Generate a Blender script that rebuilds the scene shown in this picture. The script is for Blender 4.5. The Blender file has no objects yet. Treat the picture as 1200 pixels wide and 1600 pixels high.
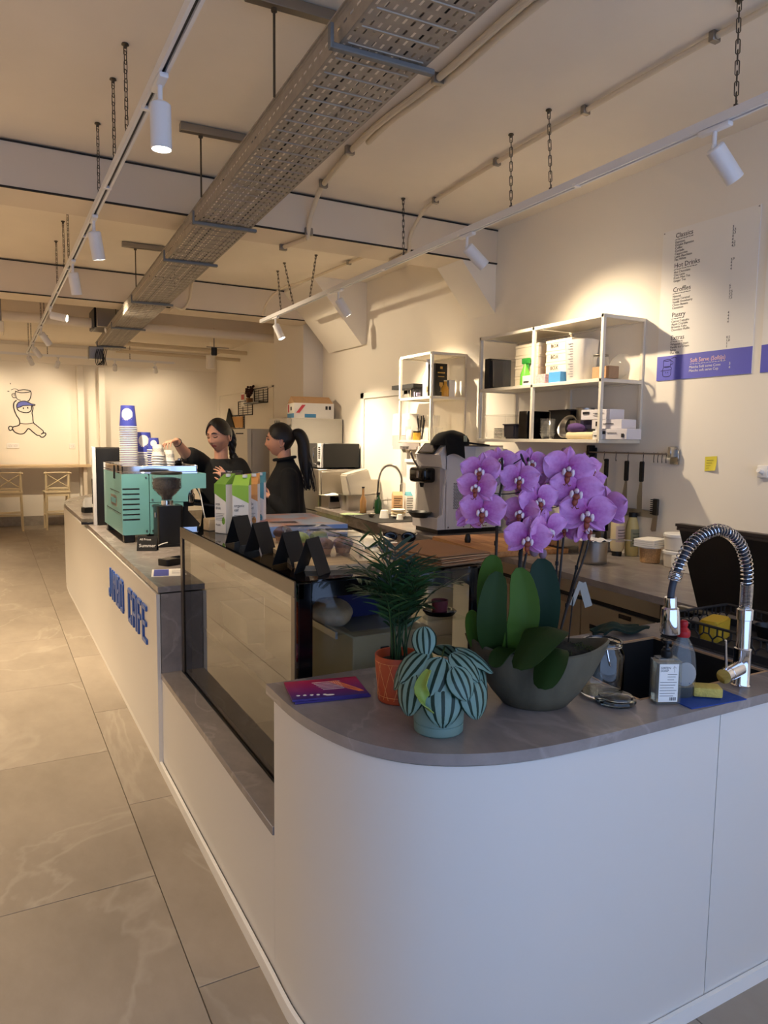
import bpy, bmesh, random
from math import *
from mathutils import Vector as V, Matrix as MX, noise
S = bpy.context.scene
COL = S.collection
RN = random.Random(11)

# ------------------------------------------------------------------ camera, sky, exposure
cam = bpy.data.objects.new('camera', bpy.data.cameras.new('camera'))
COL.objects.link(cam)
cam.data.sensor_fit = 'VERTICAL'
cam.data.sensor_height = 36.0
cam.data.lens = 1130.0 / 1600.0 * 36.0
cam.data.clip_start = 0.05
_y, _p, _r = radians(28.6), radians(5.65), radians(0.7)
_f = V((sin(_y) * cos(_p), cos(_y) * cos(_p), -sin(_p)))
_x = V((cos(_y), -sin(_y), 0))
_u = _x.cross(_f)
_x, _u = cos(_r) * _x + sin(_r) * _u, -sin(_r) * _x + cos(_r) * _u
cam.matrix_world = MX(((_x.x, _u.x, -_f.x, 0), (_x.y, _u.y, -_f.y, 0), (_x.z, _u.z, -_f.z, 1.6), (0, 0, 0, 1)))
S.camera = cam

W = bpy.data.worlds.new('sky')
S.world = W
W.use_nodes = True
W.node_tree.nodes['Background'].inputs[0].default_value = (0.44, 0.61, 1.0, 1)
W.node_tree.nodes['Background'].inputs[1].default_value = 0.84
S.view_settings.view_transform = 'Standard'
S.view_settings.look = 'None'
S.view_settings.gamma = 1
S.view_settings.use_curve_mapping = False
S.view_settings.exposure = 1.36
S.cycles.max_bounces = 10
S.cycles.diffuse_bounces = 5
S.cycles.glossy_bounces = 5
S.cycles.transmission_bounces = 10
S.cycles.transparent_max_bounces = 24
S.cycles.sample_clamp_indirect = 4
S.cycles.caustics_refractive = False
S.cycles.caustics_reflective = False
S.cycles.use_denoising = True
WARM = (1.0, 0.80, 0.55)      # colour of the room's lamps
SPOT_W = 150.0                # power of one track spotlight

def area_portal(x0, x1, y, z0, z1):
    l = bpy.data.lights.new('window_portal', 'AREA')
    l.shape = 'RECTANGLE'; l.size = x1 - x0; l.size_y = z1 - z0
    l.cycles.is_portal = True
    o = bpy.data.objects.new('window_portal', l); COL.objects.link(o)
    o.location = ((x0 + x1) / 2, y, (z0 + z1) / 2); o.rotation_euler = (radians(90), 0, 0)
WIN = (-1.7, 3.2, 0.25, 2.75)       # shop window behind the photographer: x0, x1, z0, z1
area_portal(WIN[0], WIN[1], -0.92, WIN[2], WIN[3])

# ------------------------------------------------------------------ materials
def lin(c):
    return tuple(((v / 255) / 12.92 if v / 255 <= 0.04045 else ((v / 255 + 0.055) / 1.055) ** 2.4) for v in c) + (1,)

def mat(name, col, rough=0.5, metal=0.0, var=0.0, vscale=8.0, bump=0.0, bscale=60.0, trans=0.0, emit=0.0, coat=0.0, sheen=0.0, stretch=None, ior=1.45, alpha=1.0):
    m = bpy.data.materials.new(name); m.use_nodes = True
    n = m.node_tree.nodes; L = m.node_tree.links; b = n['Principled BSDF']
    c = lin(col)
    b.inputs['Base Color'].default_value = c
    b.inputs['Roughness'].default_value = rough
    b.inputs['Metallic'].default_value = metal
    b.inputs['IOR'].default_value = ior
    b.inputs['Alpha'].default_value = alpha
    if trans: b.inputs['Transmission Weight'].default_value = trans
    if coat: b.inputs['Coat Weight'].default_value = coat
    if sheen: b.inputs['Sheen Weight'].default_value = sheen
    if emit:
        b.inputs['Emission Color'].default_value = c; b.inputs['Emission Strength'].default_value = emit
    if var or bump:
        tc = n.new('ShaderNodeTexCoord'); mp = n.new('ShaderNodeMapping')
        L.new(tc.outputs['Object'], mp.inputs[0])
        if stretch: mp.inputs['Scale'].default_value = stretch
    if var:
        t = n.new('ShaderNodeTexNoise'); t.inputs['Scale'].default_value = vscale; t.inputs['Detail'].default_value = 5
        L.new(mp.outputs[0], t.inputs[0])
        r = n.new('ShaderNodeValToRGB')
        r.color_ramp.elements[0].position = 0.3; r.color_ramp.elements[1].position = 0.7
        r.color_ramp.elements[0].color = tuple(v * (1 - var) for v in c[:3]) + (1,)
        r.color_ramp.elements[1].color = tuple(min(1, v * (1 + var)) for v in c[:3]) + (1,)
        L.new(t.outputs[0], r.inputs[0]); L.new(r.outputs[0], b.inputs['Base Color'])
    if bump:
        t = n.new('ShaderNodeTexNoise'); t.inputs['Scale'].default_value = bscale; t.inputs['Detail'].default_value = 4
        L.new(mp.outputs[0], t.inputs[0])
        bp = n.new('ShaderNodeBump'); bp.inputs['Strength'].default_value = bump; bp.inputs['Distance'].default_value = 0.004
        L.new(t.outputs[0], bp.inputs['Height']); L.new(bp.outputs[0], b.inputs['Normal'])
    return m

def stone(name, base, dark, vein, scale=1.0, rough=0.45, world=True, pertile=False, veinw=0.02, bump=0.05):
    m = bpy.data.materials.new(name); m.use_nodes = True
    n = m.node_tree.nodes; L = m.node_tree.links; b = n['Principled BSDF']
    g = n.new('ShaderNodeNewGeometry'); src = g.outputs['Position']
    if pertile:
        oi = n.new('ShaderNodeObjectInfo'); mu = n.new('ShaderNodeMath'); mu.operation = 'MULTIPLY'; mu.inputs[1].default_value = 40
        L.new(oi.outputs['Random'], mu.inputs[0])
        va = n.new('ShaderNodeVectorMath'); va.operation = 'ADD'
        L.new(src, va.inputs[0]); L.new(mu.outputs[0], va.inputs[1]); src = va.outputs[0]
    mp = n.new('ShaderNodeMapping'); mp.inputs['Scale'].default_value = (scale, scale * 0.55, scale); mp.inputs['Rotation'].default_value = (0, 0, 0.5)
    L.new(src, mp.inputs[0])
    t = n.new('ShaderNodeTexNoise'); t.inputs['Scale'].default_value = 3; t.inputs['Detail'].default_value = 9; t.inputs['Roughness'].default_value = 0.65
    L.new(mp.outputs[0], t.inputs[0])
    r = n.new('ShaderNodeValToRGB'); r.color_ramp.elements[0].position = 0.32; r.color_ramp.elements[1].position = 0.68
    r.color_ramp.elements[0].color = lin(dark); r.color_ramp.elements[1].color = lin(base)
    L.new(t.outputs[0], r.inputs[0])
    # thin veins: where a slow warped noise crosses its middle
    w = n.new('ShaderNodeTexNoise'); w.inputs['Scale'].default_value = 1.1; w.inputs['Detail'].default_value = 6; w.inputs['Distortion'].default_value = 0.8
    L.new(mp.outputs[0], w.inputs[0])
    s = n.new('ShaderNodeMath'); s.operation = 'SUBTRACT'; s.inputs[1].default_value = 0.5; L.new(w.outputs[0], s.inputs[0])
    a = n.new('ShaderNodeMath'); a.operation = 'ABSOLUTE'; L.new(s.outputs[0], a.inputs[0])
    vr = n.new('ShaderNodeValToRGB'); vr.color_ramp.elements[0].position = 0.0; vr.color_ramp.elements[1].position = veinw
    vr.color_ramp.elements[0].color = (0.55, 0.55, 0.55, 1); vr.color_ramp.elements[1].color = (0, 0, 0, 1)
    L.new(a.outputs[0], vr.inputs[0])
    k = n.new('ShaderNodeTexNoise'); k.inputs['Scale'].default_value = 2.2; L.new(mp.outputs[0], k.inputs[0])
    kk = n.new('ShaderNodeMath'); kk.operation = 'MULTIPLY'; L.new(k.outputs[0], kk.inputs[0]); L.new(vr.outputs[0], kk.inputs[1])
    mx = n.new('ShaderNodeMix'); mx.data_type = 'RGBA'
    L.new(kk.outputs[0], mx.inputs['Factor']); L.new(r.outputs[0], mx.inputs['A']); mx.inputs['B'].default_value = lin(vein)
    L.new(mx.outputs['Result'], b.inputs['Base Color'])
    b.inputs['Roughness'].default_value = rough
    bp = n.new('ShaderNodeBump'); bp.inputs['Strength'].default_value = bump; bp.inputs['Distance'].default_value = 0.003
    L.new(t.outputs[0], bp.inputs['Height']); L.new(bp.outputs[0], b.inputs['Normal'])
    return m

def wood(name, a, b_, rough=0.5, axis=1, scale=14.0):
    m = bpy.data.materials.new(name); m.use_nodes = True
    n = m.node_tree.nodes; L = m.node_tree.links; b = n['Principled BSDF']
    tc = n.new('ShaderNodeTexCoord'); mp = n.new('ShaderNodeMapping'); L.new(tc.outputs['Object'], mp.inputs[0])
    sc = [scale, scale, scale]; sc[axis] = scale * 0.07; mp.inputs['Scale'].default_value = sc
    t = n.new('ShaderNodeTexNoise'); t.inputs['Scale'].default_value = 3; t.inputs['Detail'].default_value = 6; t.inputs['Distortion'].default_value = 0.4
    L.new(mp.outputs[0], t.inputs[0])
    r = n.new('ShaderNodeValToRGB'); r.color_ramp.elements[0].position = 0.35; r.color_ramp.elements[1].position = 0.65
    r.color_ramp.elements[0].color = lin(a); r.color_ramp.elements[1].color = lin(b_)
    L.new(t.outputs[0], r.inputs[0]); L.new(r.outputs[0], b.inputs['Base Color']); b.inputs['Roughness'].default_value = rough
    return m

def pane(name, tint=(1, 1, 1), ior=1.55, rough=0.0, haze=0.0, hazecol=(1, 1, 1)):
    """clear sheet: Fresnel mix of a mirror reflection and straight transmission, the same from both sides"""
    m = bpy.data.materials.new(name); m.use_nodes = True
    n = m.node_tree.nodes; L = m.node_tree.links; n.clear()
    out = n.new('ShaderNodeOutputMaterial'); fr = n.new('ShaderNodeFresnel'); fr.inputs['IOR'].default_value = ior
    g = n.new('ShaderNodeNewGeometry'); inv = n.new('ShaderNodeMath'); inv.operation = 'SUBTRACT'; inv.inputs[0].default_value = 1
    L.new(g.outputs['Backfacing'], inv.inputs[1])
    mu = n.new('ShaderNodeMath'); mu.operation = 'MULTIPLY'; L.new(fr.outputs[0], mu.inputs[0]); L.new(inv.outputs[0], mu.inputs[1])
    tr = n.new('ShaderNodeBsdfTransparent'); tr.inputs[0].default_value = tuple(tint) + (1,)
    gl = n.new('ShaderNodeBsdfGlossy'); gl.inputs['Roughness'].default_value = rough
    base = tr.outputs[0]
    if haze:
        df = n.new('ShaderNodeBsdfDiffuse'); df.inputs[0].default_value = tuple(hazecol) + (1,)
        mh = n.new('ShaderNodeMixShader'); mh.inputs[0].default_value = haze
        L.new(tr.outputs[0], mh.inputs[1]); L.new(df.outputs[0], mh.inputs[2]); base = mh.outputs[0]
    mx = n.new('ShaderNodeMixShader'); L.new(mu.outputs[0], mx.inputs[0]); L.new(base, mx.inputs[1]); L.new(gl.outputs[0], mx.inputs[2])
    L.new(mx.outputs[0], out.inputs[0])
    return m

# ------------------------------------------------------------------ geometry helpers
class G:
    """collects faces in one bmesh; .mi is the material slot of what comes next; .T places it"""
    def __init__(s): s.bm = bmesh.new(); s.mi = 0; s.T = None
    def v(s, co):
        co = V(co)
        return s.bm.verts.new(s.T @ co if s.T is not None else co)
    def face(s, vs):
        try:
            f = s.bm.faces.new(vs); f.material_index = s.mi; return f
        except ValueError:
            return None
    def quad(s, a, b, c, d): return s.face([s.v(a), s.v(b), s.v(c), s.v(d)])
    def box(s, x0, x1, y0, y1, z0, z1, bev=0.0, seg=2):
        p = [s.v((x, y, z)) for z in (z0, z1) for y in (y0, y1) for x in (x0, x1)]
        fs = [s.face([p[i] for i in q]) for q in ((0, 2, 3, 1), (4, 5, 7, 6), (0, 1, 5, 4), (2, 6, 7, 3), (0, 4, 6, 2), (1, 3, 7, 5))]
        if bev:
            es = {e for f in fs for e in f.edges}
            r = bmesh.ops.bevel(s.bm, geom=list(es), offset=bev, segments=seg, affect='EDGES', profile=0.5)
            for f in r['faces']: f.material_index = s.mi
        return s
    def tube(s, pts, r, n=8, closed=False, caps=True, flat=None):
        pts = [V(p) for p in pts]; N = len(pts)
        rs = r if isinstance(r, (list, tuple)) else [r] * N
        tan = []
        for i in range(N):
            a = pts[(i - 1) % N] if closed or i > 0 else pts[i]
            b = pts[(i + 1) % N] if closed or i < N - 1 else pts[i]
            t = (b - a); tan.append(t.normalized() if t.length > 1e-9 else V((0, 0, 1)))
        up = V((0, 0, 1)) if abs(tan[0].z) < 0.9 else V((1, 0, 0))
        nx = tan[0].cross(up).normalized(); rings = []
        for i in range(N):
            nx = (nx - tan[i] * nx.dot(tan[i]))
            nx = nx.normalized() if nx.length > 1e-6 else tan[i].orthogonal().normalized()
            ny = tan[i].cross(nx)
            fx = flat if flat else 1.0
            rings.append([s.v(pts[i] + (nx * cos(2 * pi * k / n) * rs[i] + ny * sin(2 * pi * k / n) * rs[i] * fx)) for k in range(n)])
        for i in range(N if closed else N - 1):
            a, b = rings[i], rings[(i + 1) % N]
            for k in range(n): s.face([a[k], a[(k + 1) % n], b[(k + 1) % n], b[k]])
        if caps and not closed:
            s.face(rings[0][::-1]); s.face(rings[-1])
        return s
    def cyl(s, p0, p1, r0, r1=None, n=16):
        return s.tube([p0, p1], [r0, r0 if r1 is None else r1], n)
    def lathe(s, prof, n=24, c=(0, 0, 0), sx=1.0, sy=1.0, rot=0.0, sup=2.0, closed=False):
        rings = []
        for (r, z) in prof:
            if r < 1e-6: rings.append([s.v((c[0], c[1], c[2] + z))]); continue
            ring = []
            for k in range(n):
                a = 2 * pi * k / n
                ca, sa = cos(a), sin(a)
                if sup != 2.0:
                    q = (abs(ca) ** sup + abs(sa) ** sup) ** (-1 / sup); ca *= q; sa *= q
                x, y = r * ca * sx, r * sa * sy
                ring.append(s.v((c[0] + x * cos(rot) - y * sin(rot), c[1] + x * sin(rot) + y * cos(rot), c[2] + z)))
            rings.append(ring)
        P = list(zip(rings, rings[1:])) + ([(rings[-1], rings[0])] if closed else [])
        for a, b in P:
            if len(a) == 1 and len(b) == 1: continue
            for k in range(n):
                if len(a) == 1: s.face([a[0], b[(k + 1) % n], b[k]])
                elif len(b) == 1: s.face([a[k], a[(k + 1) % n], b[0]])
                else: s.face([a[k], a[(k + 1) % n], b[(k + 1) % n], b[k]])
        if not closed:
            if len(rings[0]) > 1: s.face(rings[0][::-1])
            if len(rings[-1]) > 1: s.face(rings[-1])
        return s
    def ell(s, c, r, n=16, m=10, fn=None):
        rx, ry, rz = (r, r, r) if isinstance(r, (int, float)) else r
        rows = []
        for j in range(m + 1):
            th = pi * j / m
            if j in (0, m):
                p = V((0, 0, -rz * cos(th)))
                rows.append([s.v(V(c) + (fn(p) if fn else p))])
            else:
                row = []
                for k in range(n):
                    a = 2 * pi * k / n
                    p = V((rx * sin(th) * cos(a), ry * sin(th) * sin(a), -rz * cos(th)))
                    row.append(s.v(V(c) + (fn(p) if fn else p)))
                rows.append(row)
        for a, b in zip(rows, rows[1:]):
            for k in range(n):
                if len(a) == 1: s.face([a[0], b[(k + 1) % n], b[k]])
                elif len(b) == 1: s.face([a[k], a[(k + 1) % n], b[0]])
                else: s.face([a[k], a[(k + 1) % n], b[(k + 1) % n], b[k]])
        return s
    def prism(s, poly, z0, z1):
        a = [s.v((x, y, z0)) for x, y in poly]; b = [s.v((x, y, z1)) for x, y in poly]
        s.face(a[::-1]); s.face(b)
        for i in range(len(poly)):
            j = (i + 1) % len(poly); s.face([a[i], a[j], b[j], b[i]])
        return s
    def surf(s, fn, nu, nv, thick=0.0):
        g = [[s.v(fn(i / nu, j / nv)) for j in range(nv + 1)] for i in range(nu + 1)]
        fs = []
        for i in range(nu):
            for j in range(nv):
                f = s.face([g[i][j], g[i + 1][j], g[i + 1][j + 1], g[i][j + 1]])
                if f: fs.append(f)
        if thick:
            s.bm.normal_update()
            r = bmesh.ops.solidify(s.bm, geom=fs, thickness=thick)
            for e in r['geom']:
                if isinstance(e, bmesh.types.BMFace): e.material_index = s.mi
        return s
    def text(s, txt, size, T, align='LEFT', ex=0.0004, sx=1.0):
        c = bpy.data.curves.new('lettering', 'FONT'); c.body = txt; c.size = size; c.align_x = align; c.extrude = ex; c.resolution_u = 2
        o = bpy.data.objects.new('lettering', c)
        me = bpy.data.meshes.new_from_object(o)
        M = T @ MX.Scale(sx, 4, V((1, 0, 0)))
        if s.T is not None: M = s.T @ M
        me.transform(M)
        k = len(s.bm.faces); s.bm.from_mesh(me); s.bm.faces.ensure_lookup_table()
        for f in s.bm.faces[k:]: f.material_index = s.mi
        bpy.data.objects.remove(o); bpy.data.curves.remove(c); bpy.data.meshes.remove(me)
        return s
    def make(s, name, mats, parent=None, ang=38, fix=True, loc=None, rz=0.0):
        bm = s.bm
        if fix: bmesh.ops.recalc_face_normals(bm, faces=bm.faces)
        bm.normal_update()
        for f in bm.faces: f.smooth = True
        lim = radians(ang)
        for e in bm.edges:
            if len(e.link_faces) == 2 and e.calc_face_angle(0) > lim: e.smooth = False
        me = bpy.data.meshes.new(name); bm.to_mesh(me); bm.free()
        for m in (mats if isinstance(mats, (list, tuple)) else [mats]): me.materials.append(m)
        o = bpy.data.objects.new(name, me); COL.objects.link(o)
        if parent is not None: o.parent = parent
        if loc is not None: o.location = loc
        if rz: o.rotation_euler = (0, 0, rz)
        return o

def tag(o, label=None, cat=None, group=None, kind=None):
    if label: o['label'] = label
    if cat: o['category'] = cat
    if group: o['group'] = group
    if kind: o['kind'] = kind
    return o
def thing(name, label, cat, loc=(0, 0, 0), rz=0.0, group=None):
    o = bpy.data.objects.new(name, None); COL.objects.link(o); o.empty_display_size = 0.1
    o.location = loc; o.rotation_euler = (0, 0, rz)
    return tag(o, label, cat, group)
def struct(g, name, m, parent=None, **k):
    o = g.make(name, m, parent, **k)
    if parent is None: o['kind'] = 'structure'
    return o
def kids(o): return [c for c in bpy.data.objects if c.parent == o]
def dup(root, loc, rz=None, label=None, group=None):
    r = root.copy(); COL.objects.link(r); r.location = loc
    if rz is not None: r.rotation_euler = (0, 0, rz)
    if label: r['label'] = label
    if group: r['group'] = group
    for ch in root.children:
        c = ch.copy(); COL.objects.link(c); c.parent = r
        for gch in ch.children:
            d = gch.copy(); COL.objects.link(d); d.parent = c
    return r
def spline(pts, k=6):
    pts = [V(p) for p in pts]; out = []
    for i in range(len(pts) - 1):
        p0 = pts[max(i - 1, 0)]; p1, p2 = pts[i], pts[i + 1]; p3 = pts[min(i + 2, len(pts) - 1)]
        for j in range(k):
            t = j / k
            out.append(0.5 * ((2 * p1) + (p2 - p0) * t + (2 * p0 - 5 * p1 + 4 * p2 - p3) * t * t + (3 * p1 - p0 - 3 * p2 + p3) * t ** 3))
    out.append(pts[-1]); return out
def frame(o, x, y):            # matrix with origin o and first two axes x, y
    x = V(x).normalized(); z = x.cross(V(y)).normalized(); y = z.cross(x)
    return MX(((x.x, y.x, z.x, o[0]), (x.y, y.y, z.y, o[1]), (x.z, y.z, z.z, o[2]), (0, 0, 0, 1)))
def rrect(x0, x1, y0, y1, r, n=4):
    o = []
    for cx, cy, a in ((x1 - r, y0 + r, -90), (x1 - r, y1 - r, 0), (x0 + r, y1 - r, 90), (x0 + r, y0 + r, 180)):
        for i in range(n + 1):
            t = radians(a + 90 * i / n); o.append((cx + r * cos(t), cy + r * sin(t)))
    return o

M_ = {}
def mm(k, *a, **kw):
    M_[k] = mat(k, *a, **kw); return M_[k]
mm('wall_paint', (238, 231, 218), 0.75, bump=0.04, bscale=90)
mm('ceiling_paint', (232, 222, 206), 0.85, bump=0.08, bscale=40, var=0.03, vscale=2)
mm('beam_board', (218, 205, 186), 0.7)
mm('joint_dark', (40, 36, 32), 0.8)
mm('counter_white', (217, 212, 204), 0.42)
mm('white_paint', (238, 234, 226), 0.4)
mm('white_plastic', (236, 234, 230), 0.35)
mm('lamp_white', (226, 226, 228), 0.4)
mm('black_plastic', (18, 18, 19), 0.4)
mm('black_matte', (16, 16, 17), 0.75)
mm('black_gloss', (9, 9, 11), 0.12)
mm('black_metal', (24, 24, 25), 0.35, metal=0.6)
mm('chrome', (225, 226, 230), 0.08, metal=1.0)
mm('steel', (176, 172, 166), 0.3, metal=1.0, bump=0.05, bscale=120, stretch=(1, 30, 1))
mm('steel_dull', (150, 143, 134), 0.38, metal=0.9)
mm('galv', (158, 150, 138), 0.5, metal=0.35, var=0.12, vscale=20)
mm('chain', (92, 84, 72), 0.45, metal=0.8)
mm('conduit', (214, 200, 174), 0.6)
mm('grout', (120, 108, 92), 0.9)
mm('blue_letter', (52, 92, 168), 0.35)
mm('cup_blue', (64, 74, 170), 0.5)
mm('paper_white', (238, 235, 228), 0.7)
mm('ink', (30, 28, 34), 0.7)
mm('ink_blue', (52, 50, 96), 0.7)
mm('mint', (116, 176, 176), 0.35, coat=0.2)
mm('mint_cloth', (74, 130, 138), 0.9)
mm('skin', (206, 152, 126), 0.5)
mm('lip', (168, 88, 80), 0.45)
mm('hair', (20, 15, 14), 0.45, bump=0.25, bscale=90, stretch=(6, 6, 1))
mm('cloth_black', (12, 12, 14), 0.9, bump=0.2, bscale=25)
mm('soil', (44, 38, 26), 0.95, bump=0.8, bscale=80, var=0.4, vscale=50)
mm('leaf_dark', (34, 54, 20), 0.55, var=0.18, vscale=6, ior=1.25)
mm('leaf_mid', (60, 88, 28), 0.55, var=0.2, vscale=6, ior=1.25)
mm('stem_green', (74, 88, 40), 0.5)
mm('stem_brown', (42, 34, 28), 0.55)
mm('cardboard', (186, 150, 112), 0.85, var=0.06, vscale=30)
mm('kraft', (156, 112, 76), 0.85, var=0.05)
mm('cream', (232, 214, 172), 0.5)
mm('bread', (176, 116, 62), 0.8, var=0.2, vscale=30, bump=0.3, bscale=50)
mm('muffin', (72, 40, 26), 0.85, var=0.3, vscale=60, bump=0.6, bscale=90)
mm('blue_bin', (26, 32, 92), 0.4)
mm('frost', (222, 222, 218), 0.35, trans=0.55)
WORK = stone('worktop_stone', (150, 141, 136), (126, 118, 114), (184, 176, 170), 2.2, 0.27)
TILE = stone('floor_stone', (158, 146, 131), (136, 125, 111), (188, 178, 163), 0.85, 0.5, pertile=True, veinw=0.012)
WOODL = wood('beech_board', (176, 118, 66), (206, 152, 96), 0.5, axis=1)
WOODT = wood('pale_wood', (196, 170, 132), (214, 190, 152), 0.5, axis=0)
GLASS = pane('glass_pane', (0.97, 0.985, 0.975), 1.75)
CLEAR = pane('clear_plastic', (0.975, 0.975, 0.97), 1.45, 0.03, 0.025)
GLASSW = pane('jar_glass', (0.95, 0.96, 0.955), 1.7, 0.01)
# ------------------------------------------------------------------ setting
CZ = 3.25
WALL = M_['wall_paint']
g = G(); g.box(-3.6, 4.4, -1.0, 14.8, -0.12, -0.006); floor = struct(g, 'floor', M_['grout'])
tile_meshes = {}
def floor_tile(x0, x1, y0, y1):
    key = (round(x1 - x0, 3), round(y1 - y0, 3))
    if key not in tile_meshes:
        g = G(); hx, hy = key[0] / 2 - 0.0016, key[1] / 2 - 0.0016
        g.box(-hx, hx, -hy, hy, -0.0058, 0.0, 0.0008, 1)
        o = g.make('tile', TILE, floor); tile_meshes[key] = o.data
    else:
        o = bpy.data.objects.new('tile', tile_meshes[key]); COL.objects.link(o); o.parent = floor
    o.location = ((x0 + x1) / 2, (y0 + y1) / 2, 0)
ix = -6
while 0.48 + ix * 0.6 < 4.1:
    xa = 0.48 + ix * 0.6; xb = xa + 0.6; off = 1.98 if ix % 2 == 0 else 2.6 - 1.2
    k = -2
    while off + k * 1.2 < 14.5:
        ya = off + k * 1.2
        if ya + 1.2 > -0.95: floor_tile(max(xa, -3.4), min(xb, 4.05), max(ya, -0.95), min(ya + 1.2, 14.5))
        k += 1
    ix += 1

g = G(); g.box(-3.6, 4.4, -1.0, 14.8, CZ, CZ + 0.15); struct(g, 'ceiling', M_['ceiling_paint'])
g = G(); g.box(3.55, 3.75, -1.0, 8.09, 0, CZ); struct(g, 'wall_right', WALL)
g = G(); g.box(3.30, 4.25, 8.09, 9.10, 0, CZ); struct(g, 'pillar', WALL)
g = G(); g.box(4.02, 4.22, 9.10, 14.6, 0, CZ); struct(g, 'wall_right_rear', WALL)
g = G(); g.box(-3.6, 4.25, 14.4, 14.6, 0, CZ); struct(g, 'wall_back', WALL)
g = G(); g.box(-3.6, -3.4, -1.0, 14.6, 0, CZ); struct(g, 'wall_left', WALL)
g = G()
g.box(-3.6, WIN[0], -1.0, -0.85, 0, CZ); g.box(WIN[1], 3.75, -1.0, -0.85, 0, CZ)
g.box(WIN[0], WIN[1], -1.0, -0.85, 0, WIN[2]); g.box(WIN[0], WIN[1], -1.0, -0.85, WIN[3], CZ)
struct(g, 'wall_front', WALL)
g = G()
for x0, x1, z0, z1 in ((WIN[0], WIN[1], WIN[2], WIN[2] + .06), (WIN[0], WIN[1], WIN[3] - .06, WIN[3]), (WIN[0], WIN[0] + .06, WIN[2], WIN[3]), (WIN[1] - .06, WIN[1], WIN[2], WIN[3])):
    g.box(x0, x1, -0.96, -0.89, z0, z1)
struct(g, 'window_1', M_['black_metal'])
# ceiling beams boxed in pale board, with dark joints along both edges of the face
def beam(y0, y1, z0, x0, x1, joints=True):
    g = G(); g.box(x0, x1, y0, y1, z0, CZ - 0.004, 0.003, 1)
    o = struct(g, 'ceiling_beam', M_['beam_board'])
    if joints:
        for z in (z0 + 0.003, CZ - 0.012):
            g = G(); g.box(x0, x1, y0 - 0.004, y0 + 0.01, z - 0.005, z + 0.005); g.make('joint_strip', M_['joint_dark'], o)
    return o
beam(4.71, 5.08, 2.985, -3.4, 3.55)
beam(7.80, 8.20, 2.94, -3.4, 3.30)
beam(10.0, 10.35, 3.05, -3.4, 4.02, False)
def haunch(name, prof, y0, y1):        # sloped concrete bracket between a beam and the right wall: profile in x,z
    g = G(); g.T = MX(((1, 0, 0, 0), (0, 0, -1, 0), (0, 1, 0, 0), (0, 0, 0, 1)))
    g.prism(prof, -y1, -y0); return struct(g, name, M_['wall_paint'])
haunch('beam_haunch', [(3.56, 2.60), (3.56, 2.99), (3.22, 2.99)], 4.72, 5.07)
haunch('beam_haunch', [(3.56, 2.62), (3.50, 2.60), (2.95, 3.22), (2.95, 3.249), (3.56, 3.249)], 6.95, 7.80)
# raised bands along the back wall, and two pipe casings
g = G(); g.box(-3.4, 4.02, 14.36, 14.4, 2.9, 3.19, 0.004, 1); struct(g, 'trim_1', WALL)
for i, x in enumerate((1.49, 1.85)):
    g = G(); g.box(x - .055, x + .055, 14.22, 14.4, 0, 2.87, 0.006, 1); struct(g, 'trim_%d' % (i + 2), WALL)
g = G(); g.box(-3.4, 4.02, 14.37, 14.4, 0, 0.17); struct(g, 'baseboard_back', M_['galv'])
g = G(); g.box(4.0, 4.02, 9.1, 14.37, 0, 0.12); struct(g, 'baseboard_right', WALL)
# door leaf in the rear right wall, drawn only by its frame
g = G()
g.box(3.995, 4.02, 11.05, 11.11, 0, 2.45); g.box(3.995, 4.02, 14.10, 14.15, 0, 2.45); g.box(3.995, 4.02, 11.05, 14.15, 2.42, 2.45)
d2 = struct(g, 'door_2', WALL)
g = G(); g.box(4.005, 4.02, 11.12, 14.09, 0.01, 2.41); g.make('door_leaf', WALL, d2)
# white door in the right wall
g = G()
g.box(3.525, 3.55, 6.95, 7.03, 0, 2.10, .004, 1); g.box(3.525, 3.55, 6.02, 6.10, 0, 2.10, .004, 1); g.box(3.525, 3.55, 6.02, 7.03, 2.04, 2.10, .004, 1)
d1 = struct(g, 'door_1', M_['white_paint'])
g = G(); g.box(3.532, 3.55, 6.11, 6.94, 0.01, 2.03, .003, 1); g.make('door_leaf', M_['white_paint'], d1)
g = G(); g.box(3.522, 3.534, 6.85, 6.90, 1.0, 1.25, .004, 1); g.cyl((3.53, 6.875, 1.15), (3.48, 6.875, 1.15), .011, n=10); g.tube([(3.485, 6.885, 1.15), (3.482, 6.76, 1.15)], .011, 8)
g.make('door_handle', M_['steel'], d1)

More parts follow.
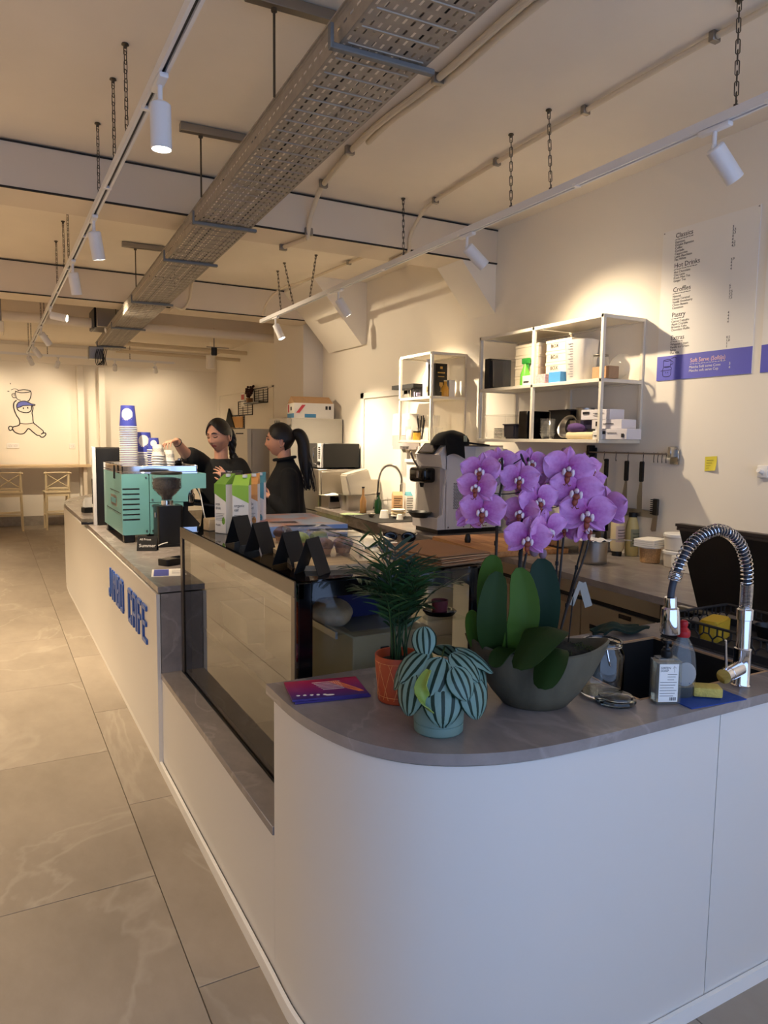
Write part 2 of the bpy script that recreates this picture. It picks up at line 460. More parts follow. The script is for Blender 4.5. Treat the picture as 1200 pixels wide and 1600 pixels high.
# ------------------------------------------------------------------ light tracks, chains, spotlights
def chain_geo(g, top, bot, hook=True):
    top, bot = V(top), V(bot); d = (bot - top); n = max(3, int(d.length / 0.034)); u = d.normalized()
    side = u.orthogonal().normalized(); w = u.cross(side)
    for i in range(n):
        c = top + d * ((i + .5) / n); a, b = (side, u) if i % 2 else (w, u)
        L = d.length / n * 0.72; r = 0.0075
        pts = [c + a * (r * cos(t)) + b * ((L - r) * (1 if sin(t) > 0 else -1) + r * sin(t)) for t in [2 * pi * (k + .5) / 10 for k in range(10)]]
        g.tube(pts, 0.0022, 4, closed=True)
    g.lathe([(0, 0), (0.014, 0), (0.016, -0.006), (0.006, -0.010), (0.004, -.02), (0, -.02)], 10, (top.x, top.y, CZ if abs(top.z - CZ) < .02 else top.z))
    return g
def track(name, label, p0, p1, hangs):
    p0, p1 = V(p0), V(p1); L = (p1 - p0).length; t = thing(name, label, 'light track', p0, atan2(-(p1 - p0).x, (p1 - p0).y))
    g = G(); h, w = 0.036, 0.036                       # extrusion: inverted U with a conductor slot underneath
    prof = [(-w / 2, 0), (-w / 2, h), (w / 2, h), (w / 2, 0), (.0065, 0), (.0065, .012), (.010, .012), (.010, .026), (-.010, .026), (-.010, .012), (-.0065, .012), (-.0065, 0)]
    a = [g.v((x, 0, z)) for x, z in prof]; b = [g.v((x, L, z)) for x, z in prof]
    for i in range(len(prof)):
        j = (i + 1) % len(prof); g.face([a[i], a[j], b[j], b[i]])
    g.make('rail', M_['lamp_white'], t)
    g = G(); g.box(-.0095, .0095, 0, L, .0125, .025); g.make('conductor', M_['black_plastic'], t)
    for y in (0, L):
        g = G(); g.box(-.0185, .0185, y - .012, y + .012, -.0005, .0365, .003, 1); g.make('end_cap', M_['white_plastic'], t)
    inv = MX.Rotation(-t.rotation_euler.z, 3, 'Z')
    for (x, y) in hangs:
        q = inv @ (V((x, y, 0)) - V((p0.x, p0.y, 0)))
        g = G(); chain_geo(g, (q.x, q.y, CZ - p0.z), (0, q.y + .0, h + .012))
        pts = [(0, q.y, h + .014), (.006, q.y, h + .022), (.004, q.y, h + .03)]
        g.tube(pts, .0022, 4); g.box(-.006, .006, q.y - .006, q.y + .006, h - .001, h + .014)
        g.make('hanging_chain', M_['chain'], t)
    for y in [k * 1.0 + .35 for k in range(int(L))]:
        g = G(); g.box(-.0195, .0195, y - .012, y + .012, -.003, .012, .002, 1); g.make('joiner', M_['white_plastic'], t)
    return t
TL0, TL1 = (0.565, 0.6, 2.83), (0.560, 12.3, 2.83)
TR0, TR1 = (2.49, -0.6, 2.83), (2.60, 7.55, 2.83)
track('light_track', 'long white light track on chains above the customer aisle', TL0, TL1, [(.565, 1.2), (.565, 3.364), (.565, 3.706), (.565, 4.25), (.562, 5.9), (.562, 6.25), (.562, 6.9), (.56, 8.6), (.56, 9.1), (.56, 11.2), (.56, 11.9)])
track('light_track', 'white light track on chains above the back counter, its end showing', TR0, TR1, [(2.52, .5), (2.51, 1.893), (2.51, 2.94), (2.53, 3.263), (2.55, 4.457), (2.64, 6.173), (2.50, 6.6), (2.56, 6.944)])
track('light_track', 'white light track hung before the back wall, washing it with light', (2.95, 13.3, 2.91), (-3.0, 13.3, 2.93), [(.9, 13.3), (2.2, 13.3), (-.8, 13.3)])
lens_mat = mat('lens_lit', (255, 240, 214), emit=22.0)
lens_off = mat('lens_dim', (200, 196, 186), 0.3)
def spotlight(label, loc, aim, on=True, power=1.0, cone=62, blend=.55, hgt=.15):
    """barrel lamp hung under a track at loc (underside of the track), pointing at aim (a point in the room)"""
    t = thing('track_spotlight', label, 'spotlight', loc, 0, 'track spotlights')
    g = G(); g.box(-.016, .016, -.07, .07, -.020, -.001, .006); g.make('adapter', M_['lamp_white'], t)
    piv = V((0, 0, -.075)); d = (V(aim) - (V(loc) + piv)).normalized()
    g = G(); g.cyl((0, 0, -.018), (0, 0, -.075), .009, n=10); g.ell((0, 0, -.075), .012, 10, 6); g.make('arm', M_['lamp_white'], t)
    x = d.orthogonal().normalized(); T = frame(piv + d * .004, x, d.cross(x)); 
    g = G(); g.T = T; r = .036
    g.lathe([(0, -.002), (r - .006, -.002), (r, .004), (r, hgt), (r - .002, hgt + .001), (r - .004, hgt), (r - .005, hgt - .005), (0, hgt - .005)], 28)
    g.make('barrel', M_['lamp_white'], t)
    g = G(); g.T = T; g.lathe([(0, hgt - .0045), (r - .006, hgt - .0045), (r - .006, hgt - .001), (0, hgt)], 24); g.make('lens', lens_mat if on else lens_off, t)
    if on:
        l = bpy.data.lights.new('lamp_beam', 'SPOT'); l.energy = SPOT_W * power; l.color = WARM; l.spot_size = radians(cone); l.spot_blend = blend; l.shadow_soft_size = .02
        o = bpy.data.objects.new('lamp_beam', l); COL.objects.link(o); o.parent = t
        o.matrix_local = frame(piv + d * (hgt + .012), x, (-d).cross(x))
    return t
def trk(y, a=TL0, b=TL1):
    k = (y - a[1]) / (b[1] - a[1]); return (a[0] + (b[0] - a[0]) * k, y, a[2])
spotlight('large barrel spotlight hanging straight down nearest on the aisle track', trk(2.69), (0.60, 2.74, 0), power=.10, cone=80, blend=1)
spotlight('glowing barrel spotlight second along the aisle track, pointing down', trk(4.49), (1.05, 4.95, 0), power=.50, cone=92, blend=1)
spotlight('glowing barrel spotlight third along the aisle track, pointing down', trk(5.66), (1.05, 6.2, 0), power=.60, cone=92, blend=1)
spotlight('nearly level spotlight fourth along the aisle track, lens to the right', trk(7.75), (3.5, 6.6, 2.2), power=.45, cone=64, blend=1)
spotlight('tilted spotlight fifth along the aisle track, lens glowing', trk(9.15), (1.6, 9.9, 1.4), power=.8, cone=70, blend=1)
spotlight('tilted spotlight sixth along the aisle track, by the far chain', trk(10.75), (1.7, 12.0, 1.5), power=.6, cone=70, blend=1)
spotlight('last tilted spotlight at the far end of the aisle track', trk(12.0), (1.3, 13.9, 1.4), power=.5, cone=70, blend=1)
spotlight('added fill spotlight on the back counter track, unseen outside the right edge of the picture', trk(.55, TR0, TR1), (3.5, .1, 1.9), power=.34, cone=100, blend=1)  # added lamp out of view; its bounce brightens the near right ceiling and wall
spotlight('spotlight on the back counter track turned to the menu boards', trk(1.98, TR0, TR1), (3.4, 1.75, 1.75), power=.075, cone=120, blend=1)
spotlight('spotlight on the back counter track turned to the large wall shelf', trk(3.68, TR0, TR1), (3.45, 3.48, 1.95), power=.22, cone=98, blend=.8)
spotlight('spotlight on the back counter track beside the large sloped bracket', trk(5.55, TR0, TR1), (3.40, 5.35, 1.5), power=.60, cone=92, blend=.8)
spotlight('spotlight at the free end of the back counter track, lens to camera', trk(7.1, TR0, TR1), (3.15, 6.7, 1.3), power=.60, cone=85, blend=.8)
for nm, x, ax in (('washer spotlight by the mural at the left of the back wall track', .18, -.2), ('washer spotlight right of the mural above the left stool', 1.06, .8), ('washer spotlight above the two wall casings on the back track', 1.95, 2.1), ('rightmost washer spotlight on the back wall track', 2.62, 3.0)):
    spotlight(nm, (x, 13.3, 2.91), (ax, 14.4, 1.9), power=.085, cone=105, blend=.8, hgt=.12)
for nm, x, ax in (('washer spotlight on the back track beyond the left edge', -.75, -.8), ('far left washer spotlight on the back track', -1.9, -2.0)):
    spotlight(nm, (x, 13.3, 2.915), (ax, 14.4, 1.9), power=.085, cone=105, blend=.8, hgt=.12)
# the room goes on to the left of the picture: unseen track and lamps added there for ambient bounce
TA0, TA1 = (-1.9, 0.6, 2.83), (-1.9, 12.3, 2.83)
track('light_track', 'added white light track over the seating side, unseen beyond the left edge', TA0, TA1, [(-1.9, 1.2), (-1.9, 6.0), (-1.9, 11.5)])
for i, y in enumerate((2.2, 4.4, 6.6, 8.8, 11.0)):
    spotlight('added unseen fill spotlight over the seating side, %s from the shop window' % ('first', 'second', 'third', 'fourth', 'fifth')[i], trk(y, TA0, TA1), (-1.6, y + .1, 0), power=(.6, 1.5, 2.1, 2.2, 1.9)[i], cone=(112, 112, 112, 104, 80)[i], blend=1)

# ------------------------------------------------------------------ perforated cable tray
t = thing('cable_tray', 'long perforated galvanised cable tray hung under the ceiling', 'cable tray', (0.93, 0.9, 2.80), -atan2(.40, 9.6))
TWD, TLN, THT = 0.30, 9.95, 0.09
def perf_sheet(g, u0, u1, nu, v0, v1, pitch, sl, sw, P):
    """sheet in (u,v) with slots sl x sw; P maps (u,v) to a point"""
    cu = (u1 - u0) / nu; nv = int((v1 - v0) / pitch)
    for j in range(nv):
        for i in range(nu):
            a0, b0 = u0 + i * cu, v0 + j * pitch; us = (a0, a0 + (cu - sw) / 2, a0 + (cu + sw) / 2, a0 + cu)
            q = pitch * (.5 if 0 else 0); vs = (b0, b0 + (pitch - sl) / 2, b0 + (pitch + sl) / 2, b0 + pitch)
            for x in range(3):
                for y in range(3):
                    if x == 1 and y == 1: continue
                    g.quad(P(us[x], vs[y]), P(us[x + 1], vs[y]), P(us[x + 1], vs[y + 1]), P(us[x], vs[y + 1]))
g = G(); perf_sheet(g, 0, TWD, 11, 0, TLN, .05, .026, .0075, lambda u, v: (u, v, 0))
bmesh.ops.remove_doubles(g.bm, verts=g.bm.verts, dist=1e-5)
for k in range(int(TLN / .10)): g.tube([(.02, k * .1, -.0005), (TWD - .02, k * .1, -.0005)], .003, 5)
g.make('tray_bottom', M_['galv'], t, fix=False)
for x, nm in ((0, 'left'), (TWD, 'right')):
    g = G(); perf_sheet(g, 0.012, THT - .012, 1, 0, TLN, .05, .026, .0075, lambda u, v: (x, v, u))
    g.box(x - .001, x + .001, 0, TLN, 0, .012); g.box(x - .001, x + .001, 0, TLN, THT - .012, THT); g.box(x - .008, x + .008, 0, TLN, THT - .002, THT + .003)
    g.make('side_rail', M_['galv'], t, fix=False)
for k, (x, r) in enumerate(((.06, .010), (.10, .007), (.17, .012), (.22, .008))):
    g = G(); g.tube(spline([(x + .015 * sin(3 * i + k), i * .9, r + .002) for i in range(int(TLN / .9) + 1)], 3), r, 6); g.make('cable', M_['black_plastic'] if k % 2 else M_['steel_dull'], t)
steel_b = mat('bracket_steel', (118, 120, 120), .5, metal=.3)
for y in (1.22, 3.25, 4.2, 5.9, 7.6, 9.4):            # hangers: rail under the tray and a rod each side up to a ceiling channel
    g = G(); g.box(-.03, TWD + .03, y - .012, y + .012, -.022, -.004, .003, 1); g.box(-.034, -.022, y - .012, y + .012, -.022, .05, .002, 1); g.make('support_rail', steel_b, t)
for y in (1.83, 3.11, 5.71, 7.3):
    zc = CZ - 2.80
    g = G(); g.box(-.12, TWD + .10, y - .02, y + .02, zc - .045, zc - .004, .002, 1)
    g.make('ceiling_channel', M_['steel_dull'], t)
    for x in (-.012, TWD + .012):
        g = G(); g.cyl((x, y, zc - .05), (x, y, THT - .005), .005, n=6); g.lathe([(0, 0), (.012, 0), (.012, .012), (0, .012)], 6, (x, y, zc - .062)); g.make('threaded_rod', M_['chain'], t)

# ------------------------------------------------------------------ conduits on the ceiling
def conduit(name, label, pts, r, clips, k=6, m='conduit'):
    t = thing(name, label, 'conduit', (0, 0, 0))
    g = G(); g.tube(spline(pts, k), r, 10); g.make('pipe', M_[m], t)
    for c in clips:
        g = G(); g.box(c[0] - r * 1.7, c[0] + r * 1.7, c[1] - .014, c[1] + .014, c[2] - r * 1.5, c[2] + r * 1.6, .003, 1); g.make('clip', M_['steel_dull'], t)
    return t
zc = CZ - .022
conduit('ceiling_conduit', 'paired cream conduit clipped to the ceiling right of the cable tray', [(1.80, .4, zc), (1.80, 1.6, zc), (1.81, 2.3, zc), (1.84, 2.92, zc), (1.83, 3.4, zc), (1.85, 3.78, zc), (1.93, 4.35, zc), (1.95, 4.52, 3.20), (1.95, 4.66, 3.08), (1.95, 4.70, 2.98), (1.96, 4.73, 2.965)], .016, [(1.84, 2.92, zc), (1.85, 3.85, zc), (1.94, 4.42, zc), (1.955, 4.70, 3.0)])
conduit('ceiling_conduit', 'second cream conduit running beside the first to the beam', [(1.855, .4, zc), (1.855, 1.6, zc), (1.86, 2.3, zc), (1.885, 2.92, zc), (1.87, 3.4, zc), (1.89, 3.7, zc)], .015, [])
conduit('ceiling_conduit', 'thin conduit crossing the ceiling above the back counter track', [(2.62, .3, zc), (2.63, 1.2, zc), (2.62, 2.08, zc), (2.64, 2.82, zc), (2.67, 3.57, zc), (2.73, 4.35, zc), (2.74, 4.55, 3.18), (2.745, 4.69, 3.08), (2.745, 4.70, 2.99), (2.75, 4.78, 2.97), (2.76, 5.02, 2.97)], .013, [(2.62, 2.08, zc), (2.64, 2.82, zc), (2.67, 3.57, zc), (2.73, 4.33, zc)])
conduit('ceiling_conduit', 'short bent conduit under the near beam beside the cable tray', [(1.96, 4.75, 2.968), (1.90, 5.06, 2.968)], .016, [(1.90, 5.04, 2.968)], 2)
conduit('ceiling_conduit', 'conduit looping down the face of the second beam', [(1.86, 5.3, zc), (1.83, 6.4, zc), (1.86, 7.3, zc), (1.88, 7.6, 3.18), (1.88, 7.74, 3.02), (1.82, 7.76, 2.93), (1.72, 7.72, 2.935), (1.70, 7.82, 2.915)], .014, [(1.845, 6.7, zc)])
conduit('ceiling_conduit', 'conduit curving over the sloped bracket to the track end', [(3.05, 5.2, zc), (2.98, 6.2, zc), (2.86, 6.9, 3.19), (2.70, 7.2, 3.14), (2.62, 7.4, 3.04), (2.60, 7.5, 2.90)], .012, [(2.98, 6.2, zc)])
conduit('ventilation_duct', 'round pale duct crossing the room behind the second beam', [(-3.3, 9.6, 2.98), (0, 9.6, 2.98), (4.0, 9.62, 2.97)], .06, [], 1, 'ceiling_paint')
conduit('heating_pipe', 'thin pale pipe along the rear ceiling', [(1.9, 12.4, 3.10), (4.0, 12.4, 3.08)], .035, [], 1, 'conduit')
conduit('heating_pipe', 'second thin pale pipe along the rear ceiling, lower', [(1.9, 12.8, 3.02), (4.0, 12.8, 3.0)], .03, [], 1, 'conduit')
# projector-like unit and fan box behind the second beam
t = thing('ceiling_fan_coil', 'grey fan coil unit hung by the cable tray behind the second beam', 'air unit', (1.33, 9.3, 2.90))
g = G(); g.box(-.16, .22, 0, .5, 0, .22, .008, 1); g.make('casing', M_['steel_dull'], t)
g = G(); g.box(-.185, -.155, .02, .48, -.005, .225, .006, 1); g.make('outlet_flange', M_['black_metal'], t)
g = G(); g.lathe([(0, -.06), (.03, -.06), (.045, -.03), (.045, 0), (0, 0)], 14, (-.02, .08, 0)); g.make('drain_cup', M_['white_plastic'], t)
t = thing('junction_box', 'tangle of cables and a junction box by the tray end', 'junction box', (1.30, 10.2, 2.61))
g = G(); g.box(-.12, .06, 0, .12, 0, .16, .006, 1); g.make('box_body', M_['steel_dull'], t)
for k in range(7):
    g = G(); g.tube(spline([(-.02 + .02 * k, -.005, .13), (-.05 + .02 * k, -.05, .02 + .02 * sin(k * 2)), (.02 * k - .03, -.03, -.08), (.05, -.01, -.01 + .015 * k)], 5), .005, 5); g.make('loose_cable', M_['black_plastic'], t)
t = thing('ceiling_air_unit', 'pale grey unit at the left edge under the second beam', 'air unit', (-.16, 9.0, 2.72))
g = G(); g.box(0, .35, 0, .35, 0, .12, .01, 1); g.make('front_panel', M_['ceiling_paint'], t)
g = G(); g.box(.02, .33, .05, .3, .13, .38, .01, 1); g.make('casing', M_['galv'], t)
t = thing('ceiling_downlight', 'white cylinder downlight under the rear ceiling', 'downlight', (3.42, 12.6, 2.80))
g = G(); g.lathe([(0, 0), (.075, 0), (.08, .01), (.08, .22), (0, .22)], 22); g.cyl((0, 0, .22), (0, 0, .45), .008, n=8); g.make('can', M_['white_paint'], t)
t = thing('security_camera', 'small black device on a bracket beneath the rear beam', 'camera', (2.68, 9.7, 2.80))
g = G(); g.lathe([(0, -.10), (.035, -.10), (.04, -.08), (.04, 0), (0, 0)], 14); g.make('housing', M_['black_plastic'], t)
g = G(); g.box(-.10, .20, -.012, .012, 0, .012); g.cyl((0, 0, 0), (0, 0, .25), .008, n=8); g.make('bracket', M_['steel_dull'], t)
# ------------------------------------------------------------------ service counter
WT = 0.90
def ribbon(g, path, z0, z1, th):
    """upright board following a plan path, th thick to the right of the walking direction"""
    path = [V((p[0], p[1])) for p in path]; inner = []
    for i, p in enumerate(path):
        d = (path[min(i + 1, len(path) - 1)] - path[max(i - 1, 0)]).normalized(); inner.append(p + V((d.y, -d.x)) * th)
    o0 = [g.v((p.x, p.y, z0)) for p in path]; o1 = [g.v((p.x, p.y, z1)) for p in path]
    i0 = [g.v((p.x, p.y, z0)) for p in inner]; i1 = [g.v((p.x, p.y, z1)) for p in inner]
    for k in range(len(path) - 1):
        g.face([o0[k], o0[k + 1], o1[k + 1], o1[k]]); g.face([i0[k + 1], i0[k], i1[k], i1[k + 1]])
        g.face([o1[k], o1[k + 1], i1[k + 1], i1[k]]); g.face([o0[k + 1], o0[k], i0[k], i0[k + 1]])
    g.face([o0[0], o1[0], i1[0], i0[0]]); g.face([o0[-1], i0[-1], i1[-1], o1[-1]])
def arc2(pts, k=8): return [(p.x, p.y) for p in spline([(x, y, 0) for x, y in pts], k)]
NEARC = arc2([(.685, 1.9), (.685, 1.72), (.705, 1.58), (.748, 1.455), (.83, 1.352), (.945, 1.285), (1.08, 1.248), (1.25, 1.235), (1.45, 1.235)], 6)
NEAR_PATH = NEARC + [(1.73, 1.2365), (2.9, 1.245)]
FAR_PATH = [(1.34, 9.56)] + arc2([(1.1, 9.52), (.87, 9.10), (.722, 8.60), (.685, 8.05), (.685, 7.4)], 5) + [(.685, 3.45)]
ct = thing('service_counter', 'long white service counter with rounded ends and blue lettering', 'counter', (0, 0, 0))
def toC(o): o.parent = ct; return o
g = G(); ribbon(g, FAR_PATH[::-1], .035, .865, -.02); g.make('front_panel', M_['counter_white'], ct)
g = G(); ribbon(g, [(.685, 3.45), (.685, 1.897)], .035, .455, -.02); g.make('front_panel', M_['counter_white'], ct)
g = G(); ribbon(g, [(.685, 1.896)] + NEARC[1:] + [(1.728, 1.2365)], .035, .865, -.02); g.make('front_panel', M_['counter_white'], ct)
g = G(); ribbon(g, [(1.731, 1.2365), (2.9, 1.245)], .035, .865, -.02); g.make('front_panel', M_['counter_white'], ct)
off = lambda P, d: [(x + d[0], y + d[1]) for x, y in P]
g = G(); ribbon(g, (FAR_PATH + NEAR_PATH)[::-1], 0.0, .045, -.012); plinth = g.make('plinth', M_['white_paint'], ct); plinth.location = (-.006, -.003, 0)
# stone reveal round the cake display
g = G(); g.box(.682, 1.44, 3.45, 3.475, .48, .865); g.box(.680, .79, 1.90, 3.45, .455, .4825, .002, 1); g.box(.70, .79, 1.885, 1.897, .48, .865)
g.make('stone_reveal', WORK, ct)
g = G(); g.box(.79, 1.44, 1.98, 3.45, .40, .455); g.make('display_base', M_['black_matte'], ct)
g = G(); g.box(1.30, 1.33, 3.5, 9.4, .1, .86); g.box(.9, 1.33, 9.3, 9.34, .1, .86); g.box(1.40, 1.42, 1.9, 3.45, .05, .45); g.make('staff_side_panel', M_['counter_white'], ct)
# raised lettering, built from bars
def letters():
    z0, h, s = .565, .195, .024
    def bars(L):
        return {'J': [(.55, .75, .12, 1), (.0, .55, 0, .13), (0, .2, .0, .28)], 'I': [(.35, .65, 0, 1)],
                'M': [(0, .2, 0, 1), (.8, 1, 0, 1), (.2, .4, .62, .95), (.6, .8, .62, .95), (.4, .6, .45, .75)],
                'B': [(0, .24, 0, 1), (.24, .8, 0, .13), (.24, .8, .87, 1), (.24, .8, .44, .57), (.76, 1, .1, .46), (.76, 1, .54, .9)],
                'O': [(0, .24, .08, .92), (.76, 1, .08, .92), (.1, .9, 0, .14), (.1, .9, .86, 1)],
                'C': [(0, .26, .06, .94), (.1, 1, 0, .14), (.1, 1, .86, 1), (.74, 1, .14, .28), (.74, 1, .72, .86)],
                'A': [(0, .24, 0, .92), (.76, 1, 0, .92), (.1, .9, .86, 1), (.24, .76, .36, .48)],
                'F': [(0, .26, 0, 1), (.26, 1, .87, 1), (.26, .9, .46, .59)],
                'E': [(0, .26, 0, 1), (.26, 1, .87, 1), (.26, .9, .45, .58), (.26, 1, 0, .13)]}[L]
    pos = [('J', 4.965, .095), ('I', 4.85, .07), ('M', 4.765, .13), ('B', 4.62, .10), ('O', 4.50, .11), ('C', 4.215, .115), ('A', 4.075, .125), ('F', 3.92, .10), ('E', 3.79, .115)]
    for L, y, w in pos:
        g = G()
        for a, b, c, d in bars(L): g.box(.654, .6845, y - b * w, y - a * w, z0 + c * h, z0 + d * h, .003, 1)
        g.make('letter', M_['blue_letter'], ct)['label'] = 'raised blue letter %s' % L
letters()
def slab(name, label, polys, z0=.872, z1=WT, m=None, b=.003):
    t = thing(name, label, 'worktop', (0, 0, 0))
    for i, p in enumerate(polys):
        g = G(); g.prism(p, z0, z1); g.make('stone_slab', m or WORK, t)
    return t
def gout(P, d):      # push a path outwards (to the left of its walking direction)
    P = [V(p) for p in P]; o = []
    for i, p in enumerate(P):
        t = (P[min(i + 1, len(P) - 1)] - P[max(i - 1, 0)]).normalized(); o.append((p.x - d * -t.y * -1, p.y - d * t.x * 1)) if 0 else o.append((p.x + t.y * d, p.y - t.x * d))
    return o
nw = gout(NEARC, .012)
SK = (1.545, 2.10, 1.352, 1.79)
slab('counter_worktop', 'grey stone worktop of the rounded near end under the plants', [
    [(.673, 1.93)] + nw + [(SK[0], 1.223), (SK[0], 1.93)],
    [(SK[0], 1.223), (2.9, 1.232), (2.9, SK[2]), (SK[0], SK[2])],
    [(SK[0], SK[3]), (2.9, SK[3]), (2.9, 1.93), (SK[0], 1.93)],
    [(SK[1], SK[2]), (2.9, SK[2]), (2.9, SK[3]), (SK[1], SK[3])]])
fw = [(x, y) for x, y in gout(FAR_PATH, .012)]
slab('counter_worktop', 'grey stone worktop of the far counter under the coffee machine', [[(min(x, 1.36), y) for x, y in fw] + [(.673, 3.45), (1.36, 3.45), (1.36, 9.53)]])
# black sink
t = thing('sink_basin', 'black sink sunk in the near worktop behind the tap', 'sink', (0, 0, 0))
g = G(); a, b, c, d = SK; h = .66
for bx in ((a, a + .006, c, d, h, .895), (b - .006, b, c, d, h, .895), (a, b, c, c + .006, h, .895), (a, b, d - .006, d, h, .895), (a, b, c, d, h - .006, h)): g.box(*bx)
g.make('basin', M_['black_matte'], t)
g = G(); g.lathe([(0, 0), (.04, 0), (.045, .004), (.03, .006), (0, .003)], 20, (1.85, 1.57, h)); g.make('drain', M_['steel'], t)
g = G()
for bx in ((a - .004, a + .004, c - .004, d + .004), (b - .004, b + .004, c - .004, d + .004), (a, b, c - .004, c + .004), (a, b, d - .004, d + .004)): g.box(*bx, WT - .006, WT + .001)
g.make('sink_rim', M_['cardboard'], t)

# ------------------------------------------------------------------ cake display
X0, X1, Y0, Y1, Z0, Z1 = .79, 1.47, 1.975, 3.44, .457, 1.175
t = thing('cake_display', 'black framed glass cake display set into the counter', 'display case', (0, 0, 0))
F = M_['black_gloss']
for nm, bx in (('corner_post', (X0, X0 + .045, Y0, Y0 + .02, Z0, Z1)), ('corner_post', (X1 - .05, X1, Y0, Y0 + .02, Z0, Z1)), ('corner_post', (X0, X0 + .03, Y1 - .03, Y1, Z0, Z1)), ('corner_post', (X1 - .05, X1, Y1 - .03, Y1, Z0, Z1))):
    g = G(); g.box(*bx, .003, 1); g.make(nm, F, t)
g = G(); g.T = MX(((1, 0, 0, 0), (0, 0, 1, 0), (0, 1, 0, 0), (0, 0, 0, 1)))       # printed black border on the end glass, rounded inside corners
o = [(X0 + .045, Z0), (X1 - .05, Z0), (X1 - .05, Z1 - .002), (X0 + .045, Z1 - .002)]
inn = rrect(X0 + .047, X1 - .052, Z0 + .05, Z1 - .05, .03, 4)
ov = [(X1 - .05, Z0), (X1 - .05, Z1), (X0 + .045, Z1), (X0 + .045, Z0)]
for q in range(4):
    ks = inn[q * 5:(q + 1) * 5]; c = ov[q]
    cv = (c[0], Y0 + .003, c[1])
    for i in range(4): g.face([g.v((c[0], c[1], Y0 + .003)), g.v((ks[i][0], ks[i][1], Y0 + .003)), g.v((ks[i + 1][0], ks[i + 1][1], Y0 + .003))])
    nx = inn[((q + 1) * 5) % 20]; c2 = ov[(q + 1) % 4]
    g.face([g.v((c[0], c[1], Y0 + .003)), g.v((ks[4][0], ks[4][1], Y0 + .003)), g.v((nx[0], nx[1], Y0 + .003)), g.v((c2[0], c2[1], Y0 + .003))])
bmesh.ops.remove_doubles(g.bm, verts=g.bm.verts, dist=1e-5)
bmesh.ops.solidify(g.bm, geom=g.bm.faces[:], thickness=.002)
g.make('end_border', F, t)
for bx in ((X0, X0 + .02, Y0, Y1, Z1 - .05, Z1), (X1 - .03, X1, Y0, Y1, Z1 - .06, Z1), (X0, X1, Y1 - .02, Y1, Z1 - .04, Z1), (X0 - .004, X0 + .014, Y0, Y1, Z0, Z0 + .035), (X1 - .03, X1, Y0, Y1, Z0, Z0 + .05)):
    g = G(); g.box(*bx, .002, 1); g.make('rail', F, t)
DISPLAY_FRONT = pane('display_front_glass', (.62, .62, .58), 3.4)
g = G(); g.box(X0 - .006, X0 - .0005, Y0, Y1, Z0 + .03, Z1); g.make('front_glass', DISPLAY_FRONT, t)
tr_ = mat('trim_bronze', (74, 62, 48), .28)
for bx in ((X0 - .012, X0 - .0065, Y0, Y1, Z1 - .042, Z1 + .006), (X0 - .012, X0 - .0065, Y0 - .002, Y0 + .028, Z0, Z1 - .042), (X0 - .012, X0 - .0065, Y1 - .04, Y1, Z0, Z1 - .042)):
    g = G(); g.box(*bx, .001, 1); g.make('front_trim', tr_, t)
g = G(); g.box(X0 - .014, X0 - .0065, Y0, Y1, Z0, Z0 + .03, .001, 1); g.make('front_trim', M_['black_metal'], t)
g = G(); g.box(X0 + .04, X1 - .04, Y0 - .002, Y0 + .0025, Z0, Z1 - .003); g.make('end_glass', pane('end_glass_pane', (.9, .92, .91), 1.4), t)
g = G(); g.box(X0, X1, Y0, Y1, Z1, Z1 + .006); g.make('top_glass', pane('display_top_glass', (.55, .55, .54), 1.7), t)
g = G(); g.box(X0 + .02, X1 - .02, Y0 + .03, Y1 - .03, Z0, Z0 + .02); g.make('deck', M_['steel_dull'], t)
for z, xa in ((.993, .93), (.70, .86)):
    g = G(); g.box(xa, X1 - .05, Y0 + .03, Y1 - .03, z, z + .006); g.make('glass_shelf', GLASS, t)
    g = G(); g.box(xa - .004, xa + .004, Y0 + .03, Y1 - .03, z - .012, z + .010); g.make('shelf_edge', M_['steel'], t)
for y in (2.75,):
    g = G(); g.box(X1 - .02, X1 - .012, Y0 + .02, y, Z0 + .05, Z1 - .06); g.box(X1 - .010, X1 - .002, y - .05, Y1 - .02, Z0 + .05, Z1 - .06); g.make('sliding_door', GLASS, t)
# things inside the display
def crate(name, label, loc, sx, sy, sz, m, cells=False, rz=0, cat='bin', group=None):
    t = thing(name, label, cat, loc, rz, group); w = .004
    g = G(); e = .012
    def side(ax, p, n):
        pass
    b = [(-sx, sx), (-sy, sy)]
    lo = [V((x * .92, y * .92, 0)) for x, y in ((-sx, -sy), (sx, -sy), (sx, sy), (-sx, sy))]; hi = [V((x, y, sz)) for x, y in ((-sx, -sy), (sx, -sy), (sx, sy), (-sx, sy))]
    for i in range(4):
        j = (i + 1) % 4
        g.surf(lambda u, v: (lo[i].lerp(lo[j], u)).lerp(hi[i].lerp(hi[j], u), v), 1, 1)
    g.face([g.v(p) for p in lo])
    bmesh.ops.remove_doubles(g.bm, verts=g.bm.verts, dist=1e-5); bmesh.ops.recalc_face_normals(g.bm, faces=g.bm.faces)
    bmesh.ops.solidify(g.bm, geom=g.bm.faces[:], thickness=w)
    g.make('body', m, t)
    g = G(); o = [hi[i] for i in range(4)]
    g.tube([p for p in o], .006, 6, closed=True); g.make('rim', m, t)
    if cells:
        for k in range(4):
            pass
    return t
crate('blue_bin', 'dark blue plastic bin on the display shelf beside the palm', (1.10, 2.30, 1.0), .10, .14, .115, M_["blue_bin"])
crate('blue_bin', 'second dark blue bin on the display shelf, further right', (1.30, 2.42, 1.0), .08, .13, .13, M_['blue_bin'])
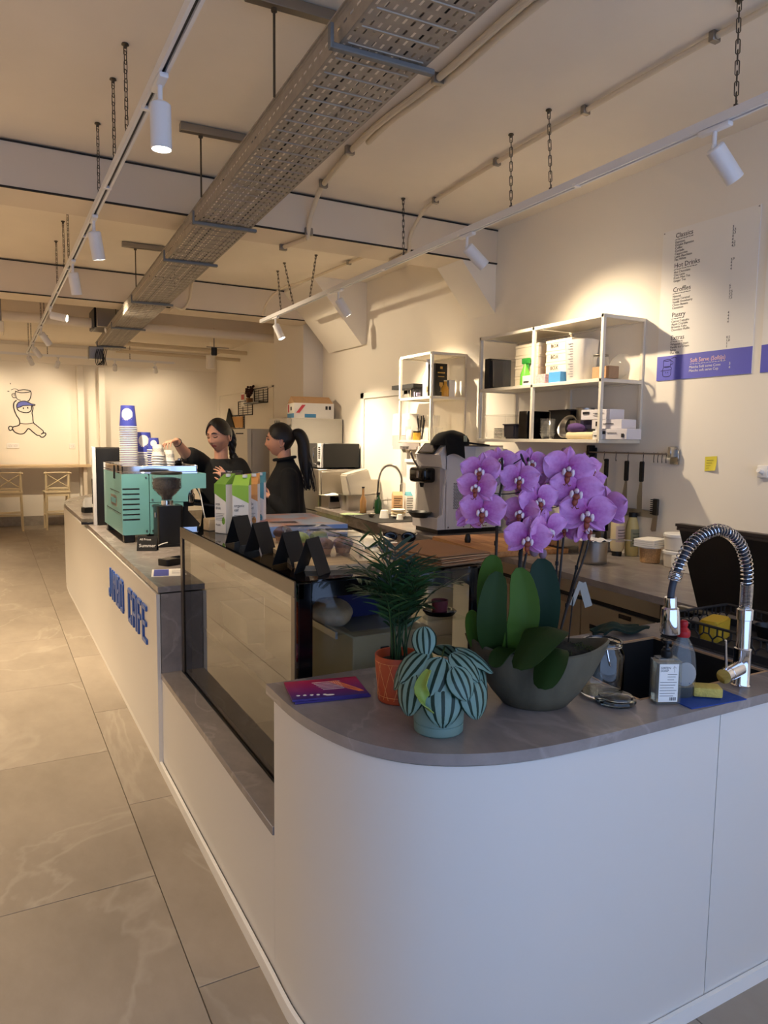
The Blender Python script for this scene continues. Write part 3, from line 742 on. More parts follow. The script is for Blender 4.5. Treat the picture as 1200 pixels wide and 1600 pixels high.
def bag(name, label, loc, r, m, cat, sq=.7):
    g = G(); sd = RN.random() * 50
    g.ell((0, 0, r * sq), (r, r * 1.1, r * sq), 18, 12, lambda p: p * (1 + .34 * noise.noise(p * 16 + V((sd, 0, 0)))))
    o = g.make(name, m, None, 80); o.location = loc; return tag(o, label, cat)
wrapm = mat('wrapped_bread', (170, 148, 120), .35, var=.3, vscale=20)
bag('bread_bag', 'wrapped grey bread bag at the near corner of the display shelf', (.975, 2.13, 1.0), .07, wrapm, 'bread', .55)
bag('bread_bag', 'wrapped brown loaf behind the grey bag in the display', (1.02, 2.62, 1.0), .08, M_['bread'], 'bread', .6)
bag('bread_bag', 'pale wrapped loaf seen through the front glass of the display', (1.04, 2.95, 1.0), .085, mat('pale_bread', (206, 172, 122), .6, var=.15, vscale=20), 'bread', .6)
crate('white_crate', 'white lattice crate low inside the cake display', (1.06, 3.17, .707), .11, .20, .11, M_['white_plastic'])
t = thing('tealight_cup', 'pink glass tealight on a dark saucer inside the display', 'candle', (1.36, 2.08, 1.0))
g = G(); g.lathe([(0, 0), (.05, 0), (.06, .012), (.055, .016), (0, .01)], 20); g.make('saucer', M_['black_gloss'], t)
g = G(); g.lathe([(0, .012), (.026, .012), (.03, .05), (.027, .05), (.024, .03), (0, .03)], 18); g.make('cup', mat('pink_glass', (150, 72, 82), .3), t)
t = thing('drawer_unit', 'beige storage box with a small catch under the display shelf', 'box', (1.0, 2.03, .707))
g = G(); g.box(0, .30, 0, .85, 0, .265, .004, 1); g.make('casing', mat('beige_box', (170, 158, 128), .4), t)
g = G(); g.box(.10, .13, -.008, .002, .205, .222, .002, 1); g.make('catch', M_['black_plastic'], t)

# ------------------------------------------------------------------ back counter
BX = lambda y: 2.665 + (y - 2.05) * .0613
slab('back_worktop', 'long grey stone worktop along the right wall', [[(BX(2.05), 2.05), (3.55, 2.05), (3.55, 6.95), (BX(6.95), 6.95)]], .865, WT)
t = thing('counter_table', 'grey table frame carrying the back worktop', 'table frame', (0, 0, 0))
g = G()
p = [(BX(3.75) + .012, 3.75), (BX(6.92) + .012, 6.92)]
g.prism([p[0], (p[0][0] + .02, p[0][1]), (p[1][0] + .02, p[1][1]), p[1]], .80, .865); g.make('apron', WORK, t)
for x, y in ((BX(6.7) + .04, 6.70), (3.48, 6.70), (BX(3.85) + .04, 3.85), (3.48, 4.72)):
    g = G(); g.box(x - .025, x + .025, y - .025, y + .025, 0, .865, .003, 1); g.make('leg', M_['white_paint'], t)
t = thing('undercounter_fridge', 'stainless undercounter fridge with a louvred grille below the back worktop', 'fridge', (0, 0, 0))
FY0, FY1 = 2.28, 3.70
fx = lambda y: BX(y) + .03
g = G(); g.prism([(fx(FY0) + .02, FY0), (3.50, FY0), (3.50, FY1), (fx(FY1) + .02, FY1)], .06, .862); g.make('cabinet', M_['steel'], t)
def fbox(name, y0, y1, z0, z1, m, d0=0, d1=.022, bev=.003):
    g = G(); g.prism([(fx(y0) + d0, y0), (fx(y0) + d1, y0), (fx(y1) + d1, y1), (fx(y1) + d0, y1)], z0, z1); return g.make(name, m, t)
fbox('top_strip', FY0, FY1, .79, .858, M_['steel'])
fbox('shadow_gap', FY0, FY1, .765, .79, M_['black_matte'], .012)
fbox('grille_panel', FY0, 2.82, .14, .765, M_['steel'])
fbox('door', 2.825, FY1, .14, .765, M_['steel'])
fbox('door_handle', 2.88, 3.62, .735, .762, M_['steel_dull'], -.012, .005)
for k in range(7): fbox('slot', 2.36, 2.75, .30 + k * .055, .325 + k * .055, M_['black_matte'], -.0015, .01)
fbox('thermostat', 2.46, 2.54, .735, .757, M_['black_gloss'], -.004, .01)
fbox('plinth', FY0, FY1, .0, .13, M_['black_matte'], .03, .05)
fbox('side_block', 2.12, FY0 - .01, .10, .86, M_['black_matte'], .02, .5)
# black splash panel at the near end, its ribbed top edge, and the steel-edged dark top it stands on
t = thing('black_splashboard', 'large black panel with ribbed top edge standing at the counter end', 'panel', (0, 0, 0))
g = G(); g.T = MX(((0, 0, 1, 2.67), (1, 0, 0, 0), (0, 1, 0, 0), (0, 0, 0, 1)))
g.prism([(2.05, .895), (2.165, 1.222), (1.2, 1.222), (1.2, .895)], 0, .03); g.make('board', mat('panel_black', (20, 18, 17), .32), t)
g = G()
for k, (dx, z0, z1) in enumerate(((-.012, 1.222, 1.232), (-.006, 1.232, 1.238), (-.012, 1.238, 1.250))): g.box(2.67 + dx, 2.70, 1.2, 2.17 + .004 * k, z0, z1)
g.make('ribbed_edge', mat('panel_trim', (70, 58, 48), .5), t)
t = thing('dark_side_top', 'low black unit with a bright steel front edge below the black panel', 'cabinet', (0, 0, 0))
g = G(); g.box(2.635, 3.53, 1.2, 2.045, .05, .885); g.make('cabinet', M_['black_matte'], t)
g = G(); g.box(2.612, 2.64, 1.2, 2.11, .886, .899, .002, 1); g.make('steel_edge', M_['steel'], t)

# ------------------------------------------------------------------ menu boards
def menu_board(label, y0, y1, full):
    t = thing('menu_board', label, 'menu board', (3.55, 0, 0))
    g = G(); g.box(-.006, -.0005, y1, y0, 1.975, 2.838); g.make('board', mat('board_white', (240, 236, 228), .45), t)
    g = G(); g.box(-.0068, -.0058, y1, y0, 1.975, 2.117); g.make('blue_band', mat('band_blue', (96, 98, 196), .5), t)
    for (yy, zz) in ((y0 - .01, 2.83), (y1 + .01, 2.83)):
        g = G(); g.cyl((-.006, yy, zz), (-.008, yy, zz), .004, n=8); g.make('screw', M_['steel_dull'], t)
    return t
mb = menu_board('white wall menu with prices and a blue band, fully in view', 3.095, 2.475, True)
def wt(g, s, y, z, size, align='LEFT', ex=.0003, sx=1.0, x=-.0065): g.text(s, size, frame((x, y, z), (0, -1, 0), (0, 0, 1)), align, ex, sx)
def squig(g, y, z, w, x=-.0066):
    n = int(w / .018)
    for i in range(n): g.tube([(x, y - i * .018, z + (.0012 if i % 2 else -.0012)), (x, y - i * .018 - .013, z + (-.001 if i % 2 else .001))], .0016, 4)
MENU = [('Classics', 2.788, ['Espresso', 'Double Espresso', 'Coffee', 'Cortado', 'Cappuccino', 'Latte Macchiato', 'Flat White'], ['3', '3,3', '3,3', '4', '4', '4,2', '4,3']),
        ('Hot Drinks', 2.618, ['Hot Chocolate', 'Chai Latte', 'Fresh Mint Tea', 'Ginger Tea'], ['3,9', '4', '4', '4']),
        ('Croffles', 2.481, ['Natural', 'Honey Caramel', 'Vanilla Strawberry', 'Choco Banana', 'Cinnamon'], ['6', '7', '7,5', '7,5', '7,5']),
        ('Pastry', 2.338, ['Carrot Cupcake', 'Apple Crumble', 'Brownie Cake', 'Chocolate Muffin'], ['4', '4', '4', '4']),
        ('Extras', 2.206, ['Whipped Cream', 'Vanilla Ice Cream', 'Syrup', 'Oat Milk'], ['0,5', '1,0', '1', '1'])]
gi = G(); gp = G()
for h, z, it, pr in MENU:
    gh = G(); wt(gh, h, 3.005, z, .038); squig(gh, 3.005, z - .010, .017 * len(h)); gh.make('heading', M_['ink'], mb)
    for k, s in enumerate(it): wt(gi, s, 3.005, z - .031 - k * .0165, .0185)
    for k, s in enumerate(pr): wt(gp, s, 2.635, z - .031 - k * .0165, .0185)
gi.make('item_lines', M_['ink'], mb); gp.make('prices', M_['ink'], mb)
g = G(); wt(g, 'Soft Serve (Softijs)', 2.86, 2.066, .034, x=-.0072, sx=.9); g.make('band_heading', mat('band_orange', (246, 206, 190), .6), mb)
g = G(); squig(g, 2.86, 2.056, .25, -.0074); wt(g, 'Matcha Soft serve Cone', 2.865, 2.032, .021, x=-.0072); wt(g, 'Matcha soft serve Cup', 2.865, 2.012, .021, x=-.0072); wt(g, '3', 2.61, 2.032, .021, x=-.0072); wt(g, '4', 2.61, 2.012, .021, x=-.0072)
g.make('band_lines', M_['paper_white'], mb)
def figure_lines(g, P, s, x):          # cup carried on a capped head, in outline
    def ln(pts, k=5, r=.0016): g.tube([(x, P[0] - p.x * s, P[1] + p.y * s) for p in [V((a, b, 0)) for a, b in pts] for p in [p]] if k == 1 else [(x, P[0] - p.x * s, P[1] + p.y * s) for p in spline([(a, b, 0) for a, b in pts], k)], r, 4)
    ln([(-.25, .55), (0, .50), (.25, .55), (0, .60), (-.25, .55)]); ln([(-.25, .55), (-.22, .2), (.2, .2), (.25, .55)])
    ln([(.25, .5), (.38, .45), (.36, .32), (.22, .3)]); ln([(-.3, 0), (-.2, .18), (.2, .18), (.28, .02), (-.3, -.02)]); ln([(-.28, 0), (-.25, -.3), (0, -.36), (.25, -.3), (.28, 0)])
    ln([(-.08, -.1), (-.08, -.16)], 1); ln([(.08, -.1), (.08, -.16)], 1); ln([(-.3, 0), (-.42, -.03)], 1); ln([(.25, .62), (.5, .68), (.62, .62)])
g = G(); figure_lines(g, (3.02, 2.034), .105, -.0074); g.make('line_drawing', M_['ink_blue'], mb)
menu_board('second white wall menu with blue band, cut by the right edge', 2.425, 1.80, False)
# sticky note
o = thing('sticky_note', 'yellow sticky note stuck on the right wall', 'note', (3.548, 2.69, 1.49))
g = G(); g.surf(lambda u, v: (-.001 - .012 * (1 - v) ** 2 * u, .038 - u * .076, -.04 + .08 * v + .006 * u), 5, 5, .0006); g.make('paper', mat('sticky_yellow', (222, 208, 74), .8), o)
g = G()
for k in range(4): g.tube([(-.004 - .004 * k * .3, .025, .02 - k * .015), (-.006 - .004 * k * .3, -.02 + .008 * k, .023 - k * .015)], .0008, 4)
g.make('handwriting', M_['ink'], o)
o = thing('wall_hook', 'white plastic fitting on the right wall at the picture edge', 'fitting', (3.55, 2.37, 1.46))
g = G(); g.box(-.02, 0, -.03, .03, -.03, .035, .006); g.cyl((-.02, 0, 0), (-.05, 0, .01), .012, n=10); g.make('body', M_['white_plastic'], o)
# ------------------------------------------------------------------ near worktop: plants and washing-up things
# orchid in a boat-shaped concrete bowl
OX, OY = 1.262, 1.458
orch = thing('orchid_plant', 'purple moth orchid with many blooms in a boat-shaped grey bowl', 'plant', (OX, OY, WT), radians(-36))
conc = mat('bowl_concrete', (82, 76, 60), .75, var=.45, vscale=9, bump=.35, bscale=45, stretch=(1, 1, .35))
g = G(); n = 40
def bowl_ring(k, z, shrink, inset=0.0):
    o = []
    for i in range(n):
        a = 2 * pi * i / n; c, s_ = cos(a), sin(a)
        x = (.190 - inset) * shrink[0] * (abs(c) ** 1.0) * (1 if c > 0 else -1); y = (.105 - inset) * shrink[1] * (abs(s_) ** 1.25) * (1 if s_ > 0 else -1)
        lift = .030 * abs(c) ** 3 * min(1, z / .13)
        o.append(g.v((x, y, z * 1.12 + lift)))
    return o
prof = [(0, (.42, .50), 0), (.004, (.46, .55), 0), (.03, (.62, .74), 0), (.07, (.80, .90), 0), (.11, (.93, .99), 0), (.138, (1.0, 1.0), 0), (.142, (.995, .99), .004), (.138, (1.0, 1.0), .012), (.10, (.93, .96), .016)]
rings = [bowl_ring(i, z, s_, ins) for i, (z, s_, ins) in enumerate(prof)]
for a, b in zip(rings, rings[1:]):
    for i in range(n): g.face([a[i], a[(i + 1) % n], b[(i + 1) % n], b[i]])
g.face(rings[0][::-1]); g.face(rings[-1])
g.make('bowl', conc, orch, 50)
g = G(); g.ell((0, 0, .134), (.165, .074, .030), 40, 12, lambda p: p + V((0, 0, .022 * noise.noise(p * 45) + .010 * noise.noise(p * 130))) if p.z > -.01 else p)
g.make('moss', M_['soil'], orch, 80)
mossg = mat('moss_green', (62, 70, 34), .95, var=.5, vscale=60)
def leaf(name, P, w, m, parent, cup=.25, thick=.0022, tipk=.85, nseg=14, side=None):
    """strap leaf along the points P, w wide, folded along its midrib"""
    S_ = spline(P, 8); N = len(S_); g = G()
    def fn(u, v):
        i = min(int(u * (N - 1)), N - 2); f = u * (N - 1) - i; p = S_[i].lerp(S_[i + 1], f); t = (S_[i + 1] - S_[i]).normalized()
        sd = V(side) if side else t.cross(V((0, 0, 1))); sd = (sd - t * sd.dot(t)).normalized(); nm = sd.cross(t)
        e = max(0, 1 - abs(2 * u - .95 if u > .475 else 0) ** 3.0 * tipk) if u > .475 else (.45 + .55 * sin(min(1, u / .42) * pi / 2))
        e = e if u < .475 else sqrt(max(0, 1 - ((u - .475) / .535) ** 2.6))
        x = (v - .5) * 2; return p + sd * x * w * e / 2 + nm * (abs(x) ** 1.3 * w * cup * e * .5)
    g.surf(fn, nseg, 6, thick); return g.make(name, m, parent, 60)
RI = MX.Rotation(radians(36), 3, 'Z')
def L_(p): q = RI @ (V((p[0] - OX, p[1] - OY, 0))); return (q.x, q.y, p[2] - WT)
ld2 = mat('leaf_blue_green', (30, 52, 36), .55, var=.15, vscale=6, ior=1.25)
CR = tuple(RI @ V((.878, -.478, 0)))            # sideways as seen from the aisle, for the upright leaves
leaf('leaf', [L_(p) for p in ((1.175, 1.50, 1.03), (1.125, 1.47, 1.10), (1.112, 1.46, 1.18), (1.130, 1.46, 1.27))], .078, M_['leaf_dark'], orch, .25, side=CR)
leaf('leaf', [L_(p) for p in ((1.19, 1.49, 1.03), (1.185, 1.44, 1.10), (1.192, 1.43, 1.18), (1.188, 1.45, 1.278))], .082, M_['leaf_mid'], orch, .3, side=CR)
leaf('leaf', [L_(p) for p in ((1.18, 1.53, 1.05), (1.16, 1.53, 1.15), (1.15, 1.52, 1.24), (1.152, 1.51, 1.305))], .070, M_['leaf_mid'], orch, .3, side=CR)
leaf('leaf', [L_(p) for p in ((1.335, 1.53, 1.03), (1.322, 1.51, 1.10), (1.318, 1.50, 1.19), (1.312, 1.51, 1.285))], .092, ld2, orch, .2, side=CR)
leaf('leaf', [L_(p) for p in ((1.275, 1.47, 1.05), (1.25, 1.40, 1.125), (1.175, 1.345, 1.125), (1.09, 1.325, 1.06))], .105, M_['leaf_dark'], orch, -.22)
leaf('leaf', [L_(p) for p in ((1.29, 1.44, 1.05), (1.25, 1.38, 1.075), (1.20, 1.335, 1.05), (1.155, 1.31, 1.005))], .080, M_['leaf_dark'], orch, -.2)
leaf('leaf', [L_(p) for p in ((1.165, 1.54, 1.04), (1.125, 1.53, 1.07), (1.10, 1.52, 1.12), (1.085, 1.51, 1.165))], .046, M_['leaf_mid'], orch, .4, side=CR)
leaf('leaf', [L_(p) for p in ((1.19, 1.46, 1.055), (1.155, 1.44, 1.068), (1.12, 1.43, 1.06), (1.095, 1.42, 1.035))], .055, M_['leaf_dark'], orch, .1)
# petals: colour runs from pale rim to magenta heart by distance from the flower's own centre
def petal_mat(name, rim, heart):
    m = bpy.data.materials.new(name); m.use_nodes = True
    n = m.node_tree.nodes; L = m.node_tree.links; b = n['Principled BSDF']
    tc = n.new('ShaderNodeTexCoord'); ln = n.new('ShaderNodeVectorMath'); ln.operation = 'LENGTH'; L.new(tc.outputs['Object'], ln.inputs[0])
    mr = n.new('ShaderNodeMapRange'); mr.inputs[1].default_value = .012; mr.inputs[2].default_value = .044; L.new(ln.outputs['Value'], mr.inputs[0])
    t = n.new('ShaderNodeTexNoise'); t.inputs['Scale'].default_value = 160; t.inputs['Detail'].default_value = 3; L.new(tc.outputs['Object'], t.inputs[0])
    ad = n.new('ShaderNodeMath'); ad.operation = 'MULTIPLY_ADD'; ad.inputs[1].default_value = .7; L.new(t.outputs[0], ad.inputs[0]); L.new(mr.outputs[0], ad.inputs[2])
    sb = n.new('ShaderNodeMath'); sb.operation = 'SUBTRACT'; sb.inputs[1].default_value = .35; L.new(ad.outputs[0], sb.inputs[0])
    r = n.new('ShaderNodeValToRGB'); r.color_ramp.elements[0].color = lin(heart); r.color_ramp.elements[1].color = lin(rim); L.new(sb.outputs[0], r.inputs[0])
    L.new(r.outputs[0], b.inputs['Base Color']); b.inputs['Roughness'].default_value = .55; b.inputs['Sheen Weight'].default_value = .2
    b.inputs['Subsurface Weight'].default_value = .15; b.inputs['Subsurface Radius'].default_value = (.01, .006, .01)
    return m
PET = petal_mat('petal_purple', (206, 142, 200), (158, 56, 142))
LIPW = mat('lip_white', (226, 206, 214), .5); LIPR = mat('lip_rust', (130, 58, 42), .55, var=.4, vscale=200)
def flower_mesh(seed):
    """moth orchid facing -Y: three sepals behind, two broad petals, a small lip"""
    r = random.Random(seed); g = G()
    def tep(ang, L, w, cupd, back, roundness=1.0):
        T = MX.Rotation(ang, 4, 'Y')
        def fn(u, v):
            x = (v - .5) * 2; e = sin(pi * min(1, .08 + u * .95) ** roundness) ** .55 * (1 if u < .999 else 0) if u < .99 else .05
            p = V((x * w * e * .5, back - cupd * (u ** 2) + .006 * x * x * e + .0025 * sin(7 * x + seed), .004 + L * u)); return T @ p
        g.surf(fn, 8, 6, .0007)
    tep(0 + r.uniform(-.05, .05), .044, .031, -.008, .004, .9)
    tep(radians(128), .043, .028, -.006, .004, .9); tep(radians(-128), .043, .028, -.006, .004, .9)
    tep(radians(72), .049, .058, .004 + r.uniform(-.004, .004), -.001, 1.0); tep(radians(-72), .049, .058, .004 + r.uniform(-.004, .004), -.001, 1.0)
    g.mi = 1
    g.ell((0, -.010, .003), (.0045, .009, .005), 8, 6)
    for s_ in (-1, 1): g.ell((.0085 * s_, -.010, -.004), (.004, .006, .0075), 8, 6)
    g.mi = 2
    g.ell((0, -.013, -.008), (.007, .006, .006), 10, 6); g.ell((0, -.010, -.017), (.0055, .004, .009), 8, 6)
    for s_ in (-1, 1): g.tube([(0, -.010, -.024), (.004 * s_, -.014, -.030), (.007 * s_, -.018, -.028)], .0009, 4)
    o = g.make('flower', [PET, LIPW, LIPR], None, 60); me = o.data; bpy.data.objects.remove(o); return me
FM = [flower_mesh(k) for k in range(3)]
spk = [[(1.175, 1.53, 1.03), (1.168, 1.52, 1.20), (1.163, 1.51, 1.42), (1.165, 1.50, 1.50), (1.14, 1.47, 1.56)],
       [(1.245, 1.53, 1.03), (1.255, 1.53, 1.20), (1.258, 1.52, 1.36), (1.25, 1.50, 1.50), (1.20, 1.47, 1.57)],
       [(1.275, 1.53, 1.03), (1.265, 1.53, 1.20), (1.28, 1.52, 1.38), (1.26, 1.52, 1.50), (1.25, 1.50, 1.56)],
       [(1.385, 1.53, 1.03), (1.40, 1.53, 1.20), (1.405, 1.52, 1.38), (1.40, 1.50, 1.48), (1.37, 1.49, 1.57)],
       [(1.40, 1.53, 1.03), (1.44, 1.52, 1.18), (1.475, 1.50, 1.32), (1.48, 1.50, 1.45), (1.46, 1.49, 1.54)]]
stakes = [(1.178, 1.535, 1.46), (1.262, 1.525, 1.56), (1.262, 1.54, 1.30), (1.40, 1.54, 1.36), (1.482, 1.52, 1.34)]
# flowers: x, z at y, radius in m, spike, yaw (deg, + turns to the right of the picture), tilt
FL = [(1.067, 1.46, 1.527, 21, 0, -12, 8), (1.05, 1.45, 1.487, 21, 0, -18, 8), (1.062, 1.44, 1.430, 24, 0, -5, 0), (1.150, 1.58, 1.422, 21, 1, 10, -5),
      (1.170, 1.52, 1.548, 19, 1, 8, 18), (1.189, 1.46, 1.505, 21, 1, 0, 4), (1.258, 1.50, 1.544, 20, 2, 18, 14), (1.280, 1.53, 1.492, 21, 2, 12, 6), (1.300, 1.52, 1.430, 20, 3, 14, 0), (1.245, 1.45, 1.449, 23, 2, 22, 0), (1.208, 1.47, 1.417, 22, 1, -28, 0),
      (1.205, 1.44, 1.352, 25, 1, 4, -6), (1.260, 1.43, 1.373, 25, 2, 38, -12), (1.334, 1.44, 1.527, 28, 3, 3, 4), (1.344, 1.42, 1.471, 29, 3, 6, 2), (1.367, 1.40, 1.414, 30, 3, 4, -4),
      (1.488, 1.52, 1.525, 21, 4, 50, 8), (1.470, 1.44, 1.420, 27, 4, -24, 2), (1.385, 1.50, 1.361, 18, 3, -10, 24), (1.432, 1.47, 1.364, 23, 4, 60, 4), (1.530, 1.55, 1.480, 21, 4, 40, 0),
      (1.448, 1.55, 1.515, 19, 4, -75, 0), (1.160, 1.60, 1.475, 21, 1, 150, 0), (1.290, 1.60, 1.505, 18, 2, 30, -20), (1.425, 1.52, 1.468, 23, 4, -120, 0), (1.120, 1.57, 1.40, 19, 0, 160, -10), (1.29, 1.58, 1.40, 20, 3, 170, 0), (1.50, 1.57, 1.43, 20, 4, 20, -10)]
spikes = []
for k, P in enumerate(spk):
    g = G(); g.tube(spline([L_(p) for p in P], 8), [.0032] * 32 + [.002], 8)
    sp = g.make('flower_spike', M_['stem_brown'], orch); spikes.append(sp)
    g = G(); b = L_((P[0][0], P[0][1], P[0][2])); e = L_(stakes[k]); g.tube([b, e], .0028, 7)
    for f in (.35, .7):
        c = V(b).lerp(V(e), f); g.lathe([(.0048, -.006), (.0048, .006)], 8, c)
    g.make('support_stick', M_['black_matte'], orch)
for i, (x, y, z, r, k, yaw, tilt) in enumerate(FL):
    o = bpy.data.objects.new('flower', FM[i % 3]); COL.objects.link(o); o.parent = spikes[k]
    s_ = r / 24.0 * 1.16; o.location = L_((x, y, z))
    base = radians(36) - radians(37)          # face the shop window, then turn
    o.rotation_euler = (radians(-tilt), radians(RN.uniform(-8, 8)), base + radians(yaw)); o.scale = (s_, s_, s_)
    S_ = spline([L_(p) for p in spk[k]], 8); tgt = min(S_, key=lambda q: (q - V(o.location)).length + (0 if q.z > .35 else 1))
    bk = V(o.location) + (MX.Rotation(base + radians(yaw), 3, 'Z') @ V((0, .006, -.002)))
    g = G(); g.tube(spline([tgt, tgt.lerp(bk, .5) + V((0, .008, -.012)), bk], 4), .0014, 5); g.make('flower_stalk', M_['stem_brown'], spikes[k])
for k, (x, y, z, r) in enumerate(((1.375, 1.50, 1.575, .010), (1.145, 1.50, 1.50, .012), (1.255, 1.47, 1.315, .013), (1.285, 1.47, 1.305, .011))):
    g = G(); g.ell(L_((x, y, z)), (r, r, r * 1.25), 12, 8); g.make('bud', mat('bud_grey', (128, 100, 110), .6) if k == 0 else bpy.data.materials['bud_grey'], spikes[(3, 0, 2, 2)[k]])
TAGM = mat('tag_grey', (150, 145, 134), .8)
g = G(); g.tube([L_((1.375, 1.46, 1.03)), L_((1.40, 1.47, 1.20))], .002, 6); g.make('tag_stick', M_['black_matte'], orch)
g = G(); g.T = MX.Translation(V(L_((1.432, 1.46, 1.185)))) @ MX.Rotation(radians(36 - 20), 4, 'Z') @ MX.Rotation(radians(-18), 4, 'Y')
g.box(-.011, .011, -.001, .001, -.038, .032); g.make('care_tag', TAGM, orch)
g = G(); g.T = MX.Translation(V(L_((1.405, 1.465, 1.19)))) @ MX.Rotation(radians(36 - 20), 4, 'Z') @ MX.Rotation(radians(20), 4, 'Y')
g.box(-.006, .006, -.001, .001, -.038, .032); g.make('care_tag', TAGM, orch)
for (x, y) in ((-.10, .0), (.06, -.02), (.11, .015), (-.13, .015)):
    bpy.context.view_layer.update()
    g = G()
    for k in range(26):
        a = RN.uniform(0, 2 * pi); q = V((x + RN.uniform(-.03, .03), y + RN.uniform(-.02, .02), .152)); g.tube([q, q + V((cos(a) * .014, sin(a) * .014, .012)), q + V((cos(a) * .028, sin(a) * .026, .004))], .0011, 4)
    o = g.make('moss_tuft', mossg, orch); o['kind'] = 'stuff'

# watermelon peperomia in a pale green pot
PX, PY = .938, 1.430
pep = thing('peperomia_plant', 'round striped leaves drooping from a pale green cylinder pot', 'plant', (PX, PY, WT), 0)
g = G(); g.lathe([(0, 0), (.056, 0), (.060, .004), (.0605, .024), (.0585, .025), (.0585, .0275), (.061, .0285), (.063, .118), (.0615, .121), (.058, .121), (.056, .10), (0, .10)], 40)
g.make('pot', mat('pot_green', (112, 138, 128), .6), pep)
g = G(); g.lathe([(.057, .1), (.03, .106), (0, .104)], 20); g.make('soil', M_['soil'], pep)
def striped():
    m = bpy.data.materials.new('striped_leaf'); m.use_nodes = True
    n = m.node_tree.nodes; L = m.node_tree.links; b = n['Principled BSDF']
    uv = n.new('ShaderNodeUVMap'); sx = n.new('ShaderNodeSeparateXYZ'); L.new(uv.outputs[0], sx.inputs[0])
    mu = n.new('ShaderNodeMath'); mu.operation = 'MULTIPLY'; mu.inputs[1].default_value = 2 * pi; L.new(sx.outputs['X'], mu.inputs[0])
    sn = n.new('ShaderNodeMath'); sn.operation = 'COSINE'; L.new(mu.outputs[0], sn.inputs[0])
    nz = n.new('ShaderNodeTexNoise'); nz.inputs['Scale'].default_value = 14; L.new(uv.outputs[0], nz.inputs[0])
    ad = n.new('ShaderNodeMath'); ad.operation = 'MULTIPLY_ADD'; ad.inputs[1].default_value = .3; L.new(nz.outputs[0], ad.inputs[0]); L.new(sn.outputs[0], ad.inputs[2])
    r = n.new('ShaderNodeValToRGB'); r.color_ramp.elements[0].position = .42; r.color_ramp.elements[1].position = .66
    r.color_ramp.elements[0].color = lin((150, 186, 174)); r.color_ramp.elements[1].color = lin((24, 58, 42))
    L.new(ad.outputs[0], r.inputs[0]); L.new(r.outputs[0], b.inputs['Base Color']); b.inputs['Roughness'].default_value = .35
    return m
STR = striped()
def disc_leaf(c, nrm, down, r, parent, elong=1.18):
    """round peltate leaf: centre c, outward normal, tip direction; stripes fan from the stalk point in its uv"""
    nrm = V(nrm).normalized(); dn = V(down); dn = (dn - nrm * dn.dot(nrm)).normalized(); sd = nrm.cross(dn)
    g = G(); uvl = g.bm.loops.layers.uv.new('UVMap'); NR, NA = 7, 28; rows = []
    def pos(i, k):
        a = 2 * pi * k / NA; rr = r * i / NR; e = elong if cos(a) > 0 else 1.0
        tip = 1 + .14 * max(0, cos(a)) ** 6
        x, y = sin(a) * rr, cos(a) * rr * e * tip
        dome = -(.55 * (i / NR) ** 2.2) * r * .55 + .02 * r * cos(8 * a) * (i / NR)
        return V(c) + sd * x + dn * (y + r * .10) + nrm * dome
    top = [[g.v(pos(i, k)) for k in range(NA)] for i in range(1, NR + 1)]; cen = g.v(pos(0, 0))
    def uvc(i, k):
        a = 2 * pi * k / NA; q = .985 * i / NR; x, y = sin(a) * q, cos(a) * q
        return (2.05 * x / sqrt(max(1e-4, 1 - y * y)), i / NR)
    def uvs(f, ks):
        for lp, (i, k) in zip(f.loops, ks): lp[uvl].uv = uvc(i, k)
    for k in range(NA):
        f = g.face([cen, top[0][k], top[0][(k + 1) % NA]]); uvs(f, ((0, k + .5), (1, k), (1, k + 1)))
    for i in range(NR - 1):
        for k in range(NA):
            f = g.face([top[i][k], top[i + 1][k], top[i + 1][(k + 1) % NA], top[i][(k + 1) % NA]]); uvs(f, ((i + 1, k), (i + 2, k), (i + 2, k + 1), (i + 1, k + 1)))
    bmesh.ops.solidify(g.bm, geom=g.bm.faces[:], thickness=.0016)
    return g.make('leaf', STR, parent, 70)
vx = V((.84, -.48, 0)); vt = V((-.45, -.89, 0))      # sideways and towards the window, in plan
def PV(a, b, z): return vx * a + vt * b + V((0, 0, z))
for (a, b, z, na, nb, nz, r, da) in ((.0, .085, .100, 0, 1, .35, .046, 0), (-.015, .06, .150, -.2, .8, .55, .044, -.3), (.085, .065, .105, .5, .85, .3, .041, .2), (-.085, .06, .108, -.7, .75, .3, .040, -.15),
                                      (.115, .0, .125, .9, .45, .3, .046, .25), (-.07, .02, .165, -.5, .5, .7, .040, -.6), (.06, .03, .170, .35, .5, .8, .038, .5), (-.045, .0, .215, -.3, .8, .3, .030, .1),
                                      (.09, -.02, .175, .5, .1, .85, .044, .9), (-.10, -.02, .14, -.9, .2, .5, .040, -.5), (.02, -.06, .18, .1, -.6, .8, .036, .2), (.045, .075, .14, .3, .9, .5, .034, .4)):
    c = PV(a * .95, b, z + .012); nn = PV(na, nb, nz); d = PV(da, .25, -1)
    disc_leaf(c, nn, d, r * 1.06, pep)
    g = G(); q = c - nn.normalized() * .004; g.tube(spline([(a * .12, b * -.05, .10), q * .5 + V((0, 0, .075)), q], 5), .0024, 6); g.make('leaf_stalk', M_['stem_green'], pep)
yl = mat('leaf_back', (128, 148, 62), .5)
leaf('curled_leaf', [PV(-.03, .055, .165), PV(-.05, .075, .13), PV(-.045, .085, .09), PV(-.02, .08, .065)], .035, yl, pep, .4)

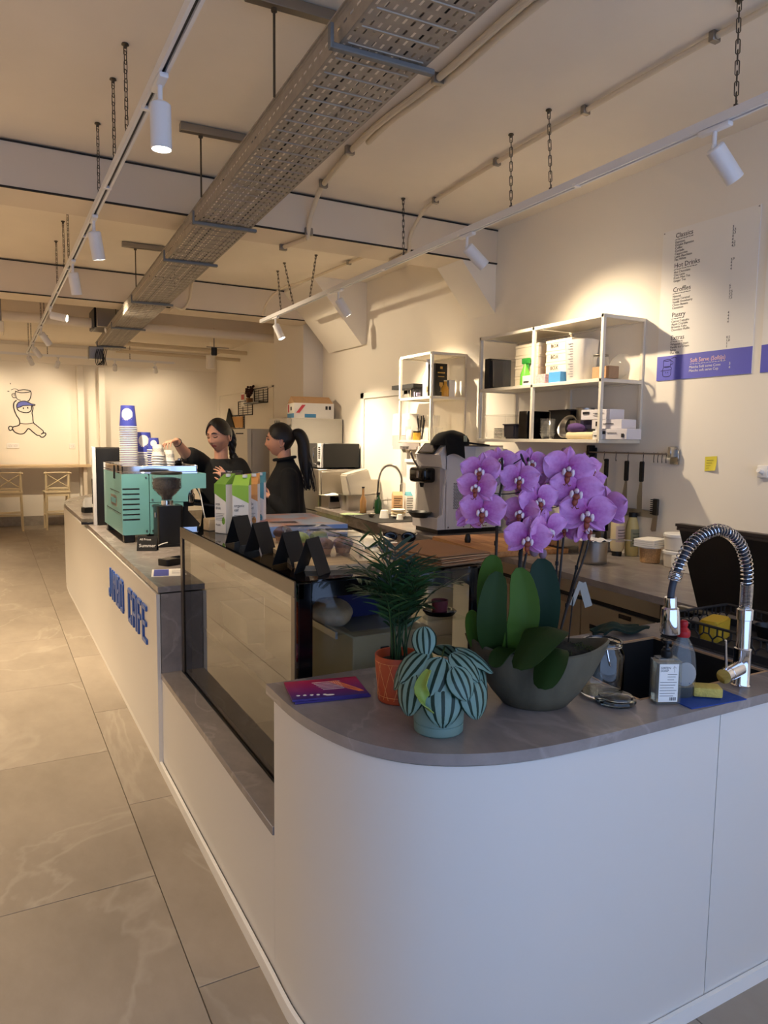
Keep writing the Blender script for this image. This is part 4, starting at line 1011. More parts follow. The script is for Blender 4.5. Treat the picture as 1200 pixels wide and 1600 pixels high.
# parlour palm in an orange patterned pot
palm = thing('parlour_palm', 'feathery green palm in an orange pot with gold line pattern', 'plant', (.952, 1.655, WT), 0)
org = mat('pot_orange', (176, 72, 34), .5)
g = G(); g.lathe([(0, 0), (.050, 0), (.054, .004), (.064, .125), (.0625, .128), (.059, .127), (.055, .105), (0, .105)], 36); g.make('pot', org, palm)
g = G()
for k in range(22):
    a0 = 2 * pi * k / 22
    for s_, zz in ((1, .0), (-1, .0)):
        pts = []
        for i in range(4):
            z = .012 + (.10 * i / 3); a = a0 + s_ * i * .17; rr = .0543 + .0097 * z / .125; pts.append((cos(a) * rr, sin(a) * rr, z))
        if (k + (s_ > 0)) % 2: g.tube(pts, .0007, 4)
for z in (.112, .02): g.tube([(cos(a) * (.0545 + .0095 * z / .125), sin(a) * (.0545 + .0095 * z / .125), z) for a in [2 * pi * i / 30 for i in range(30)]], .0007, 4, closed=True)
g.make('pot_pattern', mat('pot_gold', (222, 148, 84), .45), palm)
g = G(); g.lathe([(.056, .105), (.03, .112), (0, .11)], 18); g.make('soil', M_['soil'], palm)
rp = random.Random(5)
def frond(az, lean, L, npair, ll, parent, droop=1.0):
    d = V((cos(az), sin(az), 0)); base = V((rp.uniform(-.02, .02), rp.uniform(-.02, .02), .105))
    P = [base, base + d * L * lean * .15 + V((0, 0, L * .42)), base + d * L * lean * .5 + V((0, 0, L * .78)), base + d * L * lean + V((0, 0, L * (1.0 - .18 * droop * lean)))]
    S_ = spline(P, 8); N = len(S_); g = G(); g.tube(S_, [.0018 * (1 - .6 * i / N) + .0004 for i in range(N)], 5)
    for j in range(npair):
        u = .45 + .55 * j / (npair - 1); i = min(int(u * (N - 1)), N - 2); p = S_[i]; t = (S_[i + 1] - S_[i]).normalized()
        sd = t.cross(V((0, 0, 1))); sd = sd.normalized() if sd.length > .05 else V((1, 0, 0))
        for s_ in (-1, 1):
            l = ll * (.65 + .35 * sin(pi * (.15 + .75 * j / npair))) * rp.uniform(.85, 1.1); w = .0075
            q = (sd * s_ * .75 + t * .62 + V((0, 0, rp.uniform(-.05, .15)))).normalized()
            def fn(a, b):
                e = sin(pi * min(.97, .08 + a * .9)) ** .7; nn = q.cross(t).normalized().cross(q)
                return p + q * l * a + V((0, 0, -.25 * l * a * a * droop)) + nn * ((b - .5) * w * e) + V((0, 0, .0012 * abs(b - .5)))
            g.surf(fn, 5, 2)
    return g.make('frond', PALMM[rp.randrange(2)], parent, 80, fix=False)
PALMM = [mat('palm_leaf', (40, 72, 34), .45, var=.25, vscale=12), mat('palm_leaf_dark', (26, 54, 28), .45, var=.25, vscale=12)]
for k in range(26):
    frond(2 * pi * k * .382, rp.uniform(.12, .62), rp.uniform(.17, .29), rp.randint(7, 10), rp.uniform(.055, .085), palm, rp.uniform(.5, 1.3))
frond(radians(205), .55, .36, 5, .12, palm, .3); frond(radians(170), .15, .34, 8, .10, palm, .4); frond(radians(60), .12, .31, 9, .080, palm, .4); frond(radians(320), .14, .29, 9, .08, palm, .6); frond(radians(230), .7, .25, 8, .09, palm, .8)

# magenta booklets
t = thing('booklet_stack', 'magenta and purple gradient booklets lying by the palm pot', 'booklet', (.80, 1.795, WT), radians(-12))
def grad():
    m = bpy.data.materials.new('booklet_cover'); m.use_nodes = True
    n = m.node_tree.nodes; L = m.node_tree.links; b = n['Principled BSDF']
    tc = n.new('ShaderNodeTexCoord'); sp = n.new('ShaderNodeSeparateXYZ'); L.new(tc.outputs['Object'], sp.inputs[0])
    mr = n.new('ShaderNodeMapRange'); mr.inputs[1].default_value = -.075; mr.inputs[2].default_value = .075; L.new(sp.outputs['Y'], mr.inputs[0])
    r = n.new('ShaderNodeValToRGB'); r.color_ramp.elements[0].color = lin((58, 44, 120)); r.color_ramp.elements[1].color = lin((176, 34, 70)); e = r.color_ramp.elements.new(.5); e.color = lin((136, 36, 104))
    L.new(mr.outputs[0], r.inputs[0]); L.new(r.outputs[0], b.inputs['Base Color']); b.inputs['Roughness'].default_value = .35
    return m
BK = grad()
for k, (dx, rz) in enumerate(((.004, .03), (0, 0))):
    g = G(); g.T = MX.Translation((dx, 0, 0)) @ MX.Rotation(rz, 4, 'Z'); g.box(-.105, .105, -.074, .074, .0005 + .006 * k, .006 + .006 * k); g.make('booklet', BK, t)
g = G()
for k in range(6): g.box(-.03 + .004 * k, .05, .045 - k * .012, .047 - k * .012, .0121, .0125)
for k in range(5): g.lathe([(.005, 0), (.005, .0005), (0, .0005)], 10, (-.085 + .018 * k, -.045 - .002 * k, .0121))
g.ell((.0, -.058, .0121), (.013, .006, .0006), 12, 4)
g.make('cover_print', M_['paper_white'], t)
g = G()
for k in range(4): g.tube([(.02 + .006 * k, .05, .0122), (.06 + .007 * k, -.02, .0122), (.085 + .004 * k, -.05, .0122)], .001, 4)
g.make('orange_lines', mat('cover_orange', (226, 120, 52), .5), t)

# glass jar and its lid
GL = mat('thick_glass', (244, 248, 246), 0.0, trans=1.0, ior=1.45)
t = thing('glass_jar', 'empty clip-top glass jar behind the loose lid', 'jar', (1.478, 1.432, WT))
g = G(); g.lathe([(0, .004), (.052, .002), (.058, .008), (.060, .02), (.060, .118), (.054, .132), (.050, .138), (.050, .146), (.054, .149), (.054, .155), (.048, .156), (.0465, .150), (.046, .138), (.056, .118), (.0565, .02), (.052, .010), (0, .009)], 36); g.make('jar_body', GL, t)
g = G(); g.tube([(.0525 * cos(a), .0525 * sin(a), .1435) for a in [2 * pi * i / 28 for i in range(28)]], .0015, 5, closed=True); g.tube(spline([(-.03, -.047, .143), (-.032, -.056, .12), (-.026, -.058, .10)], 4), .0015, 5); g.make('wire_clip', M_['chrome'], t)
t = thing('jar_lid', 'round clear glass jar lid lying on the worktop', 'lid', (1.458, 1.385 - .015, WT), 0)
t.location = (1.468, 1.368, WT)
g = G(); g.lathe([(0, .004), (.034, .003), (.040, .001), (.052, .002), (.055, .008), (.053, .014), (.046, .016), (.044, .022), (.030, .027), (0, .028), (0, .022), (.028, .021), (.038, .016), (.036, .008), (0, .008)], 36); g.make('lid_glass', GL, t)

# hand soap and dish soap
t = thing('soap_bottle', 'rectangular clear hand soap bottle with white label and black pump', 'soap bottle', (1.594, 1.312, WT), radians(-25))
g = G(); g.prism(rrect(-.036, .036, -.024, .024, .008), .001, .125); bmesh.ops.bevel(g.bm, geom=[e for e in g.bm.edges if all(v.co.z > .12 for v in e.verts)], offset=.008, segments=3, affect='EDGES')
g.make('bottle', pane('soap_clear', (.86, .86, .82), 1.45, .02, .10, (.8, .78, .7)), t)
g = G(); g.prism(rrect(-.032, .032, -.020, .020, .007), .005, .112); g.make('liquid', mat('soap_liquid', (206, 200, 176), .1, trans=.8, ior=1.33), t)
g = G(); g.box(-.029, .024, -.0248, -.0243, .008, .112); g.make('label', M_['paper_white'], t)
g = G()
TT = lambda x, z: frame((x, -.0250, z), (1, 0, 0), (0, 0, 1))
g.text("GREEN", .009, TT(-.026, .099), ex=.0001); g.text("SOAP", .009, TT(-.026, .091), ex=.0001)
for k in range(9): g.box(-.026 + (.02 if k < 3 else 0), .02 - .004 * (k % 3), -.0251, -.0249, .084 - k * .0075, .0852 - k * .0075)
for k in range(6): g.box(.002 + k * .003, .0034 + k * .003 + .0008 * (k % 2), -.0251, -.0249, .012, .021)
g.tube([(.012, -.025, .09), (.012, -.025, .108)], .0004, 4); g.tube([(.008, -.025, .10), (.012, -.025, .106), (.017, -.025, .101)], .0004, 4)
g.make('label_print', M_['ink'], t)
g = G(); g.lathe([(0, .125), (.014, .125), (.015, .128), (.015, .143), (.011, .147), (.0105, .152), (0, .152)], 20); g.cyl((0, 0, .15), (0, 0, .165), .005, n=10); g.lathe([(0, .163), (.011, .163), (.012, .166), (.011, .172), (0, .173)], 16); g.tube([(0, 0, .168), (0, .02, .168), (0, .034, .163)], [.006, .005, .004], 8); g.make('pump', M_['black_plastic'], t)
t = thing('dish_soap_bottle', 'clear dish soap bottle with red cap and dark liquid at the bottom', 'soap bottle', (1.664, 1.318, WT), radians(-25))
g = G(); g.lathe([(0, .001), (.034, .001), (.038, .005), (.040, .05), (.041, .085), (.036, .125), (.025, .152), (.0155, .168), (.014, .174), (0, .174)], 28, sy=.62); g.make('bottle', pane('dish_clear', (.84, .86, .82), 1.5, .02, .06), t)
g = G(); g.lathe([(0, .004), (.033, .004), (.0365, .008), (.038, .034), (0, .034)], 24, sy=.60); g.make('liquid', mat('dish_liquid', (30, 36, 20), .2), t)
g = G(); g.ell((0, -.0245, .072), (.030, .003, .034), 22, 10); g.make('label', mat('dish_label', (150, 150, 146), .5), t)
g = G(); g.text('abc', .018, frame((-.02, -.0285, .045), (1, 0, 0), (0, 0, 1)), ex=.0001) if 0 else [g.box(-.02 + .006 * k, -.0165 + .006 * k, -.0262, -.0255, .046, .054 + .004 * (k % 3)) for k in range(6)]
g.make('label_print', M_['ink_blue'], t)
g = G(); g.lathe([(0, .172), (.017, .172), (.0185, .176), (.0185, .188), (.013, .194), (.009, .199), (.0115, .204), (.011, .214), (.006, .218), (0, .218)], 20); g.make('cap', mat('cap_red', (168, 28, 34), .35), t)
o = thing('cleaning_cloth', 'blue woven cleaning cloth under the sponge', 'cloth', (1.715, 1.27, WT), radians(-6))
g = G(); g.surf(lambda u, v: ((u - .5) * .20, (v - .5) * .085, .003 + .0012 * sin(u * 9) * sin(v * 7)), 16, 8, .003); g.make('cloth', mat('cloth_blue', (38, 72, 148), .9, bump=.6, bscale=220), o)
o = thing('sponge', 'yellow sponge lying on the blue cloth', 'sponge', (1.728, 1.285, WT + .0068), radians(-38))
g = G(); g.box(-.038, .038, -.026, .026, 0, .026, .004, 2); g.make('foam', mat('sponge_yellow', (196, 176, 92), .95, var=.12, vscale=60, bump=.8, bscale=160), o)

# chrome tap with a spring spout
t = thing('spring_tap', 'chrome spring-spout kitchen tap at the right of the near worktop', 'tap', (1.905, 1.303, WT))
g = G(); g.lathe([(0, 0), (.026, 0), (.027, .004), (.024, .008), (.0235, .105), (.0245, .108), (.0245, .112), (.0195, .114), (.0195, .196), (.023, .198), (.023, .226), (.018, .23), (0, .23)], 28); g.make('column', M_['chrome'], t)
g = G(); g.cyl((-.02, -.005, .055), (-.085, -.018, .052), .0215, n=24); g.lathe([(0, 0), (0.0001, 0)], 3); g.make('mixer_body', M_['chrome'], t)
g = G(); g.cyl((-.085, -.018, .052), (-.112, -.0235, .0505), .0205, n=24); g.cyl((-.10, -.021, .07), (-.112, -.023, .155), .0042, .0034, n=10); g.make('lever', M_['chrome'], t)
path = spline([(0, 0, .225), (0, 0, .30), (-.010, 0, .365), (-.052, 0, .428), (-.13, 0, .464), (-.205, 0, .452), (-.262, 0, .418), (-.298, 0, .362), (-.314, 0, .32), (-.318, 0, .292)], 10)
g = G(); g.tube(path, .0095, 10); g.make('hose', mat('hose_grey', (44, 50, 62), .5), t)
# spring: dense at both ends, open over the arch
g = G(); acc = [0.0]
for a, b in zip(path, path[1:]): acc.append(acc[-1] + (b - a).length)
TOT = acc[-1]; smax = TOT - .045
def at_len(s):
    for i in range(len(acc) - 1):
        if acc[i + 1] >= s: f = (s - acc[i]) / max(1e-9, acc[i + 1] - acc[i]); return path[i].lerp(path[i + 1], f), (path[i + 1] - path[i]).normalized()
    return path[-1], (path[-1] - path[-2]).normalized()
pts = []; ph = 0; s = 0.0
while s < smax:
    pitch = .0042 if s < .075 or s > smax - .022 else .0125
    p, tg = at_len(s); nx = V((0, 1, 0)); ny = tg.cross(nx).normalized(); pts.append(p + (nx * cos(ph) + ny * sin(ph)) * .0165)
    ph += 2 * pi / 14; s += pitch / 14
g.tube(pts, .0016, 5); g.make('spring', M_['chrome'], t)
g = G(); e = path[-1]; g.T = MX.Translation(e) @ MX.Rotation(radians(-3), 4, 'Y')
g.lathe([(0, 0), (.016, 0), (.0165, -.005), (.0165, -.026), (.022, -.030), (.0235, -.036), (.027, -.095), (.026, -.098), (.021, -.098), (.019, -.092), (0, -.092)], 28); g.make('spray_head', M_['chrome'], t)
g = G(); g.T = MX.Translation(e); g.box(.022, .030, -.006, .006, -.085, -.05, .003); g.make('spray_button', M_['black_plastic'], t)
# dark lattice dish basket beside the sink
t = thing('dish_basket', 'dark grey plastic dish basket with hexagon openings', 'basket', (2.13, 1.36, WT))
g = G(); sx_, sy_, hz = .36, .42, .085; pl = mat('basket_grey', (38, 38, 40), .5)
def lattice(P, w, h):
    n = int(w / .05)
    g.tube([P(0, h), P(w, h)], .005, 6); g.tube([P(0, .002), P(w, .002)], .005, 6); g.tube([P(0, h * .36), P(w, h * .36)], .003, 5)
    g.quad(P(0, 0), P(w, 0), P(w, h * .34), P(0, h * .34))
    for k in range(n + 1):
        a = k * w / n; g.tube([P(a, h * .36), P(a, h * .5)], .003, 5); m_ = a + w / n / 2
        if k < n:
            g.tube([P(a, h * .5), P(a + w / n * .3, h * .68), P(a + w / n * .7, h * .68), P(a + w / n, h * .5)], .003, 5); g.tube([P(a + w / n * .3, h * .68), P(a + w / n * .3, h)], .003, 5); g.tube([P(a + w / n * .7, h * .68), P(a + w / n * .7, h)], .003, 5)
lattice(lambda a, z: (0, a, z), sy_, hz); lattice(lambda a, z: (sx_, a, z), sy_, hz); lattice(lambda a, z: (a, 0, z), sx_, hz); lattice(lambda a, z: (a, sy_, z), sx_, hz)
g.box(0, sx_, 0, sy_, .001, .006); g.make('basket', pl, t, fix=False)
t = thing('cleaning_pad', 'folded yellow cleaning pad lying in the dark basket', 'cleaning pad', (2.26, 1.66, WT + .0065), .3)
g = G(); g.prism(rrect(-.07, .07, -.035, .035, .02), 0, .075); bmesh.ops.bevel(g.bm, geom=g.bm.edges[:], offset=.006, segments=2, affect='EDGES'); g.make('pad', mat('pad_yellow', (200, 164, 40), .7, bump=.4, bscale=80), t)
for k, (x, y, r) in enumerate(((2.40, 1.55, .045), (2.36, 1.44, .038))):
    t = thing('dark_bowl', ('rounded dark bowl lying in the basket', 'smaller dark bowl in the front of the basket')[k], 'bowl', (x, y, WT + .0065))
    g = G(); g.lathe([(0, 0), (r * .6, 0), (r, r * 1.3), (r * .96, r * 1.3), (r * .55, .004), (0, .004)], 20); g.make('bowl', M_['black_plastic'], t)
t = thing('green_cloth', 'dark green folded cloth on the staff edge of the near worktop', 'cloth', (2.02, 1.88, WT), radians(-10))
g = G(); g.surf(lambda u, v: ((u - .5) * .20 + .012 * sin(v * 9), (v - .5) * .09, .016 + .014 * sin(u * 8 + 2 * v) * sin(v * 5 + 1) + .012 * sin(pi * u)), 20, 12, .008); g.make('cloth', mat('cloth_green', (24, 44, 36), .95, bump=.5, bscale=60), t)
# ------------------------------------------------------------------ on the cake display
ZT = 1.1815
def tent(label, x, y, rz, w=.085, h=.075, d=.06, m=None, name='tent_card', printer=None):
    t = thing(name, label, 'card', (x, y, ZT), rz, 'black tent cards' if name == 'tent_card' and z_is(ZT) else None)
    for s_, nm in ((-1, 'front_leaf'), (1, 'rear_leaf')):
        g = G(); a = V((0, 0, h)); b = V((0, s_ * d / 2, 0)); n_ = V((0, h * s_, d / 2)).normalized() * .0008
        pts = [(-w / 2, b.y, b.z), (w / 2, b.y, b.z), (w / 2, 0, h), (-w / 2, 0, h)]
        A = [g.v(V(p) + n_) for p in pts]; B = [g.v(V(p) - n_) for p in pts]
        g.face(A); g.face(B[::-1])
        for i in range(4): g.face([A[i], B[i], B[(i + 1) % 4], A[(i + 1) % 4]])
        g.make(nm, m or CARD, t)
    if printer: printer(t, h, d)
    return t
def z_is(z): return True
CARD = mat('card_black', (28, 27, 27), .75)
for lb, x, y, rz in (('farthest of the four black tent cards, before the drink cartons', .872, 2.80, 28), ('second farthest black tent card along the display edge', .870, 2.55, 32), ('large black tent card in the middle of the display edge', .872, 2.25, 30), ('nearest and narrowest black tent card on the display corner', .880, 2.08, 40)):
    tent(lb, x, y, radians(rz), .085, .112, .085)
# oat drink cartons
def carton(label, x, y, rz, cap, face, words_, m=None):
    t = thing('drink_carton', label, 'carton', (x, y, ZT), rz, 'drink cartons on the display')
    g = G(); g.box(-.036, .036, -.030, .030, 0, .185, .002, 1); g.make('body', M_['paper_white'], t)
    g = G()       # slanted folded top
    b = [(-.036, -.03), (.036, -.03), (.036, .03), (-.036, .03)]; lo = [g.v((x_, y_, .185)) for x_, y_ in b]; hi = [g.v((-.036, -.004, .200)), g.v((.036, -.004, .206)), g.v((.036, .03, .225)), g.v((-.036, .03, .220))]
    g.face(hi); [g.face([lo[i], lo[(i + 1) % 4], hi[(i + 1) % 4], hi[i]]) for i in range(4)]; g.make('folded_top', face, t)
    g = G(); g.prism([(-.0365, .150), (.0365, .12), (.0365, .1855), (-.0365, .1855)], 0, .0006); g.bm.transform(MX(((1, 0, 0, 0), (0, 0, -1, -.0300), (0, 1, 0, 0), (0, 0, 0, 1)))); g.make('colour_band', face, t)
    g = G(); g.lathe([(0, 0), (.011, 0), (.0115, .003), (.011, .011), (0, .012)], 16, (.012, .010, .212)); g.make('cap', cap, t)
    g = G(); T = lambda x_, z, : frame((x_, -.0308, z), (1, 0, 0), (0, 0, 1))
    g.text(words_[0], .0155, T(-.028, .106), ex=.0001); g.text(words_[1], .0155, T(-.028, .090), ex=.0001)
    for k in range(5): g.box(-.028, .026 - .006 * (k % 2), -.0309, -.0306, .074 - k * .006, .0752 - k * .006)
    g.text(words_[2], .011, T(-.028, .028), ex=.0001)
    g.text('alpro', .020, frame((-.0365, .024, .12), (0, -1, 0), (0, 0, 1)), ex=.0001)
    g.make('print', M_['ink'], t)
    g = G(); g.ell((.020, -.0302, .048), (.010, .0006, .014), 12, 6); g.ell((-.0362, .0, .05), (.0006, .016, .02), 12, 6); g.make('picture', face, t)
    t.scale = (.98, .98, 1.18)
lime = mat('carton_lime', (150, 196, 70), .5); orange = mat('carton_orange', (224, 158, 88), .5); teal = mat('carton_teal', (92, 158, 172), .5); green = mat('carton_green', (120, 170, 60), .5)
carton('lime topped oat drink carton nearest the black tent cards', .958, 3.05, radians(-30), M_['white_plastic'], lime, ('organic', 'oat', 'BARISTA'))
carton('orange topped oat drink carton second from the left', 1.025, 3.13, radians(-30), M_['white_plastic'], orange, ('organic', 'almond', 'NATURAL'))
carton('teal topped drink carton at the right of the row', 1.085, 3.22, radians(-30), M_['white_plastic'], teal, ('oat', 'drink', 'ZERO'))
carton('green topped drink carton at the left, seen from its side', .912, 3.15, radians(-62), M_['white_plastic'], green, ('soya', 'drink', 'PLAIN'))
t = thing('menu_stand', 'clear acrylic stand with a brown card behind the drink cartons', 'sign', (.985, 3.30, ZT), radians(-20))
g = G(); g.box(-.052, .052, -.003, .003, 0, .27); g.make('acrylic', CLEAR, t)
g = G(); g.box(-.046, .046, -.004, -.0032, .01, .262); g.make('brown_card', mat('card_brown', (92, 78, 62), .6), t)
g = G(); g.text('Jimbo', .028, frame((-.03, -.0045, .215), (1, 0, 0), (0, 0, 1)), ex=.0002); g.make('lettering', M_['paper_white'], t)
g = G(); g.box(-.05, .05, -.03, .03, 0, .004); g.make('foot', CLEAR, t)
t = thing('wooden_block', 'small pale wooden block beside the drink cartons', 'block', (.895, 3.27, ZT), .2)
g = G(); g.box(-.04, .04, -.03, .03, 0, .055, .003, 1); g.make('block', WOODT, t)
# serving board with clear cake boxes
t = thing('serving_board', 'pale wooden serving board under the clear cake boxes', 'board', (1.06, 2.43, ZT), radians(-8))
g = G(); g.prism(rrect(-.16, .17, -.34, .34, .05, 6), 0, .016); bmesh.ops.bevel(g.bm, geom=[e for e in g.bm.edges if abs(e.calc_face_angle(0)) > 1], offset=.003, segments=2, affect='EDGES'); g.make('board', WOODT, t)
ZB = ZT + .0165
def cakebox(label, x, y, rz, sx, sy, sz):
    t = thing('cake_box', label, 'cake box', (x, y, ZB), rz, 'clear cake boxes')
    g = G(); g.box(-sx, sx, -sy, sy, .001, sz, .010, 2); g.make('clear_cover', CLEAR, t)
    g = G(); g.box(-sx - .004, sx + .004, -sy - .004, sy + .004, 0, .006, .002, 1); g.make('tray', CLEAR, t); return t
def muffin(label, x, y, m, r=.033, z=ZB + .0065):
    t = thing('muffin', label, 'muffin', (x, y, z)); sd = RN.random() * 60
    g = G(); n = 26
    for_ = [(0, 0), (r * .72, 0), (r * .95, .028)]; g.lathe(for_ + [(0, .03)], n); g.make('paper_case', M_['kraft'], t)
    g = G(); g.ell((0, 0, .032), (r * 1.08, r * 1.08, .024), 20, 10, lambda p: p * (1 + .10 * noise.noise(p * 60 + V((sd, 0, 0))))); g.make('crown', m, t)
veg = mat('muffin_green', (148, 160, 78), .8, var=.3, vscale=40, bump=.5, bscale=80)
cakebox('clear cake box with a dark muffin behind the far tent cards', 1.00, 2.66, radians(-10), .07, .07, .075)
muffin('dark chocolate muffin in the far clear cake box', 1.00, 2.66, M_['muffin'], .036)
cakebox('clear cake box holding green cakes in the middle of the board', 1.03, 2.47, radians(-8), .085, .075, .080)
muffin('pale green cake at the left in the middle clear box', .995, 2.47, veg); muffin('pale green cake at the right in the middle clear box', 1.07, 2.47, mat('muffin_green_dark', (110, 124, 66), .8, var=.3, vscale=40, bump=.5, bscale=80))
cakebox('clear cake box with brown cakes nearest the tent cards', 1.05, 2.29, radians(-8), .085, .075, .085)
muffin('brown nut cake left in the near clear box', 1.01, 2.29, mat('nut_cake', (120, 84, 56), .8, var=.4, vscale=60, bump=.6, bscale=80)); muffin('brown nut cake right in the near clear box', 1.085, 2.29, bpy.data.materials['nut_cake'])
cakebox('empty looking clear cake box at the near end of the board', 1.13, 2.17, radians(-6), .075, .07, .07)
t = thing('cookie_tray', 'low clear tray of brown cookies before the picture box', 'tray', (1.19, 2.76, ZT), radians(-6))
g = G(); g.box(-.12, .12, -.07, .07, 0, .04, .008, 2); g.make('clear_cover', CLEAR, t)
for i, (x, y) in enumerate(((.08, 0), (.0, .01), (-.08, -.01))):
    o = thing('cookie', ('brown cookie at the right of the low clear tray', 'brown cookie at the middle of the low clear tray', 'brown cookie at the left of the low clear tray')[i], 'cookie', (1.19 + x, 2.76 + y, ZT + .009))
    g = G(); g.ell((0, 0, .009), (.033, .033, .010), 16, 8, lambda p: p * (1 + .1 * noise.noise(p * 50 + V((i, 0, 0))))); g.make('dough', M_['muffin'], o)
# blue picture box
t = thing('picture_box', 'flat pastry box with a blue and pink picture behind the cake boxes', 'box', (1.225, 3.17, ZT), radians(-4))
def cloudm():
    m = bpy.data.materials.new('box_picture'); m.use_nodes = True
    n = m.node_tree.nodes; L = m.node_tree.links; b = n['Principled BSDF']
    tc = n.new('ShaderNodeTexCoord'); nz = n.new('ShaderNodeTexNoise'); nz.inputs['Scale'].default_value = 9; L.new(tc.outputs['Object'], nz.inputs[0])
    r = n.new('ShaderNodeValToRGB'); r.color_ramp.elements[0].position = .35; r.color_ramp.elements[0].color = lin((214, 140, 120)); r.color_ramp.elements[1].position = .6; r.color_ramp.elements[1].color = lin((178, 196, 222))
    L.new(nz.outputs[0], r.inputs[0]); L.new(r.outputs[0], b.inputs['Base Color']); b.inputs['Roughness'].default_value = .3; return m
g = G(); g.box(-.19, .19, -.26, .26, 0, .045, .002, 1); g.make('carton', mat('box_blue', (128, 156, 204), .45), t)
g = G(); g.box(-.185, .185, -.255, .255, .0448, .0456); g.make('picture', cloudm(), t)
# paper bags with sunglasses on top
t = thing('paper_bag_stack', 'stack of flat brown paper bags at the right end of the display', 'paper bags', (1.40, 2.19, ZT), radians(8))
for k in range(6):
    g = G(); s_ = RN.uniform(-.05, .05); g.T = MX.Translation((RN.uniform(-.008, .008), RN.uniform(-.012, .012), 0)) @ MX.Rotation(s_, 4, 'Z')
    g.surf(lambda u, v: ((u - .5) * .24, (v - .5) * .34, .003 + k * .0055 + .006 * max(0, u - .6) * sin(3 * v + k) + .010 * (v - .5) ** 2 * (k / 5)), 8, 8, .0035); g.make('paper_bag', M_['kraft'] if k % 2 else M_['cardboard'], t)
t = thing('sunglasses', 'black sunglasses lying on the stack of brown paper bags', 'sunglasses', (1.325, 2.31, ZT + .045), radians(-30))
for s_ in (-1, 1):
    g = G(); g.tube([(s_ * .034 + .026 * cos(a), -.002 * abs(cos(a)), .018 + .018 * sin(a)) for a in [2 * pi * i / 20 for i in range(20)]], .0022, 6, closed=True); g.make('rim', M_['black_gloss'], t)
    g = G(); g.ell((s_ * .034, 0, .018), (.025, .0012, .017), 18, 6); g.make('lens', mat('sun_lens', (20, 18, 16), .05), t) if s_ < 0 else g.make('lens', bpy.data.materials['sun_lens'], t)
    g = G(); g.tube(spline([(s_ * .061, 0, .024), (s_ * .066, .05, .024), (s_ * .066, .10, .022), (s_ * .062, .13, .010)], 4), .0022, 6); g.make('temple', M_['black_gloss'], t)
g = G(); g.tube([(-.009, 0, .024), (0, -.002, .027), (.009, 0, .024)], .002, 6); g.make('bridge', M_['black_gloss'], t)
t = thing('pen_tray', 'small clear pen tray by the paper bags', 'tray', (1.235, 2.36, ZT), .5)
g = G(); g.box(-.06, .06, -.03, .03, 0, .022, .004, 1); g.make('tray_body', CLEAR, t)
g = G(); g.cyl((-.05, -.008, .026), (.06, .006, .026), .004, n=8); g.make('pen', M_['black_plastic'], t)

# ------------------------------------------------------------------ far counter: coffee machine, grinder, cups
em = thing('espresso_machine', 'mint green espresso machine with vents and a polished cup rail', 'coffee machine', (.757, 5.0, WT))
def xz(g, poly, y0, y1):
    g.T = MX(((1, 0, 0, 0), (0, 0, -1, 0), (0, 1, 0, 0), (0, 0, 0, 1))); g.prism(poly, -y1, -y0); g.T = None
D_ = .85
g = G(); xz(g, [(.02, .06), (.435, .06), (.435, .30), (.30, .30), (.30, .455), (.02, .455)], .012, D_ - .012); g.make('inner_body', M_['black_matte'], em)
g = G(); xz(g, rrect(.0, .173, .052, .458, .012), 0, .012); g.make('side_panel', M_['mint'], em)
g = G(); xz(g, [(.178, .052), (.40, .052), (.40, .262), (.178, .262)], 0, .012); g.make('side_panel', M_['mint'], em)
arc_ = [(.432 + .055 - .055 * cos(radians(a)), .300 + .055 * sin(radians(a))) for a in range(0, 91, 15)]
g = G(); xz(g, [(.178, .266), (.432, .266)] + arc_ + [(.558, .355), (.558, .458), (.178, .458)], 0, .012); g.make('side_panel', M_['mint'], em)
g = G(); g.box(0, .012, .012, D_, .052, .458, .003, 1); g.make('back_panel', M_['mint'], em)
g = G(); g.box(-.0015, .0005, .10, .52, .33, .334); g.box(-.0015, .0005, .06, .70, .19, .194); g.make('panel_seam', M_['black_matte'], em)
g = G(); g.box(-.003, .001, .22, .48, .225, .30, .002, 1); g.make('badge', M_['steel'], em)
g = G(); g.text('KVDW', .055, frame((-.0032, .46, .24), (0, -1, 0), (0, 0, 1)), ex=.0004, sx=.85) if 0 else g.box(-.004, -.002, .25, .45, .245, .28); g.make('badge_plate', M_['mint_cloth'], em)
for k in range(7):
    g = G(); z = .355 - k * .034; g.box(.004, .112, -.0012, .002, z, z + .009, .001, 1); g.make('vent_slot', M_['black_matte'], em)
for x, z in ((.155, .435), (.155, .075), (.195, .435), (.195, .285), (.195, .245), (.195, .075)):
    g = G(); g.cyl((x, .002, z), (x, -.003, z), .006, n=10); g.make('screw', M_['steel'], em)
g = G(); g.box(.35, .558, .013, D_, .355, .458, .004, 1); g.make('head_box', M_['mint'], em)
for y in (.22, .60):
    g = G(); g.lathe([(0, .24), (.035, .24), (.04, .25), (.04, .30), (.032, .31), (.032, .36), (0, .36)], 22, (.49, y, 0)); g.make('group_head', M_['chrome'], em)
    g = G(); g.lathe([(0, .215), (.034, .215), (.038, .24), (0, .24)], 20, (.49, y, 0)); g.tube([(.51, y, .228), (.60, y - .01, .222), (.68, y - .02, .21)], [.010, .013, .015], 10); g.make('portafilter', M_['black_plastic'], em)
g = G(); g.tube(spline([(.50, .06, .36), (.53, .05, .30), (.545, .04, .20), (.56, .02, .10)], 5), .005, 8); g.make('steam_wand', M_['chrome'], em)
for y in (.05, D_ - .06):
    for x in (.03, .44):
        g = G(); g.box(x - .02, x + .05, y - .04, y + .03, 0, .06, .006, 1); g.make('foot', M_['black_plastic'], em)
g = G(); g.box(.30, .56, .02, D_ - .02, .012, .055, .004, 1); g.make('drip_tray', M_['black_plastic'], em)
g = G()
